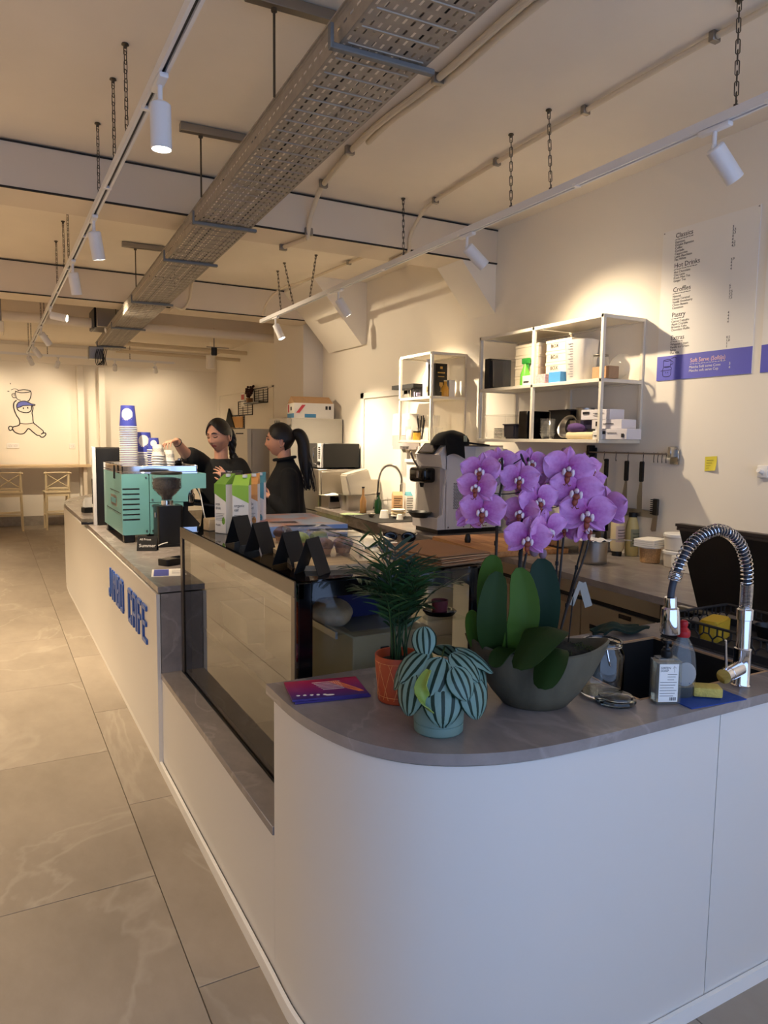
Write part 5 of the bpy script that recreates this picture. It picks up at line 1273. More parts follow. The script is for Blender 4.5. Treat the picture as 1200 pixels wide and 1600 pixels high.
for k in range(12): g.box(.31, .55, .05 + k * .062, .058 + k * .062, .055, .058)
g.make('drip_grid', M_['chrome'], em)
g = G(); g.box(.0, .50, .0, D_, .458, .470, .002, 1); g.box(.0, .012, 0, D_, .47, .515, .003, 1); g.box(.488, .50, 0, D_, .47, .515, .003, 1); g.box(0, .5, 0, .012, .47, .512, .003, 1); g.box(0, .5, D_ - .012, D_, .47, .515, .003, 1); g.make('cup_rail', M_['chrome'], em)
g = G(); g.tube([(-.012, .20, .51), (-.014, .20, .42), (-.014, .24, .42), (-.012, .24, .51)], .004, 6); g.make('rail_bracket', M_['black_plastic'], em)
# cups nested upside down on the machine
bluec = M_['cup_blue']; rimw = M_['paper_white']
def cup_meshes(r0, r1, h, m, name):
    root = thing(name, 'cup', 'cup'); 
    g = G(); g.lathe([(0, h), (r1 - .004, h), (r1 - .003, h - .004), (r1, h), (r1 + .0005, h - .002), (r0, .004), (r0 - .0007, .004), (r1 - .0012, h - .006), (0, h - .006)], 26); g.make('cup_wall', m, root)
    g = G(); g.tube([(r0 * cos(a), r0 * sin(a), .004) for a in [2 * pi * i / 26 for i in range(26)]], .004, 6, closed=True); g.make('rim', rimw, root); return root
def disc(root, r0, r1, h, zc, rd, m):      # round print following the cup wall
    g = G()
    def fn(u, v):
        a = 2 * pi * u; x = cos(a) * rd * v; z = zc + sin(a) * rd * v; rr = r0 + (r1 - r0) * z / h + .0008; th = -pi / 2 - .25 + x / rr
        return (cos(th) * rr, sin(th) * rr, z)
    g.surf(fn, 18, 2, .0004); g.make('white_disc', m, root)
big = cup_meshes(.056, .044, .145, bluec, 'paper_cup'); disc(big, .056, .044, .145, .088, .037, rimw)
ZC = WT + .471
ORD = 'first second third fourth fifth sixth seventh eighth ninth tenth eleventh twelfth thirteenth fourteenth fifteenth sixteenth seventeenth eighteenth nineteenth twentieth twenty-first twenty-second twenty-third twenty-fourth twenty-fifth twenty-sixth'.split()
def stack(proto, x, y, n, pitch, labtop, labrest, group):
    for k in range(n):
        last = k == n - 1
        dup(proto, (x, y, ZC + k * pitch), RN.uniform(-.05, .05), labtop if last else '%s, %s from the top' % (labrest, ORD[n - 1 - k]), group)
stack(big, .822, 5.10, 26, .0118, 'topmost blue paper cup of the tallest stack on the coffee machine', 'blue paper cup in the tallest stack', 'tall stack of paper cups')
stack(big, .955, 5.28, 12, .0110, 'topmost blue paper cup of the second stack behind the tallest', 'blue paper cup in the second stack', 'second stack of paper cups')
sm = cup_meshes(.042, .032, .088, bluec, 'small_paper_cup'); disc(sm, .042, .032, .088, .05, .022, rimw)
stack(sm, 1.005, 5.20, 10, .0155, 'small blue paper cup topping the third stack', 'small paper cup in the third stack', 'third stack of paper cups')
pat = mat('cup_pattern', (232, 226, 214), .6)
pc = cup_meshes(.040, .030, .078, pat, 'patterned_cup')
g = G()
for zz in (.040, .052):
    for i in range(12):
        a0 = 2 * pi * i / 12; r_ = lambda z: .040 - .010 * z / .078 + .0008
        pts = [(cos(a0 + d) * r_(z), sin(a0 + d) * r_(z), z) for d, z in ((0, zz), (.26, zz - .010), (.52, zz))]
        g.tube(pts, .0011, 4)
g.make('zigzag_print', M_['ink'], pc)
stack(pc, 1.005, 5.06, 7, .0175, 'zigzag patterned paper cup topping the stack of pale cups', 'pale cup in the stack under the zigzag cup', 'pale patterned cups')
stack(pc, 1.085, 5.10, 5, .0165, 'zigzag patterned paper cup under the reaching hand', 'pale cup in the stack by the hand', 'pale cups by the hand')
for p in (big, sm, pc):
    for c in list(p.children): bpy.data.objects.remove(c)
    bpy.data.objects.remove(p)
t = thing('glass_tumbler', 'dark ribbed tumbler on the coffee machine beside the cups', 'tumbler', (1.165, 5.20, ZC))
g = G(); g.lathe([(0, 0), (.028, 0), (.034, .07), (.032, .07), (.026, .005), (0, .005)], 24); g.make('tumbler', pane('smoke', (.4, .4, .42), 1.5), t)
t = thing('metal_tamper', 'polished steel tamper on the coffee machine top', 'tamper', (1.235, 5.45, WT + .470))
g = G(); g.lathe([(0, 0), (.029, 0), (.029, .012), (.012, .022), (.010, .05), (.016, .065), (.012, .08), (0, .083)], 22); g.make('tamper_body', M_['chrome'], t)
# grinder
t = thing('coffee_grinder', 'black coffee grinder with a clear hopper full of dark beans', 'grinder', (1.005, 4.80, WT))
g = G(); g.prism(rrect(-.075, .085, -.085, .085, .02), .0, .265); g.prism(rrect(-.085, .105, -.095, .095, .02), 0, .018); g.make('body', M_['black_plastic'], t)
g = G(); g.T = MX(((1, 0, 0, 0), (0, 0, -1, 0), (0, 1, 0, 0), (0, 0, 0, 1))); g.prism([(.07, .10), (.07, .25), (.10, .255), (.20, .14), (.19, .11), (.12, .12)], -.05, .05); g.make('spout_housing', M_['black_matte'], t)
g = G(); g.lathe([(0, .262), (.05, .262), (.05, .268), (.04, .27), (.04, .295), (0, .295)], 28); g.make('collar', M_['chrome'], t)
g = G(); g.lathe([(.034, .296), (.038, .315), (.093, .375), (.095, .38), (.095, .465), (.093, .465), (.092, .38), (.036, .318), (.031, .296)], 32); g.make('hopper', CLEAR, t)
g = G(); g.lathe([(0, .30), (.031, .300), (.033, .318), (.084, .372), (.084, .435), (.06, .442), (.03, .436), (0, .44)], 28); beans = g.make('bean_fill', mat('beans', (30, 18, 12), .4, var=.5, vscale=110, bump=1.0, bscale=120), t)
g = G()
for k in range(150):
    a, h_ = RN.uniform(0, 2 * pi), RN.uniform(0, 1); z = .335 + .10 * h_; r_ = min(.0855, .033 + (z - .318) * .95) if z < .372 else .0855
    c = V((cos(a) * r_, sin(a) * r_, z)); g.ell(c, (.0045, .0045, .006), 6, 4)
o = g.make('coffee_beans', mat('bean', (44, 25, 16), .35), t); o['kind'] = 'stuff'
g = G(); g.lathe([(0, .465), (.098, .465), (.10, .470), (.096, .480), (.03, .486), (0, .487)], 32); g.make('lid', M_['black_plastic'], t)
g = G(); g.lathe([(0, 0), (.008, 0), (.008, .03), (0, .03)], 10, (-.079, -.03, .19)); g.make('side_switch', M_['steel'], t)
g = G(); g.tube(spline([(-.02, -.09, .03), (-.06, -.11, .025), (-.10, -.13, .012), (-.115, -.135, .006)], 5), .004, 6); g.make('power_cable', M_['white_plastic'], t)
t = thing('display_tower', 'tall black box with pale left edge standing beyond the coffee machine', 'water tower', (.735, 6.10, WT), radians(-6))
g = G(); g.box(.0, .22, 0, .42, 0, .615, .01, 2); g.make('housing', M_['black_plastic'], t)
g = G(); g.box(-.028, .0, 0, .42, 0, .620, .006, 2); g.make('face_panel', M_['lamp_white'], t)
g = G(); g.box(-.034, -.026, .12, .30, .16, .36, .003, 1); g.make('screen', M_['black_gloss'], t)
g = G(); g.box(-.12, .0, .08, .34, 0, .02, .004, 1); g.make('drip_tray', M_['black_metal'], t)
t = thing('napkin_holder', 'black napkin holder with white napkins at the far counter edge', 'napkin holder', (.80, 7.20, WT), .2)
g = G(); g.box(-.06, .06, -.05, .05, 0, .05, .004, 1); g.make('holder', M_['black_plastic'], t)
for k in range(4):
    g = G(); g.surf(lambda u, v: ((u - .5) * .10, -.03 + k * .02 + .012 * sin(4 * u + k), .01 + v * (.13 - .015 * k)), 8, 6, .003); g.make('napkin', M_['paper_white'], t)
t = thing('folded_sign', 'small black folded sign with white lettering before the coffee machine', 'sign', (.845, 4.62, WT), radians(-24))
g = G()
for s_ in (-1, 1):
    g.prism([(-.06, -.0006), (.06, -.0006), (.06, .0006), (-.06, .0006)], 0, .093); g.bm.verts.ensure_lookup_table()
    for v in g.bm.verts[-8:]: v.co = MX.Translation((0, s_ * .03, 0)) @ MX.Rotation(s_ * .31, 4, 'X') @ v.co
g.make('card', CARD, t)
g = G(); TS = MX.Translation((0, -.0315, 0)) @ MX.Rotation(-.31, 4, 'X'); g.T = TS
g.text('All Prices', .018, frame((-.045, 0, .068), (1, 0, 0), (0, 0, 1)), ex=.0002); g.text('Summer', .030, frame((-.048, 0, .025), (1, 0, 0), (0, 0, 1)), ex=.0002); g.make('lettering', M_['paper_white'], t)
o = thing('leaflet', 'white and blue leaflet on the counter beside the cake display', 'leaflet', (.80, 3.805, WT), radians(-12))
g = G(); g.box(-.085, .085, -.105, .105, 0, .0012); g.make('paper', M_['paper_white'], o)
g = G(); g.box(-.075, .0, -.095, .095, .0012, .0016); g.make('blue_field', mat('leaflet_blue', (70, 78, 168), .5), o)
g = G()
for k in range(5): g.box(.015, .07, .06 - k * .025, .065 - k * .025, .0012, .0016)
g.make('print', M_['ink_blue'], o)
t = thing('card_terminal', 'black card payment terminal lying beside the display', 'card reader', (.88, 4.06, WT), radians(-60))
g = G(); g.prism(rrect(-.04, .04, -.08, .08, .012), 0, .035); bmesh.ops.bevel(g.bm, geom=[e for e in g.bm.edges if abs(e.calc_face_angle(0)) > 1], offset=.005, segments=2, affect='EDGES'); g.make('body', M_['black_plastic'], t)
g = G(); g.box(-.032, .032, .01, .068, .0346, .0356); g.make('screen', M_['black_gloss'], t)
for i in range(12):
    g = G(); g.box(-.028 + (i % 3) * .02, -.012 + (i % 3) * .02, -.07 + (i // 3) * .018, -.057 + (i // 3) * .018, .0348, .0368, .001, 1); g.make('key', M_['steel_dull'], t)
# mint cloths and tray at the display's far end
t = thing('folded_cloths', 'mint green cloths folded on a steel tray behind the display', 'cloths', (1.20, 3.70, WT + .235), radians(-10))
for k in range(3):
    g = G(); g.surf(lambda u, v: ((u - .5) * (.21 - .01 * k), (v - .5) * .16, .004 + k * .017 + .004 * sin(5 * u + k) * sin(4 * v)), 10, 8, .013); g.make('folded_cloth', M_['mint_cloth'] if k < 2 else mat('cloth_pale', (206, 208, 190), .95), t)
t = thing('steel_knock_box', 'steel trolley box carrying the mint cloths beside the grinder', 'box', (1.20, 3.70, WT))
g = G(); g.box(-.11, .11, -.085, .085, 0, .20, .006, 1); g.make('box_body', M_['steel'], t)
g = G(); g.box(-.12, .12, -.095, .095, .20, .232, .006, 1); g.make('tray', M_['black_plastic'], t)

# ------------------------------------------------------------------ back bar, stools, mural, sockets
t = thing('wall_bar', 'long pale bar shelf along the back wall behind the stools', 'bar counter', (0, 0, 0))
g = G(); g.box(-3.3, 1.62, 13.85, 14.36, 1.06, 1.10, .004, 1); g.make('bar_top', WOODT, t)
for x in (1.50, -.2, -1.9):
    g = G(); g.box(x - .03, x + .03, 13.95, 14.30, 0, 1.06, .004, 1); g.make('support_panel', M_['beam_board'], t)
cw = mat('stool_cream', (222, 206, 172), .55)
def stool(label, x, y, rz):
    t = thing('bar_stool', label, 'bar stool', (x, y, 0), rz, 'cream bar stools')
    for s_ in (-1, 1):
        g = G(); g.tube([(s_ * .185, .17, 0), (s_ * .175, .14, .64)], [.017, .021], 4); g.make('leg', cw, t)
        g = G(); g.tube([(s_ * .19, -.20, 0), (s_ * .175, -.155, .64), (s_ * .18, -.185, 1.0)], [.018, .022, .018], 4); g.make('leg', cw, t)
    g = G(); g.box(-.205, .205, -.19, .19, .635, .665, .008, 2); g.make('seat', cw, t)
    g = G(); g.box(-.18, .18, -.17, -.15, .58, .64); g.box(-.18, .18, .13, .15, .58, .64); g.make('apron', cw, t)
    for y_, z in ((-.185, .30), (.155, .22)):
        g = G(); g.box(-.18, .18, y_ - .01, y_ + .01, z, z + .035, .004, 1); g.make('footrest', cw, t)
    for s_ in (-1, 1):
        g = G(); g.tube([(s_ * .185, -.19, .26), (s_ * .178, .155, .26)], .012, 4); g.make('side_rail', cw, t)
    g = G(); g.tube(spline([(-.215, -.185, .975), (-.1, -.20, .985), (.1, -.20, .985), (.215, -.185, .975)], 4), .026, 6, flat=.5); g.make('top_rail', cw, t)
    g = G(); g.box(-.17, .17, -.185, -.165, .70, .735, .004, 1); g.make('lower_rail', cw, t)
    for s_ in (-1, 1):
        g = G(); g.tube([(s_ * .165, -.18, .735), (-s_ * .165, -.19, .955)], .014, 4, flat=.6); g.make('cross_slat', cw, t)
stool('cream bar stool with crossed back nearer the counter, fully in view', 1.0, 13.72, .04)
stool('cream bar stool with crossed back cut by the left edge', .27, 13.74, -.03)
for lb, x, n in (('double white wall socket left under the mural', .37, 2), ('single white wall socket between the stools and the casing', 1.335, 1)):
    t = thing('wall_socket', lb, 'socket', (x, 14.4, 1.425))
    g = G(); g.box(-.05 * n, .05 * n, -.012, 0, -.045, .045, .004, 1); g.make('plate', M_['white_plastic'], t)
    for k in range(n):
        g = G(); g.lathe([(.019, 0), (.021, 0), (.021, .014), (.019, .014)], 16, closed=True); g.bm.transform(MX.Translation(((k - (n - 1) / 2) * .09, 0, 0)) @ MX.Rotation(radians(90), 4, 'X')); g.make('socket_ring', M_['steel_dull'], t)
# mural: outline of a running figure carrying a cup, painted on the wall
t = thing('wall_mural', 'line drawing of a capped figure running with a cup on the back wall', 'mural', (.30, 14.398, 1.60))
s_ = .625 / 62.0      # metres per photo pixel on that wall
def MP(px, py): return (-.0015, (px - 13.0) * s_, (680.0 - py) * s_)
def mx(px, py): return ((px - 13.0) * s_, -.0015, (680.0 - py) * s_)
def zz(a): return [(x / 12.31, 570 + y / 12.31) for x, y in a]
g = G()
for a, w in (([(375, 385), (480, 360), (570, 365), (625, 385), (560, 415), (440, 428), (375, 415), (330, 395)], .010), ([(630, 390), (635, 440), (620, 520), (590, 585), (560, 600)], .011), ([(340, 395), (330, 450), (345, 530), (370, 570), (430, 590)], .009),
             ([(320, 445), (270, 460), (265, 500), (290, 535), (340, 530)], .008), ([(320, 460), (300, 480), (320, 505)], .006), ([(350, 590), (300, 640), (288, 720), (300, 810), (340, 920), (385, 1000), (390, 1100), (340, 1140), (270, 1160), (250, 1200), (290, 1270), (380, 1310), (460, 1300), (510, 1250), (545, 1200), (580, 1200), (640, 1260), (720, 1330), (760, 1335)], .013),
             ([(655, 690), (660, 760), (640, 850), (650, 930), (660, 1060), (720, 1120), (830, 1220), (850, 1255), (835, 1290)], .012), ([(390, 1078), (480, 1090), (580, 1085), (655, 1068)], .009),
             ([(250, 1160), (200, 1150), (175, 1190), (200, 1240), (245, 1215)], .012), ([(765, 1330), (800, 1370), (850, 1370), (895, 1320), (890, 1285), (850, 1285), (800, 1310)], .014),
             ([(350, 760), (370, 800), (430, 835), (510, 850), (580, 838), (625, 790), (635, 700)], .012), ([(472, 735), (474, 775)], .013), ([(558, 725), (562, 762)], .013), ([(345, 750), (350, 690), (380, 640), (440, 610), (520, 605), (600, 640), (640, 660), (700, 670), (690, 690), (600, 690), (480, 700), (420, 730), (350, 755)], .010), ([(180, 405), (215, 405)], .008), ([(240, 230), (245, 255)], .008), ([(250, 375), (310, 350), (370, 360), (390, 400)], .006)):
    S_ = spline([mx(*p) for p in zz(a)], 5); g.tube(S_, w * .72, 5)
for v in g.bm.verts: v.co.y = -.0015 + v.co.y * .02
g.make('outline', M_['ink'], t)
g = G(); g.prism([(mx(*p)[0], mx(*p)[2]) for p in zz([(350, 750), (352, 690), (385, 642), (440, 615), (520, 610), (580, 635), (640, 668), (690, 680), (600, 685), (480, 698), (420, 725)])], 0, .0008); g.bm.transform(MX(((1, 0, 0, 0), (0, 0, -1, 0), (0, 1, 0, 0), (0, 0, 0, 1)))); g.make('cap_fill', mat('mural_blue', (108, 116, 198), .8), t)
g = G(); g.prism([(mx(*p)[0], mx(*p)[2]) for p in zz([(390, 1078), (655, 1068), (830, 1220), (835, 1290), (760, 1330), (580, 1200), (545, 1200), (460, 1300), (380, 1310), (290, 1270), (250, 1200), (340, 1140)])], 0, .0006); g.bm.transform(MX(((1, 0, 0, 0), (0, 0, -1, 0), (0, 1, 0, 0), (0, 0, 0, 1)))); g.make('trouser_fill', mat('mural_pink', (238, 220, 204), .8), t)
# wire shelves on the rear right wall, with dried sprigs and a letter sign
def wshelf(label, y0, y1, z0, z1, tray):
    t = thing('wire_shelf', label, 'wire shelf', (4.0, y1, z0), 0); L_2, H = y0 - y1, z1 - z0
    g = G(); g.tube([(0, 0, 0), (0, L_2, 0), (0, L_2, H), (0, 0, H)], .012, 5, closed=True); g.make('frame', M_['black_metal'], t)
    for k in range(1, 6): g = G(); g.tube([(0, 0, H * k / 6), (0, L_2, H * k / 6)], .005, 4); g.make('wire', M_['black_metal'], t)
    for k in range(1, 3): g = G(); g.tube([(0, L_2 * k / 3, 0), (0, L_2 * k / 3, H)], .005, 4); g.make('wire', M_['black_metal'], t)
    if tray: g = G(); g.box(-.16, 0, 0, L_2 * 1.15, -.012, .006); g.make('ledge', M_['black_metal'], t)
    return t
wshelf('upper black wire wall shelf with a dark ledge and dried sprigs', 12.0, 11.32, 2.20, 2.44, True)
wshelf('middle black wire wall shelf without a ledge', 12.9, 12.1, 2.02, 2.26, False)
wshelf('lowest black wire wall shelf with a tan card', 13.4, 12.55, 1.78, 2.02, False)
o = thing('tan_card', 'tan card clipped inside the lowest wire shelf', 'card', (3.985, 12.98, 1.90)); g = G(); g.box(-.004, .004, -.38, .38, -.10, .10); g.make('card', mat('tan', (196, 150, 92), .8), o)
t = thing('dried_sprigs', 'dark dried sprigs in a small pot on the upper wire shelf', 'dried plant', (3.92, 12.02, 2.21))
g = G(); g.lathe([(0, 0), (.05, 0), (.06, .08), (0, .08)], 12); g.make('pot', M_['kraft'], t)
for k in range(9):
    g = G(); a = k * .7; e = V((cos(a) * .05, sin(a) * .13, .20 + .05 * sin(k))); g.tube([(0, 0, .07), e * .6 + V((0, 0, .04)), e], .006, 4); [g.ell(e * (.5 + .16 * j) + V((0, .02 * (-1) ** j, .03)), .022, 6, 4) for j in range(4)]; g.make('sprig', mat('sprig', (62, 30, 26), .8) if k == 0 else bpy.data.materials['sprig'], t)
t = thing('fire_sign', 'small red and white sign by the upper wire shelf', 'sign', (3.995, 12.62, 2.29)); g = G(); g.box(-.004, .004, -.10, .10, -.12, .12); g.make('plate', M_['paper_white'], t); g = G(); g.box(-.006, -.004, -.08, .08, -.0, .09); g.make('red_mark', mat('sign_red', (200, 70, 60), .5), t)
t = thing('black_pennant', 'black triangular hanger under the wire shelves above the woman', 'hanger', (3.98, 13.35, 1.80)); g = G(); g.T = MX(((0, 0, 1, 0), (1, 0, 0, 0), (0, 1, 0, 0), (0, 0, 0, 1))); g.prism([(-.30, 0), (.30, .02), (.05, .36)], -.02, .01); g.make('triangle', M_['black_matte'], t)
g = G(); g.box(-.02, .0, -.06, .02, -.5, 0); g.make('cord', M_['black_matte'], t)
# ------------------------------------------------------------------ back counter
t = thing('soft_serve_machine', 'white soft serve machine with black dispenser and tilted screen', 'ice cream machine', (2.93, 4.54, WT))
wm = mat('machine_white', (228, 224, 222), .35)
DX, DY = .60, .36
g = G(); g.box(.02, DX - .02, .02, DY - .02, 0, .035); g.make('base', M_['black_plastic'], t)
g = G(); xz(g, [(.07, .035), (DX, .035), (DX, .665), (.12, .665), (.07, .60)], 0, DY); g.make('side_shell', wm, t)
g = G(); xz(g, [(0, .035), (.075, .035), (.075, .62), (.045, .66), (.02, .60), (.035, .50), (.075, .48), (.075, .40), (.055, .36), (.045, .15), (.0, .12)], .0, .022); g.make('front_shell', wm, t)
g = G(); xz(g, [(0, .035), (.075, .035), (.075, .62), (.045, .66), (.02, .60), (.035, .50), (.075, .48), (.075, .40), (.055, .36), (.045, .15), (.0, .12)], DY - .022, DY); g.make('front_shell', wm, t)
g = G(); g.box(0, .075, .02, DY - .02, .035, .12, .004, 1); g.make('front_base', wm, t)
g = G(); xz(g, [(.02, .595), (.005, .60), (.07, .672), (.12, .668), (.12, .60), (.035, .505)], .01, DY - .01); g.make('front_hood', wm, t)
g = G(); d = V((.065, 0, .072)).normalized(); 
T = frame((.034, DY / 2, .636), (0, -1, 0), d); g.T = T; g.box(-.115, .115, -.050, .055, .002, .014, .004, 1); g.make('screen', M_['black_gloss'], t)
g = G(); g.T = T; g.box(-.095, .095, -.036, .042, .0138, .0146); g.make('screen_image', mat('screen_dim', (70, 66, 70), .2), t)
g = G(); g.box(.03, .10, .02, DY - .02, .12, .50); g.make('recess_back', mat('recess_grey', (176, 170, 164), .4), t)
g = G(); g.box(-.085, .03, .07, DY - .07, .385, .50, .025, 3); g.make('dispenser', M_['black_gloss'], t)
g = G(); g.lathe([(0, -.04), (.012, -.04), (.022, 0), (0, 0)], 16, (-.03, DY / 2, .388)); g.make('nozzle', M_['black_plastic'], t)
g = G(); g.box(-.088, -.083, .14, .17, .42, .475, .002, 1); g.make('latch', M_['chrome'], t)
g = G(); g.tube([(-.05, .20, .495), (-.10, .19, .555), (-.125, .185, .60), (-.128, .185, .615)], [.008, .007, .008, .009], 8); g.make('lever', M_['steel_dull'], t)
g = G(); g.lathe([(.05, .0), (.075, .03), (.08, .035), (.085, .035), (.08, .025), (.055, -.008), (0, -.008), (0, 0)], 26, (-.045, DY / 2, .125), sy=1.3); g.make('drip_bowl', M_['black_plastic'], t)
g = G()
for r in range(19):
    for c in range(13):
        x, z = .14 + c * .0185 + (.004 if r % 2 else 0), .19 + r * .0105
        g.tube([(x, -.0008, z), (x + .0085, -.0008, z + .006), (x + .017, -.0008, z)], .0027, 3, caps=False)
o = g.make('vent_pattern', M_['black_matte'], t); o['kind'] = 'stuff'
g = G(); g.box(.335, .515, -.0012, .0005, .565, .655); g.make('sticker', M_['paper_white'], t)
g = G()
g.box(.335, .46, -.0018, -.001, .565, .578); g.box(.475, .508, -.0018, -.001, .630, .640); [g.box(.475, .508, -.0018, -.001, .615 - k * .010, .618 - k * .010) for k in range(3)]
g.make('sticker_print', M_['ink'], t)
g = G()
for x in (.10, .24, .45): g.cyl((x, .002, .05), (x, -.003, .05), .006, n=8)
g.make('screws', M_['steel_dull'], t).name = 'screw_row'
g = G(); g.box(.075, DX, -.001, DY + .001, .66, .672, .003, 1); g.make('top_lid', M_['steel_dull'], t)
t = thing('baseball_cap', 'black cloth cap lying on the soft serve machine', 'cap', (3.07, 4.60, WT + .668), radians(-20))
g = G(); sd = 3.0
g.ell((0, 0, .02), (.15, .12, .095), 26, 14, lambda p: V((p.x, p.y, max(p.z, -.02))) * (1 + .12 * noise.noise(p * 14 + V((sd, 0, 0))))); g.make('crown', M_['cloth_black'], t)
g = G(); g.surf(lambda u, v: (.10 + .20 * u, (v - .5) * .20 * (1 - .5 * u * u), .022 - .02 * u + .03 * (v - .5) ** 2), 8, 8, .004); g.make('brim', M_['cloth_black'], t)
g = G(); g.surf(lambda u, v: (-.06 + .14 * u, -.10 - .045 * v + .01 * sin(6 * u), .05 - .13 * v + .02 * sin(4 * u)), 10, 8, .004); g.make('hanging_flap', M_['cloth_black'], t)
g = G(); g.box(.072, .098, -.135, -.126, .03, .075, .002, 1); g.make('label_tab', mat('tab_pale', (150, 160, 140), .8), t)
# cutting board and things on it
t = thing('cutting_board', 'big wooden cutting board lying over the back worktop edge', 'cutting board', (2.965, 3.86, WT), radians(-6))
g = G(); g.box(-.29, .29, -.40, .38, 0, .034, .004, 2); g.make('board', WOODL, t)
g = G(); g.box(-.291, .291, -.012, -.0105, .001, .0348); g.make('joint', M_['cardboard'], t)
t = thing('black_tool', 'small black plug lying on the wooden cutting board', 'plug', (2.76, 3.90, WT + .035)); g = G(); g.lathe([(0, 0), (.018, 0), (.022, .02), (.016, .05), (.008, .06), (0, .06)], 12); g.make('plug_body', M_['black_plastic'], t)
t = thing('sandwich_press', 'black topped steel contact grill behind the orchid stems', 'grill', (3.17, 3.62, WT + .035), radians(-6))
g = G(); g.box(-.02, .30, -.20, .16, .01, .10, .010, 2); g.make('body', M_['steel'], t)
g = G(); g.box(-.03, .31, -.21, .17, .105, .165, .015, 2); g.make('lid', M_['black_plastic'], t)
g = G(); g.tube([(-.03, -.18, .13), (-.09, -.18, .15), (-.09, .14, .15), (-.03, .14, .13)], .011, 8); g.make('handle', M_['black_plastic'], t)
for x in (.0, .28):
    g = G(); g.box(x - .02, x + .02, -.19, .15, 0, .012); g.make('foot', M_['black_plastic'], t)
# steel pot, sauce bottles, tubs, knives
t = thing('steel_pot', 'brushed steel pot with foil on top by the sauce bottles', 'pot', (3.08, 3.09, WT))
g = G(); g.lathe([(0, 0), (.07, 0), (.077, .006), (.080, .02), (.082, .128), (.087, .132), (.087, .135), (.079, .135), (.077, .02), (.065, .008), (0, .008)], 32); g.make('pot_body', M_['steel'], t)
g = G(); g.surf(lambda u, v: ((u - .5) * .155, (v - .5) * .15, .138 + .006 * sin(u * 14 + v * 5) + .005 * sin(v * 17)), 14, 12, .002); g.make('foil', M_['lamp_white'], t)
g = G(); g.tube([(.05, -.06, .145), (.12, -.10, .142), (.17, -.13, .14)], .004, 6); g.make('spoon', M_['steel'], t)
def bottle(name, label, loc, prof, m, cat, caps=None, lab=None, capm='black_plastic', inv=False):
    t = thing(name, label, cat, loc)
    g = G(); g.lathe(prof, 22); g.make('bottle', m, t)
    if caps: g = G(); g.lathe(caps, 18); g.make('cap', M_[capm], t)
    if lab:
        r, z0, z1, lm = lab; g = G(); g.surf(lambda u, v: (cos(-2.6 + 2.2 * u) * r, sin(-2.6 + 2.2 * u) * r, z0 + (z1 - z0) * v), 14, 1, .0006); g.make('label', lm, t)
        g = G()
        for k in range(4):
            zz_ = z0 + (z1 - z0) * (.2 + .18 * k); g.tube([(cos(-2.3 + 1.5 * u / 8) * (r + .0006), sin(-2.3 + 1.5 * u / 8) * (r + .0006), zz_) for u in range(9)], .0018, 4)
        g.make('print', M_['ink'], t)
    return t
sauce = mat('sauce_cream', (226, 208, 166), .4); labw = mat('label_red', (200, 178, 170), .5)
bottle('sauce_bottle', 'cream sauce bottle standing on its black cap, red rimmed label', (3.43, 3.24, WT), [(0, .03), (.034, .03), (.042, .05), (.042, .20), (.036, .262), (.036, .272), (0, .274)], sauce, 'sauce bottle', [(0, 0), (.030, 0), (.032, .03), (0, .03)], (.0428, .09, .19, labw))
bottle('sauce_bottle', 'yellowish sauce bottle with black cap on top, behind the cream one', (3.515, 3.20, WT), [(0, 0), (.036, 0), (.040, .01), (.040, .17), (.030, .22), (.022, .245), (0, .245)], mat('sauce_yellow', (206, 190, 130), .4), 'sauce bottle', [(0, .243), (.025, .243), (.026, .272), (0, .274)], (.0408, .06, .17, mat('label_dark', (150, 150, 120), .5)))
t = thing('nut_tub', 'round clear tub of chopped nuts with white napkins on its lid', 'tub', (3.42, 2.97, WT))
g = G(); g.lathe([(0, 0), (.052, 0), (.056, .004), (.060, .088), (0, .088)], 28); g.make('tub', mat('chopped_nuts', (186, 146, 100), .6, var=.3, vscale=150, bump=.6, bscale=160), t)
g = G(); g.lathe([(0, .088), (.063, .088), (.064, .102), (0, .104)], 28); g.make('lid', M_['white_plastic'], t)
t = thing('napkin_pile', 'folded white napkins lying on the nut tub', 'napkins', (3.42, 2.97, WT + .1045), .2)
for k in range(4): g = G(); g.surf(lambda u, v: ((u - .5) * .15, (v - .5) * .13, .003 + k * .011 + .006 * (u - .5) * sin(3 * v)), 8, 6, .009); g.make('napkin', M_['paper_white'], t)
for lb, x, y, z in (('white lidded tub at the bottom of the pair by the black panel', 3.44, 2.80, WT), ('white lidded tub stacked on another by the black panel', 3.44, 2.80, WT + .098)):
    t = thing('white_tub', lb, 'tub', (x, y, z)); g = G(); g.lathe([(0, 0), (.062, 0), (.066, .004), (.071, .076), (0, .076)], 28); g.make('tub', M_['frost'] if 0 else mat('tub_pale', (214, 208, 198), .4), t)
    g = G(); g.lathe([(0, .076), (.075, .076), (.076, .09), (.070, .095), (0, .095)], 28); g.make('lid', M_['white_plastic'], t)
o = thing('white_box', 'white carton box behind the tubs beside the black panel', 'box', (3.36, 2.63, WT)); g = G(); g.box(-.06, .10, -.07, .09, 0, .085, .003, 1); g.make('carton', M_['paper_white'], o)
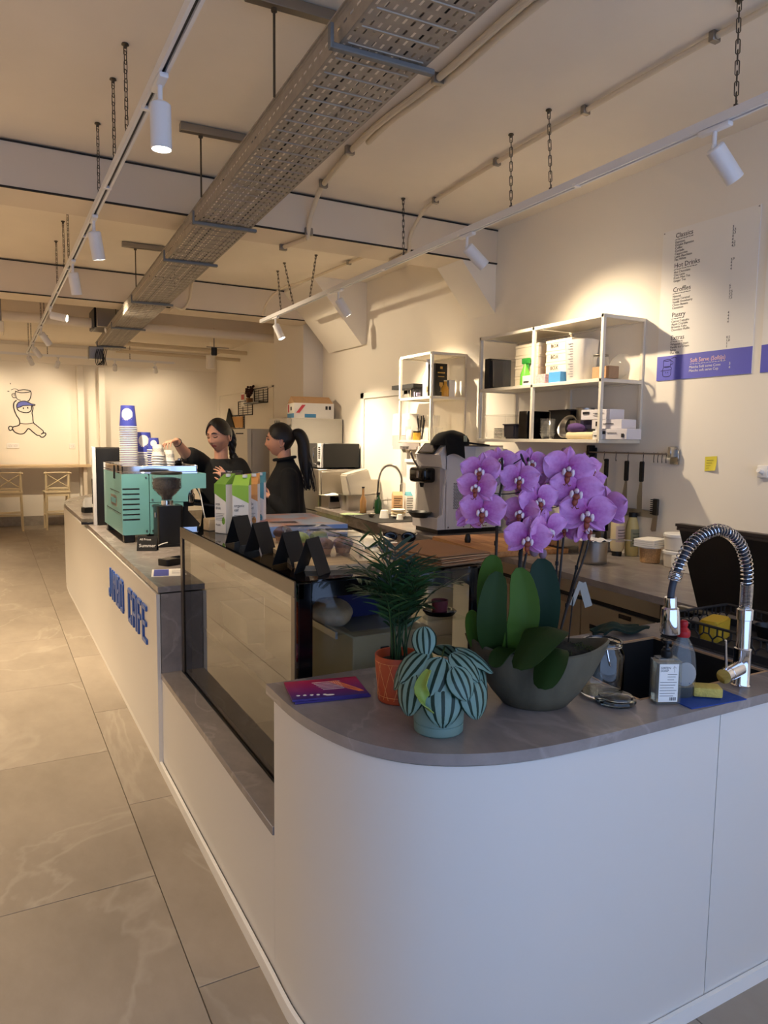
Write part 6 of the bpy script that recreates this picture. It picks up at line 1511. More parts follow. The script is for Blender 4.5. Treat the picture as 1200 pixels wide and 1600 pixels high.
# hook rail with hanging knives
t = thing('hook_rail', 'thin steel hook rail on the right wall', 'rail', (3.50, 2.93, 1.54))
g = G(); g.tube([(0, 0, 0), (0, .68, 0)], .005, 8); g.make('rail', M_['steel'], t)
for y in (.0, .66):
    g = G(); g.box(-.01, .05, y - .012, y + .012, -.02, .045, .004, 1); g.box(.035, .05, y - .03, y + .03, -.06, .03, .003, 1); g.make('wall_bracket', M_['steel'] if y < .1 else M_['black_plastic'], t)
for y in (.03, .06, .09, .12, .32, .42, .20, .52):
    g = G(); g.tube(spline([(0, y, .006), (.008, y, 0), (0, y - .004, -.012), (-.004, y - .006, -.035), (.002, y - .002, -.052), (.010, y + .004, -.045)], 4), .0022, 5); g.make('hook', M_['black_metal'], t)
def knife(label, y, z, hl, bl, bw, m, name='knife', cat='knife', x=3.495, flare=0.0):
    t = thing(name, label, cat, (x, y, z))
    g = G(); g.prism(rrect(-.012, .012, -hl, 0, .008), -.008, .008); g.bm.transform(MX(((0, 0, 1, 0), (1, 0, 0, 0), (0, 1, 0, 0), (0, 0, 0, 1)))); g.make('handle', M_['black_plastic'], t)
    g = G(); g.prism([(-.008, -hl), (.010, -hl), (bw * .6, -hl - bl * .5), (bw * .5, -hl - bl), (-bw * .3, -hl - bl * .95), (-.012, -hl - bl * .4)], -.001, .001); g.bm.transform(MX(((0, 0, 1, 0), (1, 0, 0, 0), (0, 1, 0, 0), (0, 0, 0, 1)))); g.make('blade', m, t)
knife('kitchen spatula with black handle hanging third from the rail bracket', 3.25, 1.492, .125, .19, .045, M_['steel'], 'spatula', 'spatula'); knife('kitchen spatula with black handle hanging nearer the rail bracket', 3.13, 1.492, .125, .19, .045, M_['steel'], 'spatula', 'spatula')
knife('dark blue handled knife on the hook rail beside the orchid', 3.42, 1.50, .12, .16, .03, M_['steel'])
t = thing('magnet_strip', 'steel magnetic knife strip on the wall behind the sauce bottles', 'knife strip', (3.53, 3.04, 1.15)); g = G(); g.box(0, .02, 0, .62, 0, .045, .003, 1); g.make('strip', M_['steel'], t)
t = thing('steel_brush', 'black toothed brush hanging from the magnetic strip end', 'brush', (3.515, 3.03, 1.27), 0)
g = G(); g.box(-.008, .008, -.022, .018, -.10, .0, .004, 1); [g.box(-.012, .008, .018, .03, -.01 - k * .012, -.004 - k * .012) for k in range(8)]; g.make('toothed_head', M_['black_plastic'], t)
g = G(); g.prism([(-.02, -.10), (.015, -.10), (.028, -.19), (.018, -.20), (-.012, -.195)], -.002, .002); g.bm.transform(MX(((0, 0, 1, 0), (1, 0, 0, 0), (0, 1, 0, 0), (0, 0, 0, 1)))); g.make('blade', M_['steel'], t)
for lb, y in (('black knife handle farthest along the magnetic strip', 3.64), ('black knife handle in the middle of the magnetic strip', 3.54), ('black knife handle on the strip nearest the sauce bottles', 3.42)):
    knife(lb, y, 1.16, .13, .10, .03, M_['steel'], x=3.515)
t = thing('utensil_holder', 'white perforated utensil holder behind the steel pot', 'holder', (3.36, 3.43, WT)); g = G(); g.lathe([(.045, 0), (.05, .0), (.052, .12), (.049, .12), (.046, .004), (0, .004), (0, 0)], 24); g.make('holder', M_['white_plastic'], t)
g = G()
for r in range(6):
    for k in range(24): a = 2 * pi * k / 24; g.lathe([(0.0025, -.0005), (0, -.0005)], 6, (cos(a) * .0505, sin(a) * .0505, .02 + r * .016))
o = g.make('hole_pattern', M_['black_matte'], t); o['kind'] = 'stuff'
# left part: black mat, sink things, bottles, cartons
o = thing('black_mat', 'black rubber mat on the back worktop before the steel tub', 'mat', (3.13, 5.78, WT)); g = G(); g.T = MX.Rotation(radians(-3.5), 4, 'Z'); g.box(-.25, .24, -.42, .40, 0, .006, .002, 1); g.make('rubber', M_['black_matte'], o)
ZM = WT + .0065
t = thing('steel_tub', 'deep stainless tub at the far end of the back worktop', 'tub', (3.24, 6.52, WT), radians(-4))
g = G(); P0, P1 = rrect(-.145, .145, -.09, .09, .03), rrect(-.17, .17, -.11, .11, .03)
rings = [[g.v((x, y, z)) for x, y in P] for P, z in ((P0, 0), ([(a[0] * .96 + b[0] * .04 + 0, a[1] * .96 + b[1] * .04) for a, b in zip(P0, P1)], .004), (P1, .155), ([(x * 1.06, y * 1.08) for x, y in P1], .160), ([(x * .98, y * .98) for x, y in P1], .161), ([(x * .98, y * .98) for x, y in P0], .008))]
for a, b in zip(rings, rings[1:]):
    for i in range(len(a)): g.face([a[i], a[(i + 1) % len(a)], b[(i + 1) % len(a)], b[i]])
g.face(rings[0][::-1]); g.face(rings[-1]); g.make('tub_body', M_['steel'], t)
fr = mat('box_frosted', (226, 218, 202), .4, alpha=.86)
def pbox(name, label, loc, sx, sy, sz, rot, m=fr, taper=.88):
    t = thing(name, label, 'plastic box', loc); t.rotation_euler = rot
    g = G(); lo = [g.v((x * taper * sx, y * taper * sy, 0)) for x, y in ((-1, -1), (1, -1), (1, 1), (-1, 1))]; hi = [g.v((x * sx, y * sy, sz)) for x, y in ((-1, -1), (1, -1), (1, 1), (-1, 1))]
    g.face(lo[::-1]); [g.face([lo[i], lo[(i + 1) % 4], hi[(i + 1) % 4], hi[i]]) for i in range(4)]
    bmesh.ops.bevel(g.bm, geom=[e for e in g.bm.edges if len(e.link_faces) == 2], offset=.012, segments=2, affect='EDGES'); bmesh.ops.recalc_face_normals(g.bm, faces=g.bm.faces); bmesh.ops.solidify(g.bm, geom=g.bm.faces[:], thickness=.003); g.make('box_wall', m, t)
    g = G(); g.tube([(x * sx * 1.03, y * sy * 1.03, sz) for x, y in rrect(-1, 1, -1, 1, .12)], .005, 6, closed=True); g.make('rim', m, t); return t
pbox('plastic_box', 'large frosted plastic box tipped upside down in the steel tub', (3.22, 6.55, WT + .385), .14, .10, .25, (radians(180), radians(-14), radians(-4)))
pbox('plastic_box', 'smaller frosted plastic box with faint print behind the steel tub', (3.34, 6.72, WT + .30), .075, .07, .20, (radians(180), 0, .1))
pbox('plastic_box', 'second smaller frosted plastic box right of the printed one', (3.47, 6.62, WT + .30), .07, .07, .20, (radians(180), 0, -.1))
t = thing('scale_unit', 'small steel appliance with a black display beyond the steel tub', 'scale', (3.13, 6.80, WT), 0); g = G(); g.box(-.10, .10, -.06, .13, 0, .13, .004, 1); g.make('casing', M_['steel'], t); g = G(); g.box(-.085, .10, -.064, -.06, .065, .125); g.make('display', M_['black_gloss'], t); g = G(); g.surf(lambda u, v: (-.13 + .24 * u, -.07 + .20 * v, .135 + .012 * sin(7 * u) * sin(5 * v)), 8, 8, .006); g.make('cloth_cover', M_['paper_white'], t)
t = thing('spring_tap', 'small spring-spout tap at the back sink before the white door', 'tap', (3.47, 6.02, WT))
g = G(); g.lathe([(0, 0), (.022, 0), (.02, .01), (.016, .012), (.016, .28), (0, .28)], 18); g.make('column', M_['steel'], t)
pth = spline([(0, 0, .28), (-.005, 0, .36), (-.05, .01, .44), (-.12, .02, .465), (-.19, .03, .43), (-.225, .035, .35), (-.235, .04, .24), (-.24, .04, .16)], 8)
g = G(); g.tube(pth, .008, 8); g.make('hose', M_['black_plastic'], t)
g = G(); ph = 0; pts = []
for i in range(len(pth) - 14):
    for j in range(8):
        f = j / 8; p = pth[i].lerp(pth[i + 1], f); tg = (pth[i + 1] - pth[i]).normalized(); nx = tg.cross(V((0, 1, 0))).normalized(); ny = tg.cross(nx); a = 2 * pi * (i + f) * 1.0; pts.append(p + (nx * cos(a) + ny * sin(a)) * .0145)
g.tube(pts, .002, 4); g.make('spring', M_['steel'], t)
g = G(); g.T = MX.Translation(pth[-1]); g.lathe([(0, 0), (.013, 0), (.014, -.03), (.024, -.09), (0, -.09)], 16); g.make('spray_head', M_['steel'], t)
g = G(); g.tube([(0, 0, .13), (-.12, .02, .135), (-.24, .04, .13)], .006, 8); g.make('holder_arm', M_['steel'], t)
ctan = mat('carton_tan', (206, 166, 122), .6)
def scarton(label, x, y, m, top):
    t = thing('milk_carton', label, 'carton', (x, y, ZM), radians(-18)); g = G(); g.box(-.045, .045, -.04, .04, 0, .19, .002, 1); g.make('body', m, t)
    g = G(); lo = [g.v(p) for p in ((-.045, -.04, .19), (.045, -.04, .19), (.045, .04, .19), (-.045, .04, .19))]; hi = [g.v(p) for p in ((-.045, -.002, .225), (.045, -.002, .225), (.045, .002, .225), (-.045, .002, .225))]; [g.face([lo[i], lo[(i + 1) % 4], hi[(i + 1) % 4], hi[i]]) for i in range(4)]; g.face(hi); g.make('gable_top', top, t)
    g = G()
    for k in range(7): g.box(-.038, .036 - .012 * (k % 3), -.0406, -.04, .16 - k * .021, .166 - k * .021)
    g.make('print', M_['ink'], t)
scarton('tan milk carton at the left on the black mat', 3.30, 5.80, ctan, ctan); scarton('white milk carton with teal top beside the tan one', 3.405, 5.745, M_['paper_white'], teal)
bottle('cleaner_bottle', 'pale bottle with blue cap right of the milk cartons', (3.44, 5.56, ZM), [(0, 0), (.04, 0), (.042, .01), (.042, .17), (.02, .19), (0, .19)], mat('bottle_pale', (176, 172, 160), .4), 'bottle', [(0, .186), (.036, .186), (.036, .215), (0, .217)], (.0428, .02, .08, M_['paper_white']), 'blue_bin')
bottle('green_bottle', 'dark green bottle beside the small spring tap', (3.24, 6.06, ZM), [(0, 0), (.034, 0), (.036, .01), (.036, .10), (.016, .15), (.014, .18), (0, .18)], mat('bottle_green', (24, 62, 34), .25), 'bottle', [(0, .178), (.018, .178), (.018, .2), (0, .2)])
bottle('glass_bottle', 'slim brownish glass bottle left of the small spring tap', (3.13, 6.16, ZM), [(0, 0), (.03, 0), (.032, .01), (.032, .12), (.012, .17), (.011, .24), (0, .24)], mat('bottle_amber', (150, 112, 70), .2), 'bottle', [(0, .238), (.014, .238), (.014, .25), (0, .25)])
t = thing('clear_pitcher', 'clear plastic pitcher under the small spring tap', 'pitcher', (3.33, 5.92, ZM)); g = G(); g.lathe([(0, .004), (.05, .002), (.062, .16), (.06, .16), (.048, .008), (0, .008)], 26); g.make('pitcher_wall', M_['frost'] if 0 else CLEAR, t)
t = thing('pump_dispenser', 'tall black syrup pump in a clear bottle beside the white machine', 'pump bottle', (3.50, 5.48, ZM))
g = G(); g.lathe([(0, 0), (.036, 0), (.038, .01), (.038, .18), (.02, .22), (0, .22)], 22); g.make('bottle', CLEAR, t); g = G(); g.lathe([(0, .215), (.024, .215), (.022, .30), (.012, .32), (.008, .32), (.008, .39), (0, .39)], 16); g.tube([(0, 0, .385), (-.05, -.01, .385), (-.075, -.015, .372)], .008, 6); g.make('pump', M_['black_plastic'], t)
def cup_small(lb, x, y, r, h, m=None):
    t = thing('white_cup', lb, 'cup', (x, y, ZM)); g = G(); g.lathe([(0, h), (r * .72, h), (r, .0), (r - .003, 0), (r * .7, h - .004), (0, h - .004)], 22); g.make('cup_wall', m or M_['paper_white'], t)
cup_small('upturned white cup on the black mat left of the cartons', 3.10, 5.68, .045, .07); cup_small('small white cup before the stacked white dishes', 3.17, 5.52, .032, .045)
for k in range(3):
    t = thing('white_dish', 'white oval dish, %s of the three stacked by the tan carton' % ('bottom', 'middle', 'top')[k], 'dish', (3.22, 5.64, ZM + k * .027)); g = G(); g.lathe([(0, 0), (.04, 0), (.065, .018), (.065, .024), (.058, .026), (0, .020)], 26); g.make('dish', M_['cream'] if k == 1 else M_['paper_white'], t)
t = thing('steel_strainer', 'small steel strainer lying on the black mat', 'strainer', (3.02, 5.78, ZM)); g = G(); g.lathe([(0, .0), (.02, .004), (.036, .03), (.04, .03), (.038, .035), (.034, .035), (.018, .010), (0, .006)], 20); g.tube([(-.035, 0, .032), (-.12, .03, .02), (-.15, .04, .012)], .004, 6); g.make('strainer_body', M_['steel'], t)
o = thing('green_leaflet', 'green and white packet lying at the far end of the black mat', 'packet', (2.98, 6.08, ZM)); g = G(); g.surf(lambda u, v: ((u - .5) * .22, (v - .5) * .12, .002 + .008 * sin(4 * u) * v), 8, 5, .003); g.make('packet', mat('packet_green', (150, 170, 128), .6, var=.3, vscale=18), o)
# things under the table seen below the worktop
t = thing('storage_box', 'white storage box standing under the back table', 'box', (3.25, 4.30, 0)); g = G(); g.box(-.18, .20, -.22, .22, 0, .55, .01, 2); g.make('box_body', M_['paper_white'], t); g = G(); g.box(-.20, .22, -.24, .24, .55, .59, .01, 1); g.make('lid', M_['white_plastic'], t)
t = thing('storage_box', 'lower white storage box under the back table, farther along', 'box', (3.27, 5.15, 0)); g = G(); g.box(-.18, .18, -.25, .25, 0, .42, .01, 2); g.make('box_body', M_['paper_white'], t); g = G(); g.box(-.20, .20, -.27, .27, .42, .455, .01, 1); g.make('lid', M_['frost'] if 0 else M_['white_plastic'], t)
# paper towel dispenser and downpipe cover beside the door
t = thing('towel_dispenser', 'white rounded paper towel dispenser on the wall beside the small shelf', 'dispenser', (3.55, 5.92, 1.52))
g = G(); g.prism(rrect(-.20, -.001, -.13, .13, .06, 5), .13, .33); bmesh.ops.bevel(g.bm, geom=[e for e in g.bm.edges if all(v.co.z > .32 for v in e.verts)], offset=.05, segments=4, affect='EDGES'); g.make('cover', M_['white_plastic'], t)
g = G(); g.prism(rrect(-.198, -.001, -.128, .128, .06, 5), .0, .128); bmesh.ops.bevel(g.bm, geom=[e for e in g.bm.edges if all(v.co.z < .01 for v in e.verts)], offset=.03, segments=3, affect='EDGES'); g.make('roll_window', mat('window_grey', (186, 180, 182), .3), t)
g = G(); g.lathe([(0, -.03), (.03, -.03), (.05, 0), (0, 0)], 14, (-.09, 0, 0)); g.make('outlet', M_['steel_dull'], t)
t = thing('white_stand', 'narrow white plastic stand on the worktop under the dispenser', 'stand', (3.47, 5.74, WT)); g = G(); g.box(-.06, .07, -.09, .09, 0, .50, .006, 1); g.box(-.075, .075, -.10, .10, .50, .53, .004, 1); g.make('stand_body', M_['white_plastic'], t)

# ------------------------------------------------------------------ wall shelves
sh = mat('shelf_white', (232, 224, 206), .45)
def shelf_unit(label, y0, y1, z0, z1, zm, posts):
    t = thing('wall_shelf', label, 'shelf', (0, 0, 0)); xf, xb = 3.20, 3.535; p = .022
    for y in posts:
        for x in (xf, xb):
            g = G(); g.box(x, x + p * .8 if x == xb else x + p, y - p / 2, y + p / 2, z0, z1, .002, 1)
            if x == xb: pass
            g.make('post', sh, t)
    for z in (z0, zm, z1):
        for x in (xf, xb - .006):
            g = G(); g.box(x, x + .02, y0, y1, z - .022, z, .002, 1); g.make('rail', sh, t)
        for y in (y0, y1):
            g = G(); g.box(xf, xb + .01, y - .010, y + .010, z - .022, z, .002, 1); g.make('rail', sh, t)
        for a, b in zip(posts, posts[1:]):
            g = G(); g.box(xf + .004, xb + .006, a + .012, b - .012, z - .012, z - .001, .001, 1); g.make('shelf_board', sh, t)
    return t
shelf_unit('large white metal wall shelf in two bays above the back counter', 3.21, 4.42, 1.622, 2.36, 1.985, (3.21, 3.83, 4.42))
shelf_unit('small white metal wall shelf left of the large one', 5.10, 5.61, 1.605, 2.33, 1.97, (5.10, 5.61))
ZA, ZBm, ZS, ZSb = 1.9855, 1.6225, 1.9705, 1.6055
def sbox(name, label, cat, x, y, z, sx, sy, sz, m, rz=0, lid=None, prints=None, group=None, txt=None):
    t = thing(name, label, cat, (x, y, z), rz, group); g = G(); g.box(-sx, sx, -sy, sy, 0, sz, .002, 1); g.make('box_body', m, t)
    if lid: g = G(); g.box(-sx - .003, sx + .003, -sy - .003, sy + .003, sz * .72, sz + .001, .002, 1); g.make('lid', lid, t)
    if prints or txt:
        g = G()
        if txt: g.text(txt, min(sz * .5, .045), frame((-sx - .004, sy * .6, sz * .3), (0, -1, 0), (0, 0, 1)), ex=.0002)
        for (a, b, c, d) in prints or (): g.box(-sx - .0045, -sx - .003, sy - 2 * sy * b, sy - 2 * sy * a, sz * c, sz * d)
        g.make('print', M_['ink'], t)
    return t
wbox = mat('box_cream', (232, 220, 196), .6)
sbox('black_folder', 'black upright box at the left end of the large shelf', 'box', 3.31, 4.345, ZA, .10, .028, .215, M_['black_matte'])
pbox('clear_tub', 'clear plastic tub next to the black upright box', (3.31, 4.22, ZA), .10, .075, .20, (0, 0, 0), CLEAR, .94)
for k in range(4): sbox('takeaway_box', 'cream takeaway box, %s of the pile behind the green spray bottle' % ('lowest', 'second', 'third', 'topmost')[k], 'takeaway box', 3.40, 4.0, ZA + k * .072, .11, .12, .070, wbox, 0, wbox)
for k in range(4): sbox('takeaway_box', 'cream takeaway box, %s of the lettered pile in the right bay' % ('lowest', 'second', 'third', 'topmost')[k], 'takeaway box', 3.41, 3.69, ZA + k * .072, .11, .12, .070, wbox, 0, wbox, txt='BOX')
t = thing('spray_bottle', 'green spray bottle on the large shelf beside the middle post', 'spray bottle', (3.27, 3.985, ZA)); sg = mat('spray_green', (110, 196, 70), .35)
g = G(); g.lathe([(0, 0), (.034, 0), (.036, .01), (.034, .08), (.018, .125), (.012, .15), (0, .15)], 20); g.make('bottle', sg, t); g = G(); g.box(-.012, .012, -.045, .03, .15, .19, .006, 2); g.tube([(0, -.02, .155), (0, -.035, .12)], .005, 6); g.make('trigger_head', mat('spray_head', (50, 150, 60), .4), t)
sbox('small_white_box', 'small white packet before the middle post of the large shelf', 'box', 3.255, 3.915, ZA, .03, .045, .065, M_['paper_white'], prints=((.2, .8, .3, .4),))
sbox('tissue_box', 'pale pink patterned box on the large shelf right of the post', 'box', 3.27, 3.775, ZA, .05, .05, .062, mat('pink_box', (226, 176, 176), .6, var=.25, vscale=90))
sbox('patterned_box', 'grey blue leaf patterned box lying behind the small blue box', 'box', 3.35, 3.70, ZA, .045, .10, .115, mat('leaf_box', (176, 190, 184), .6, var=.35, vscale=70))
sbox('small_blue_box', 'small bright blue box with white end on the large shelf', 'box', 3.26, 3.645, ZA, .03, .055, .07, mat('sky_box', (86, 160, 218), .5)); 
t = thing('measuring_jug', 'big translucent measuring jug on the large shelf', 'jug', (3.33, 3.51, ZA), .3)
jug = mat('jug_milky', (236, 232, 226), .3, alpha=.72)
g = G(); g.lathe([(0, 0), (.075, 0), (.078, .004), (.094, .255), (.097, .26), (.092, .26), (.074, .006), (0, .006)], 30, sup=3.2); g.make('jug_wall', jug, t)
g = G(); g.tube([(.09, .0, .22), (.135, .0, .21), (.13, .0, .08), (.082, .0, .06)], .008, 6); g.make('handle', jug, t)
g = G()
for k in range(14): g.box(-.094 + .0, -.0765 - .0012 * k, .0, .0) if 0 else g.box(-.0815 - .00092 * k * 1.15, -.0800 - .00092 * k * 1.15, .01, .045 if k % 2 else .03, .03 + k * .0155, .0322 + k * .0155)
g.make('scale_marks', M_['ink_blue'], t)
t = thing('glass_jar', 'open glass jar with a dark rim on the large shelf', 'jar', (3.30, 3.31, ZA)); g = G(); g.lathe([(0, .003), (.045, .002), (.048, .01), (.048, .13), (.04, .145), (.038, .145), (.045, .128), (.045, .012), (0, .008)], 26); g.make('jar_wall', CLEAR, t); g = G(); g.tube([(.042 * cos(a), .042 * sin(a), .146) for a in [2 * pi * i / 26 for i in range(26)]], .005, 6, closed=True); g.make('dark_rim', M_['steel_dull'], t)
sbox('card_box', 'small tan card box at the right end of the large shelf', 'box', 3.28, 3.25, ZA, .04, .07, .072, M_['cardboard'])
t = thing('dome_cover', 'domed clear lid standing on edge at the right of the large shelf', 'lid', (3.42, 3.27, ZA)); g = G(); g.T = MX.Translation((0, 0, .083)) @ MX.Rotation(radians(-78), 4, 'Y'); g.lathe([(.085, 0), (.075, .02), (.05, .034), (0, .04), (0, .036), (.049, .031), (.073, .018), (.08, 0)], 30); g.make('dome', CLEAR, t)
# lower boards
pbox('clear_crate', 'clear crate of dark lids at the lower left of the large shelf', (3.33, 4.25, ZBm), .11, .13, .17, (0, 0, 0), CLEAR, .95)
for k, (y, r) in enumerate(((4.30, .045), (4.21, .04))):
    t = thing('grey_lid_stack', ('dark grey lids leaning at the left inside the clear crate', 'paler grey lids leaning at the right inside the clear crate')[k], 'lids', (3.31, y, ZBm + .004)); g = G(); [g.lathe([(0, 0), (r, 0), (r, .006), (0, .006)], 18, (.0, .0, k2 * .011)) for k2 in range(7)]; g.make('lids', M_['black_plastic'] if k == 0 else M_['steel_dull'], t).name = 'lid_pile'
pbox('black_tub', 'clear lidded tub of black pods beside the clear crate', (3.27, 4.08, ZBm), .055, .065, .10, (0, 0, 0), mat('tub_smoky', (58, 56, 62), .3), .95)
sbox('black_machine_box', 'tall black retail box with a red mark on the lower board', 'box', 3.33, 3.945, ZBm, .10, .045, .19, M_['black_gloss'], prints=None)
pbox('black_crate', 'black ventilated crate behind the clear bowls', (3.42, 3.70, ZBm), .08, .11, .19, (0, 0, 0), M_['black_plastic'], .95)
for k in range(7):
    t = thing('clear_bowl', 'clear plastic bowl, number %s from the bottom of its pile on the lower board' % ('one', 'two', 'three', 'four', 'five', 'six', 'seven')[k], 'bowl', (3.27, 3.735, ZBm + k * .016)); g = G(); g.lathe([(0, .002), (.035, 0), (.052, .034), (.056, .036), (.052, .038), (.034, .004), (0, .005)], 22); g.make('bowl_wall', CLEAR, t)
t = thing('mixing_bowl', 'steel mixing bowl lying on its side on the lower board', 'bowl', (3.32, 3.585, ZBm + .075)); g = G(); g.T = MX.Rotation(radians(-68), 4, 'Y'); g.lathe([(0, -.065), (.035, -.06), (.066, -.03), (.074, .02), (.08, .022), (.078, .026), (.071, .022), (.063, -.028), (.034, -.056), (0, -.06)], 28); g.make('bowl_wall', M_['steel'], t)
t = thing('steel_saucepan', 'small steel saucepan stacked above the purple cloth', 'saucepan', (3.40, 3.53, ZBm + .125)); g = G(); g.lathe([(0, 0), (.055, 0), (.058, .004), (.058, .075), (.062, .078), (.056, .078), (.055, .006), (0, .006)], 26); g.make('pan_wall', M_['steel'], t); g = G(); g.tube([(-.05, .03, .06), (-.10, .07, .065)], .006, 6); g.make('handle', M_['black_plastic'], t)
sbox('pan_support_box', 'grey plastic box carrying the small steel saucepan', 'box', 3.42, 3.53, ZBm, .08, .075, .122, M_['steel_dull'])
o = thing('purple_cloth', 'purple cloth bundle on the lower board', 'cloth', (3.27, 3.46, ZBm + .04)); g = G(); g.ell((0, 0, .03), (.05, .075, .032), 18, 10, lambda p: p * (1 + .2 * noise.noise(p * 30))); g.make('cloth', mat('cloth_purple', (92, 66, 120), .85), o)
t = thing('paper_roll', 'pale paper roll lying along the front of the lower board', 'roll', (3.245, 3.38, ZBm + .0225)); g = G(); g.cyl((0, -.10, 0), (0, .13, 0), .0225, n=20); g.make('roll', M_['cream'], t); g = G(); g.cyl((0, .128, 0), (0, .134, 0), .010, n=14); g.make('core', M_['cardboard'], t)
gb = mat('glove_box', (220, 216, 220), .5)
sbox('glove_box', 'white glove box lowest of the stack at the right of the lower board', 'box', 3.29, 3.12 + .02, ZBm, .06, .125, .062, gb, prints=((.1, .35, .5, .8), (.85, .93, .2, .55), (.4, .7, .6, .65)))
sbox('glove_box', 'white glove box with a black diamond, middle of the stack', 'box', 3.31, 3.195, ZBm + .063, .06, .12, .055, gb, prints=((.15, .25, .3, .8), (.4, .75, .5, .58)))
sbox('glove_box', 'white glove box on top of the stack, printed lines', 'box', 3.31, 3.29, ZBm + .119, .06, .12, .062, gb, prints=((.08, .3, .55, .8), (.45, .8, .6, .66), (.45, .7, .4, .44)))
sbox('navy_box', 'dark navy box under the topmost glove box', 'box', 3.33, 3.38, ZBm + .063, .06, .055, .055, mat('navy', (34, 34, 60), .5))
sbox('small_white_box', 'small white sample boxes before the lowest glove box', 'box', 3.235, 3.235, ZBm, .02, .035, .05, M_['paper_white'], prints=((.2, .8, .4, .5),))
# small shelf
o = sbox('flat_black_box', 'flat black box lying across the left side of the small shelf', 'box', 3.29, 5.60, ZS + .085, .07, .19, .036, M_['black_matte'])
sbox('dark_tea_box', 'dark tea box supporting the flat black box', 'box', 3.33, 5.50, ZS, .05, .05, .084, mat('dark_box', (40, 38, 48), .5), prints=None)
bottle('small_jar', 'small lilac labelled dark jar on the small shelf', (3.26, 5.44, ZS), [(0, 0), (.024, 0), (.026, .06), (0, .06)], M_['black_plastic'], 'jar', [(0, .06), (.024, .06), (.024, .07), (0, .07)], (.0266, .01, .05, mat('lilac', (176, 168, 206), .5)))
bottle('small_jar', 'second small dark jar nearer the white bottle', (3.25, 5.385, ZS), [(0, 0), (.022, 0), (.024, .05), (0, .05)], M_['black_plastic'], 'jar', [(0, .05), (.022, .05), (.022, .06), (0, .06)], (.0246, .01, .04, bpy.data.materials['lilac']))
bottle('white_bottle', 'tall white sparkling wine bottle on the small shelf', (3.30, 5.30, ZS), [(0, 0), (.042, 0), (.044, .01), (.044, .17), (.018, .23), (.016, .30), (.017, .31), (0, .31)], M_['white_plastic'], 'bottle', [(0, .25), (.019, .25), (.019, .318), (0, .32)], (.0446, .04, .09, M_['cream']), 'white_plastic')
t = sbox('black_gift_box', 'black bottle gift box with a gold goblet on the small shelf', 'box', 3.32, 5.20 - .02, ZS, .06, .055, .27, M_['black_gloss'])
gold = mat('gold_print', (206, 166, 90), .4, metal=.6)
g = G(); g.T = MX(((1, 0, 0, 0), (0, 0, 1, -.0556), (0, 1, 0, 0), (0, 0, 0, 1))); g.prism([(-.016, .115), (.016, .115), (.018, .09), (.003, .07), (.003, .045), (.012, .04), (-.012, .04), (-.003, .045), (-.003, .07), (-.018, .09)], -.0006, .0006); g.box(-.035, .035, .19, .20, -.0006, .0006); g.box(-.03, .03, .16, .166, -.0006, .0006); g.box(-.012, .012, .225, .245, -.0006, .0006); g.make('gold_print', gold, t)
bottle('amber_bottle', 'small amber syrup bottle at the right of the small shelf', (3.36, 5.125, ZS), [(0, 0), (.032, 0), (.034, .02), (.03, .07), (.014, .10), (.012, .125), (0, .125)], mat('syrup', (216, 160, 60), .15), 'bottle', [(0, .124), (.014, .124), (.014, .135), (0, .135)], None, 'cream')
sbox('white_card_box', 'narrow white box between the gift box and the amber bottle', 'box', 3.43, 5.145, ZS, .03, .022, .14, M_['paper_white'])
bottle('honey_jar', 'amber honey jar with dark lid on the lower small shelf', (3.27, 5.42, ZSb), [(0, 0), (.032, 0), (.034, .01), (.034, .065), (0, .065)], mat('honey', (190, 150, 60), .2), 'jar', [(0, .065), (.033, .065), (.033, .08), (0, .08)])
bottle('white_jar', 'white sugar pot left of the honey jar', (3.25, 5.50, ZSb), [(0, 0), (.03, 0), (.036, .02), (.032, .07), (.022, .09), (0, .09)], M_['white_plastic'], 'jar')
t = thing('straw_jar', 'glass with a bunch of dark straws on the lower small shelf', 'straws', (3.36, 5.50, ZSb)); g = G(); g.lathe([(0, .002), (.03, 0), (.036, .11), (.034, .11), (.028, .006), (0, .006)], 20); g.make('glass', CLEAR, t)
for k in range(12): g = G(); a = k * 2.4; g.cyl((.012 * cos(a), .012 * sin(a), .01), (.035 * cos(a), .035 * sin(a), .20 + .02 * sin(k)), .0035, n=6); g.make('straw', M_['black_plastic'], t)
for k, (x, y, z, r, h) in enumerate(((3.27, 5.24, 0, .035, .11), (3.27, 5.16, 0, .035, .11), (3.36, 5.30, 0, .035, .11), (3.36, 5.21, 0, .035, .11), (3.27, 5.20, .112, .036, .10), (3.36, 5.255, .112, .036, .10), (3.27, 5.57, 0, .028, .12))):
    t = thing('drinking_glass', ('clear tumbler in the front row, middle of the lower small shelf', 'clear tumbler in the front row by the near post', 'clear tumbler in the back row, farther', 'clear tumbler in the back row, nearer', 'clear tumbler stacked over the front row', 'clear tumbler stacked over the back row', 'tall slim glass at the far end of the lower small shelf')[k], 'glass', (x, y, ZSb + z)); g = G(); g.lathe([(0, .003), (r * .8, 0), (r, h), (r - .003, h), (r * .76, .01), (0, .01)], 22); g.make('glass_wall', CLEAR, t)

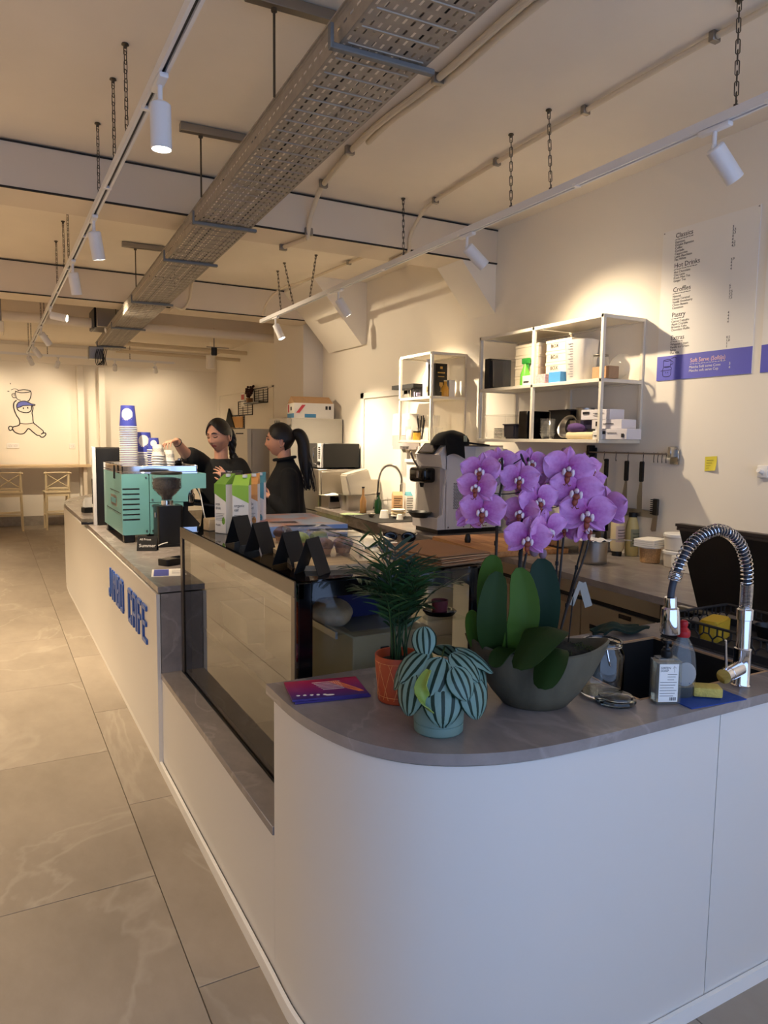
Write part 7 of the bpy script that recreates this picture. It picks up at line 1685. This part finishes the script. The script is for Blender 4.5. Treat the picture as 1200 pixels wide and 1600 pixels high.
# ------------------------------------------------------------------ rear: fridges, microwave, boxes
fw_ = mat('fridge_white', (222, 216, 202), .4)
t = thing('tall_fridge', 'tall white fridge with a grey control strip beneath the printed carton', 'fridge', (3.18, 8.07 - .62, 0))
t.location = (2.86, 7.50, 0)
g = G(); g.box(.06, .68, 0, .56, .02, 1.835, .006, 1); g.make('cabinet', fw_, t)
g = G(); g.box(.0, .058, .005, .555, .06, 1.74, .006, 1); g.make('door', fw_, t)
g = G(); g.box(.005, .06, .005, .555, 1.755, 1.835, .004, 1); g.make('control_strip', M_['steel_dull'], t)
g = G(); [g.box(.003, .006, .36 - k * .05, .385 - k * .05, 1.78, 1.81) for k in range(4)]; g.make('display', M_['black_gloss'], t)
t = thing('white_fridge', 'lower white fridge standing at an angle left of the tall one', 'fridge', (2.72, 8.40, 0), 0)
g = G(); g.box(.05, .57, 0, .60, .02, 1.72, .006, 1); g.make('cabinet', mat('fridge_grey', (196, 190, 180), .4), t)
g = G(); g.box(-.01, .046, .005, .595, .05, 1.72, .006, 1); g.make('door', fw_, t)
g = G(); g.box(-.014, -.008, .15, .45, 1.655, 1.67); g.make('grip_slot', M_['black_matte'], t)
t = thing('printed_carton', 'white printed carton shaped like a house on the tall fridge', 'carton', (3.00, 7.62, 1.836), radians(-8))
g = G(); g.box(0, .46, 0, .34, 0, .17); g.make('carton', M_['paper_white'], t)
g = G(); g.T = MX(((0, 0, 1, 0), (1, 0, 0, 0), (0, 1, 0, 0), (0, 0, 0, 1))); g.prism([(0, .17), (.34, .17), (.17, .25)], 0, .45); g.make('open_flaps', M_['cardboard'], t)
g = G(); g.box(-.002, 0, .01, .33, .005, .055); g.box(.12, .25, -.002, 0, .01, .05); g.make('blue_print', mat('print_blue', (70, 140, 190), .6), t)
g = G(); g.T = MX(((1, 0, 0, 0), (0, 0, -1, -.0004), (0, 1, 0, 0), (0, 0, 0, 1))); g.prism([(.02, .06), (.06, .06), (.13, .15), (.09, .15)], 0, .0015); g.T = None; g.box(-.002, 0, .24, .30, .07, .16); g.make('red_print', mat('print_red', (206, 70, 80), .6), t)
g = G(); g.box(-.003, -.0005, .12, .17, .09, .13); [g.box(.36 + .04 * k, .385 + .04 * k, -.002, 0, .10, .14) for k in range(2)]; g.make('black_print', M_['ink'], t)
t = thing('steel_cabinet', 'stainless cabinet under the microwave at the rear', 'cabinet', (3.02, 6.98, 0)); g = G(); g.box(0, .50, 0, .46, .85, 1.29, .004, 1); g.box(0, .50, 0, .46, .1, .84, .004, 1); g.make('cabinet', M_['steel'], t)
g = G(); g.box(.03, .47, -.012, 0, .88, 1.265, .003, 1); g.make('door', M_['steel_dull'], t)
for x in (.03, .45):
    for y in (.05, .40): g = G(); g.cyl((x, y, 0), (x, y, .1), .02, n=10); g.make('leg', M_['steel_dull'], t)
t = thing('microwave', 'dark microwave with a silver handle on the stainless cabinet', 'microwave', (3.07, 7.02, 1.291), radians(-2))
g = G(); g.box(.02, .44, 0, .44, .012, .27, .006, 1); g.make('casing', M_['black_plastic'], t)
g = G(); g.box(.0, .02, .12, .44, .012, .27, .003, 1); g.make('door', mat('door_dark', (60, 58, 58), .25), t)
g = G(); g.box(-.002, .02, .0, .115, .012, .27, .003, 1); g.make('control_panel', M_['lamp_white'], t)
g = G(); g.tube([(0, .16, .05), (-.03, .16, .06), (-.03, .16, .22), (0, .16, .23)], .006, 6); g.make('handle', M_['chrome'], t)
g = G(); g.lathe([(0, 0), (.022, 0), (.02, .015), (0, .015)], 16); g.bm.transform(MX.Translation((-.002, .058, .06)) @ MX.Rotation(radians(-90), 4, 'Y')); [g.box(-.004, -.002, .03, .085, .11 + k * .022, .122 + k * .022) for k in range(6)]; g.make('dial', M_['black_plastic'], t)
for x in (.05, .40):
    g = G(); g.box(x, x + .03, .02, .42, 0, .013); g.make('foot', M_['black_plastic'], t)
t = thing('green_carton', 'brown carton with green produce low beside the back table', 'carton', (2.80, 6.95, 0)); g = G(); g.box(-.18, .18, -.16, .16, 0, .74, .004, 1); g.make('carton', M_['cardboard'], t)
g = G(); g.ell((.0, 0, .74), (.16, .14, .07), 18, 10, lambda p: p * (1 + .25 * noise.noise(p * 25))); g.make('greens', mat('greens', (150, 176, 70), .7, var=.4, vscale=25), t)
t = thing('brown_bin', 'dark brown bin standing behind the woman in profile', 'bin', (2.42, 6.58, 0)); g = G(); g.lathe([(0, 0), (.14, 0), (.17, .83), (.16, .83), (.13, .02), (0, .02)], 24, sup=3.5); g.make('bin_wall', mat('bin_brown', (62, 46, 36), .6), t)
# ------------------------------------------------------------------ the two women behind the counter
def remeshed(g, voxel, smooth=2):
    me = bpy.data.meshes.new('tmp'); bmesh.ops.recalc_face_normals(g.bm, faces=g.bm.faces); g.bm.to_mesh(me); g.bm.free()
    o = bpy.data.objects.new('tmp', me); COL.objects.link(o)
    m = o.modifiers.new('r', 'REMESH'); m.mode = 'VOXEL'; m.voxel_size = voxel
    dg = bpy.context.evaluated_depsgraph_get(); ev = o.evaluated_get(dg)
    out = G(); out.bm.from_mesh(ev.to_mesh()); ev.to_mesh_clear()
    bpy.data.objects.remove(o); bpy.data.meshes.remove(me)
    for _ in range(smooth): bmesh.ops.smooth_vert(out.bm, verts=out.bm.verts, factor=.5, use_axis_x=True, use_axis_y=True, use_axis_z=True)
    return out
def loft(g, rings, n=28):
    """rings of (centre, half width, half depth, yaw of the body)"""
    R = []
    for c, a, b, yaw in rings:
        M = MX.Rotation(yaw, 3, 'Z'); R.append([g.v(V(c) + M @ V((a * cos(t), b * sin(t), 0))) for t in [2 * pi * k / n for k in range(n)]])
    for p, q in zip(R, R[1:]):
        for k in range(n): g.face([p[k], p[(k + 1) % n], q[(k + 1) % n], q[k]])
    g.face(R[0][::-1]); g.face(R[-1])
def limb(g, pts, rs, k=4, n=14):
    S_ = spline(pts, k); N = len(S_); r = []
    for i in range(N):
        f = i / k; a = min(int(f), len(rs) - 2); r.append(rs[a] + (rs[a + 1] - rs[a]) * (f - a))
    g.tube(S_, r, n); g.ell(S_[0], r[0], 10, 8); g.ell(S_[-1], r[-1], 10, 8)
def gs(x, z, x0, z0, sx, sz): return exp(-(((x - x0) / sx) ** 2 + ((z - z0) / sz) ** 2))
def head_shape(p, nose=1.0):
    """p on a unit sphere, face to -Y; returns the point on the head in metres"""
    x, y, z = p.x * .076, p.y * .094, p.z * .116
    if z < 0:                       # narrow towards the jaw, draw the back of the skull in
        k = -z / .116; x *= 1 - .36 * k ** 1.6
        if y > 0: y *= 1 - .55 * k
        else: y *= 1 + .06 * k * (1 - k)
    if y < 0:
        d = .016 * nose * gs(x, z, 0, -.030, .011, .016) + .008 * nose * gs(x, z, 0, -.004, .010, .028) - .007 * (gs(x, z, .030, .006, .016, .011) + gs(x, z, -.030, .006, .016, .011))
        d += .004 * gs(x, z, 0, .026, .05, .012) + .0085 * gs(x, z, 0, -.057, .020, .0065) + .008 * gs(x, z, 0, -.069, .017, .0065) - .004 * gs(x, z, 0, -.0628, .016, .0022) + .008 * gs(x, z, 0, -.096, .022, .014)
        d += .005 * (gs(x, z, .040, -.030, .018, .02) + gs(x, z, -.040, -.030, .018, .02)) + .004 * (gs(x, z, .012, -.034, .006, .007) + gs(x, z, -.012, -.034, .006, .007))
        y -= d * min(1, -p.y * 2.2)
    return V((x, y, z))
def head(g, T, closed_eyes, nose=1.0):
    g.T = T; n, m = 64, 56; rows = []
    for j in range(m + 1):
        th = pi * j / m
        rows.append([V((sin(th) * cos(2 * pi * k / n), sin(th) * sin(2 * pi * k / n), -cos(th))) for k in range(n)] if 0 < j < m else [V((0, 0, -cos(th)))])
    vs = [[g.v(head_shape(p, nose)) for p in r] for r in rows]
    for j in range(m):
        a, b = vs[j], vs[j + 1]
        for k in range(n):
            q = [a[0], b[(k + 1) % n], b[k]] if len(a) == 1 else [a[k], a[(k + 1) % n], b[0]] if len(b) == 1 else [a[k], a[(k + 1) % n], b[(k + 1) % n], b[k]]
            pr = rows[j][k % len(rows[j])]; hp = head_shape(pr, nose)
            lips = pr.y < 0 and abs(hp.x) < .023 and ((hp.z + .0628) / .0095) ** 2 + (hp.x / .021) ** 2 < 1
            g.mi = 1 if lips else 0; g.face(q)
    g.mi = 0
    for s in (-1, 1):               # ears
        g.T = T @ MX.Translation((s * .073, .012, -.012)) @ MX.Rotation(s * .35, 4, 'Z')
        g.tube([(.004 * s + .003 * s * cos(a), .017 * cos(a), .030 * sin(a)) for a in [2 * pi * i / 18 for i in range(18)]], .0055, 7, closed=True); g.ell((0, 0, 0), (.005, .016, .027), 10, 8)
        g.T = T; g.mi = 2                                # brows, lashes, nostrils
        g.tube(spline([(s * .012, -.0955, .028), (s * .028, -.0945, .033), (s * .046, -.080, .027)], 4), [.0030] * 4 + [.0034] * 3 + [.002, .0015], 5)
        if closed_eyes: g.tube(spline([(s * .016, -.0865, .004), (s * .030, -.087, -.0005), (s * .045, -.077, .004)], 4), .0028, 5)
        else:
            g.tube(spline([(s * .016, -.087, .008), (s * .030, -.089, .0125), (s * .047, -.077, .007)], 4), .0028, 5)
            g.mi = 3; g.ell((s * .031, -.0775, .005), (.0125, .0095, .0055), 12, 8); g.mi = 2; g.ell((s * .031, -.0855, .005), (.0055, .0025, .0052), 10, 6)
        g.ell((s * .006, -.1035, -.039), (.003, .003, .0016), 8, 5); g.mi = 0
    g.T = None
def hair_cap(g, T, front=.076, part=0.0):
    g.T = T; n, m = 96, 84; rows = []
    for j in range(m + 1):
        th = pi * j / m; rows.append([V((sin(th) * cos(2 * pi * k / n), sin(th) * sin(2 * pi * k / n), -cos(th))) for k in range(n)])
    def keep(p):
        x, y, z = p.x * .076, p.y * .094, p.z * .116
        lim = front + .022 - .062 * (abs(x) / .06) ** 1.5
        if y > -.03: lim = min(lim, .008) if y < .018 else .008 - (y - .018) * 3
        lim = max(lim, -.078)
        return z > lim
    vs = {}
    def vert(j, k):
        k %= n
        if (j, k) not in vs:
            p = rows[j][k]; q = head_shape(p); e = 1.115 + .012 * sin(30 * p.x + 9 * p.z) * .5
            q = V((q.x * e, q.y * (e + .01), q.z * 1.10 + .002)); vs[(j, k)] = g.v(q)
        return vs[(j, k)]
    fs = []
    for j in range(m):
        for k in range(n):
            c = (rows[j][k] + rows[j + 1][(k + 1) % n]).normalized()
            if keep(c): f = g.face([vert(j, k), vert(j, k + 1), vert(j + 1, k + 1), vert(j + 1, k)]); fs.append(f) if f else None
    bmesh.ops.remove_doubles(g.bm, verts=g.bm.verts, dist=1e-4)
    bmesh.ops.recalc_face_normals(g.bm, faces=g.bm.faces)
    bmesh.ops.solidify(g.bm, geom=g.bm.faces[:], thickness=.006)
    g.T = None
def hand(g, wrist, along, back, curl, r=.0082, spread=.16, thumb=1, size=1.0, curls=None):
    """palm and five jointed fingers; along: wrist to knuckles, back: out of the back of the hand"""
    a = V(along).normalized(); b = V(back); b = (b - a * b.dot(a)).normalized(); s = a.cross(b); w = V(wrist)
    for k in range(4): g.tube([w + s * (k - 1.5) * .008 * size, w + a * .045 * size + s * (k - 1.5) * .016 * size, w + a * .085 * size + s * (k - 1.5) * .0195 * size], [.013 * size, .0125 * size, .0105 * size], 8); g.ell(w + a * .085 * size + s * (k - 1.5) * .0195 * size, .0105 * size, 8, 6)
    L = (.062, .074, .070, .055)
    for k in range(4):
        p = w + a * .086 * size + s * (k - 1.5) * .0195 * size; d = (a + s * (k - 1.5) * spread).normalized(); cu = (curls or (curl,) * 4)[k]; P = [p]
        for j, f in enumerate((.45, .30, .25)):
            ang = cu * (.7, 1.0, .8)[j]; ax = d.cross(b).normalized(); d = MX.Rotation(-ang, 3, ax) @ d; bb = MX.Rotation(-ang, 3, ax) @ b; p = p + d * L[k] * f * size; P.append(p)
        g.tube(P, [r * size, r * .95 * size, r * .86 * size, r * .7 * size], 8); [g.ell(q, r * .93 * size, 8, 6) for q in P[1:3]]; g.ell(P[-1], r * .7 * size, 8, 6)
    t0 = w + a * .022 * size - s * thumb * .022 * size; d = (a * .75 - s * thumb * .7 - b * .35).normalized(); P = [t0, t0 + d * .035 * size, t0 + d * .035 * size + (d + a * .5 - b * .2).normalized() * .032 * size, t0 + d * .035 * size + (d + a * .5 - b * .2).normalized() * .032 * size + (a - b * .4).normalized() * .024 * size]
    g.tube(P, [.012 * size, .0105 * size, .009 * size, .007 * size], 8); [g.ell(q, .0095 * size, 8, 6) for q in P[1:3]]; g.ell(P[-1], .007 * size, 8, 6)
SKN = [M_['skin'], M_['lip'], M_['hair'], mat('eye_white', (226, 220, 212), .3)]
def finish_body(g, hd, t, arms_only=None):
    out = remeshed(g, .0052, 2); head(out, *hd); return out.make('body', SKN, t, 60, fix=False)
def legs(g, hip, yaw, z):
    M = MX.Rotation(yaw, 3, 'Z')
    for s in (-1, 1):
        h = V(hip) + M @ V((s * .085, 0, 0)); k = V((h.x, h.y, .48)) + M @ V((0, -.015, 0)); f = V((h.x, h.y, .08)) + M @ V((0, .01, 0))
        limb(g, [h + V((0, 0, z)), k, f], [.095, .062, .045], 5)

# --- woman facing left and down, reaching over the machine
rzL = radians(-15.9)
wl = thing('person', 'woman in a black printed T-shirt reaching for cups, eyes lowered', 'person', (1.553, 5.455, 0), rzL)
g = G(); yb = radians(-30)
loft(g, [((.0, .0, .95), .05, .05, yb), ((.0, .0, 1.30), .15, .095, yb), ((-.0, .01, 1.40), .14, .08, yb)], 20)
limb(g, [(.005, .01, 1.38), (.0, .0, 1.46), (.0, -.002, 1.56)], [.062, .052, .052], 5)                    # neck
limb(g, [(-.13, .065, 1.40), (-.245, -.10, 1.475), (-.315, -.245, 1.575)], [.034, .045, .027], 6)           # right arm, reaching
hand(g, (-.318, -.252, 1.580), (-.50, -.80, -.10), (-.15, .0, 1), .55, thumb=-1, size=.95)
limb(g, [(.13, -.075, 1.36), (.19, -.10, 1.15), (.055, -.235, 1.275)], [.032, .043, .027], 6)                # left arm, hand raised
hand(g, (.052, -.238, 1.280), (-.55, -.10, .80), (.55, -.55, .35), .35, thumb=1, size=.95, curls=(.55, .35, .3, .25))
legs(g, (0, 0, .0), yb, .90)
TLh = MX.Translation((-.012, -.022, 1.620)) @ MX.Rotation(radians(-38), 4, 'Z') @ MX.Rotation(radians(10), 4, 'X') @ MX.Rotation(radians(-4), 4, 'Y') @ MX.Scale(1.06, 4)
finish_body(g, (TLh, True, 1.0), wl)
g = G()
loft(g, [((0, 0, .80), .172, .125, yb), ((0, 0, .92), .172, .122, yb), ((0, 0, 1.05), .155, .11, yb), ((0, 0, 1.20), .172, .125, yb), ((0, .004, 1.30), .182, .120, yb), ((0, .008, 1.385), .168, .092, yb), ((0, .01, 1.425), .11, .075, yb), ((0, .008, 1.447), .068, .062, yb)])
limb(g, [(-.125, .065, 1.385), (-.175, .01, 1.425), (-.222, -.075, 1.460)], [.076, .080, .074], 4, 16); limb(g, [(.125, -.07, 1.385), (.165, -.095, 1.29), (.19, -.105, 1.18)], [.076, .078, .074], 4, 16)
o = remeshed(g, .007, 3); o.make('t_shirt', M_['cloth_black'], wl, 70, fix=False)
g = G(); legs(g, (0, 0, 0), yb, .90); loft(g, [((0, 0, .80), .16, .11, yb), ((0, 0, 1.0), .15, .105, yb)]); remeshed(g, .012, 2).make('trousers', M_['cloth_black'], wl, 70, fix=False)
for s in (-1, 1):
    M = MX.Rotation(yb, 3, 'Z'); c = M @ V((s * .085, -.05, .045)); g = G(); g.ell(c, (.045, .12, .045), 14, 8); g.T = None; g.make('shoe', M_['black_plastic'], wl)
g = G(); hair_cap(g, TLh, .064); g.make('hair', M_['hair'], wl, 60, fix=False)
g = G(); B = [TLh @ V(p) for p in ((.02, .088, .02), (.035, .105, -.03))] + [V((.082, .055, 1.50)), V((.108, .03, 1.43)), V((.13, -.01, 1.35))]
S_ = spline(B, 6)
for k in range(3):
    g.tube([p + V((.010 * cos(i * .9 + 2.1 * k), .010 * sin(i * .9 + 2.1 * k), 0)) for i, p in enumerate(S_)], [.020 + .004 * sin(i * .9 * 1.0) if i < len(S_) - 3 else .012 for i in range(len(S_))], 9)
g.make('braid', M_['hair'], wl, 70)
g = G(); nk = [(.075 * cos(a), -.015 + .062 * sin(a), 1.43 - .035 * max(0, -sin(a)) ) for a in [2 * pi * i / 40 for i in range(40)]]
nk = [tuple(MX.Rotation(yb, 3, 'Z') @ V(p)) for p in nk]; g.tube(nk, .0016, 5, closed=True); q = min(nk, key=lambda p: p[2]); g.ell((q[0] - .004, q[1] - .006, q[2] - .012), .007, 8, 6); g.make('necklace', M_['chrome'], wl)
fd = MX.Rotation(yb, 3, 'Z') @ V((.06, -1, 0)); 
T = frame((.045, -.118, 1.335), (cos(yb + .30), sin(yb + .30), 0), (0, 0, 1))
g = G(); g.text('JIMBO', .030, T, ex=.0015, sx=.9); g.text('CAFE', .030, T @ MX.Translation((0, -.032, 0)), ex=.0015, sx=.9); g.make('shirt_print', M_['paper_white'], wl)
g = G(); wv = V((-.315, -.245, 1.575)); d = V((-.42, -.8, .45)).normalized(); u_ = d.orthogonal().normalized(); w_ = d.cross(u_); g.tube([wv - d * .02 + (u_ * cos(a) + w_ * sin(a)) * .031 for a in [2 * pi * i / 20 for i in range(20)]], .0035, 6, closed=True); g.make('bracelet', M_['black_plastic'], wl)

# --- woman in profile
rzR = radians(-20.5)
wr = thing('person', 'woman in profile in a black collared jacket with a long ponytail', 'person', (1.848, 4.93, 0), rzR)
g = G(); yr = radians(-90)
loft(g, [((.02, 0, .95), .05, .05, yr), ((.02, 0, 1.25), .14, .10, yr), ((.03, 0, 1.38), .13, .08, yr)], 20)
limb(g, [(.035, 0, 1.34), (.02, 0, 1.43), (.012, 0, 1.53)], [.062, .050, .050], 5)
limb(g, [(.05, -.13, 1.30), (.05, -.185, 1.10), (-.075, -.13, 1.19)], [.030, .036, .026], 6); hand(g, (-.078, -.13, 1.195), (-.72, .25, .62), (.5, -.75, .35), .5, thumb=1, size=.93)
limb(g, [(.05, .13, 1.30), (.04, .185, 1.10), (-.09, .10, 1.19)], [.030, .036, .026], 6); hand(g, (-.092, .098, 1.195), (-.75, -.30, .55), (.5, .75, .35), .6, thumb=-1, size=.93)
legs(g, (.02, 0, 0), yr, .90)
TRh = MX.Translation((-.012, 0, 1.592)) @ MX.Rotation(radians(-94), 4, 'Z') @ MX.Rotation(radians(2), 4, 'X') @ MX.Scale(1.0, 4)
finish_body(g, (TRh, False, 1.05), wr)
g = G()
loft(g, [((.02, 0, .78), .185, .175, yr), ((.02, 0, .92), .182, .172, yr), ((.015, 0, 1.06), .178, .160, yr), ((.008, 0, 1.18), .176, .150, yr), ((.02, 0, 1.28), .178, .135, yr), ((.032, 0, 1.36), .165, .105, yr), ((.034, 0, 1.405), .10, .082, yr), ((.028, 0, 1.435), .066, .066, yr), ((.022, 0, 1.462), .063, .064, yr)])
limb(g, [(.045, -.125, 1.33), (.055, -.165, 1.20), (.055, -.185, 1.09), (-.06, -.135, 1.175)], [.072, .064, .060, .045], 4, 16); limb(g, [(.045, .125, 1.33), (.05, .165, 1.20), (.045, .185, 1.09), (-.07, .11, 1.175)], [.072, .064, .060, .045], 4, 16)
o = remeshed(g, .007, 3); o.make('jacket', M_['cloth_black'], wr, 70, fix=False)
g = G(); g.tube([(.022 + .072 * cos(a) + (.0 if cos(a) > -.8 else -.008), .070 * sin(a), 1.462 + .012 * cos(a)) for a in [2 * pi * i / 30 for i in range(30)]], .011, 7, closed=True, flat=1.0); g.make('collar', M_['cloth_black'], wr)
g = G(); [g.ell((-.098 - .012 * k, -.0, 1.36 - .06 * k), .005, 8, 6) for k in range(3)]; g.make('button_row', M_['chrome'], wr)
g = G(); legs(g, (.02, 0, 0), yr, .90); loft(g, [((.02, 0, .78), .165, .13, yr), ((.02, 0, 1.0), .15, .12, yr)]); remeshed(g, .012, 2).make('trousers', M_['cloth_black'], wr, 70, fix=False)
for s in (-1, 1): g = G(); g.ell((-.03, s * .085, .045), (.12, .045, .045), 14, 8); g.make('shoe', M_['black_plastic'], wr)
g = G(); hair_cap(g, TRh, .068); g.make('hair', M_['hair'], wr, 60, fix=False)
g = G(); rt = TRh @ V((0, .098, .030)); rr = random.Random(3)
core = [rt + V((-.01, 0, .0)), rt + V((.035, -.005, .008)), rt + V((.066, -.012, -.05)), rt + V((.076, -.02, -.16)), rt + V((.086, -.03, -.27)), rt + V((.10, -.03, -.38))]
g.tube(spline(core, 6), [.022, .030, .036, .040, .042, .044] + [.045] * 12 + [.043 - .0026 * k for k in range(13)], 12, flat=1.0)
for k in range(34):
    a = rr.uniform(0, 2 * pi); q = rr.uniform(.022, .048); e = rr.uniform(-.06, .05); wvy = rr.uniform(.004, .014); S_ = spline(core, 5); N = len(S_); P = []
    for i, p in enumerate(S_[1:]):
        f = i / N; P.append(p + V((cos(a) * q * (.5 + .7 * f) + wvy * sin(9 * f + k) + max(0, f - .75) * e * 1.6, sin(a) * q * (.5 + .7 * f), -max(0, f - .8) * rr.uniform(-.1, .5) * .35)))
    g.tube(P, [.006 - .0045 * (i / N) for i in range(len(P))], 5)
g.make('ponytail', M_['hair'], wr, 70)
g = G(); g.tube([rt + V((.012 + .004 * cos(a), .024 * cos(a), .004 + .024 * sin(a))) for a in [2 * pi * i / 18 for i in range(18)]], .006, 6, closed=True); g.make('hair_tie', M_['black_matte'], wr)
g = G(); c = TRh @ V((-.079, .006, -.048)); g.ell(c, .0055, 8, 6); c = TRh @ V((.079, .006, -.048)); g.ell(c, .0055, 8, 6); g.make('earring', M_['chrome'], wr)
# what the profile woman holds
t = thing('phone', 'grey purple phone held up in the hand of the woman in profile', 'phone', (0, 0, 0)); Mw = MX.Translation((1.848, 4.93, 0)) @ MX.Rotation(rzR, 4, 'Z')
t.matrix_world = Mw @ MX.Translation((-.150, -.098, 1.275)) @ MX.Rotation(radians(-28), 4, 'Y') @ MX.Rotation(radians(35), 4, 'Z')
g = G(); g.box(-.004, .004, -.036, .036, -.075, .075, .003, 2); g.make('phone_body', mat('phone_lilac', (128, 112, 132), .35), t)
g = G(); g.box(-.0052, -.004, -.032, .032, -.070, .070); g.make('screen', M_['black_gloss'], t)
bpy.context.view_layer.update()
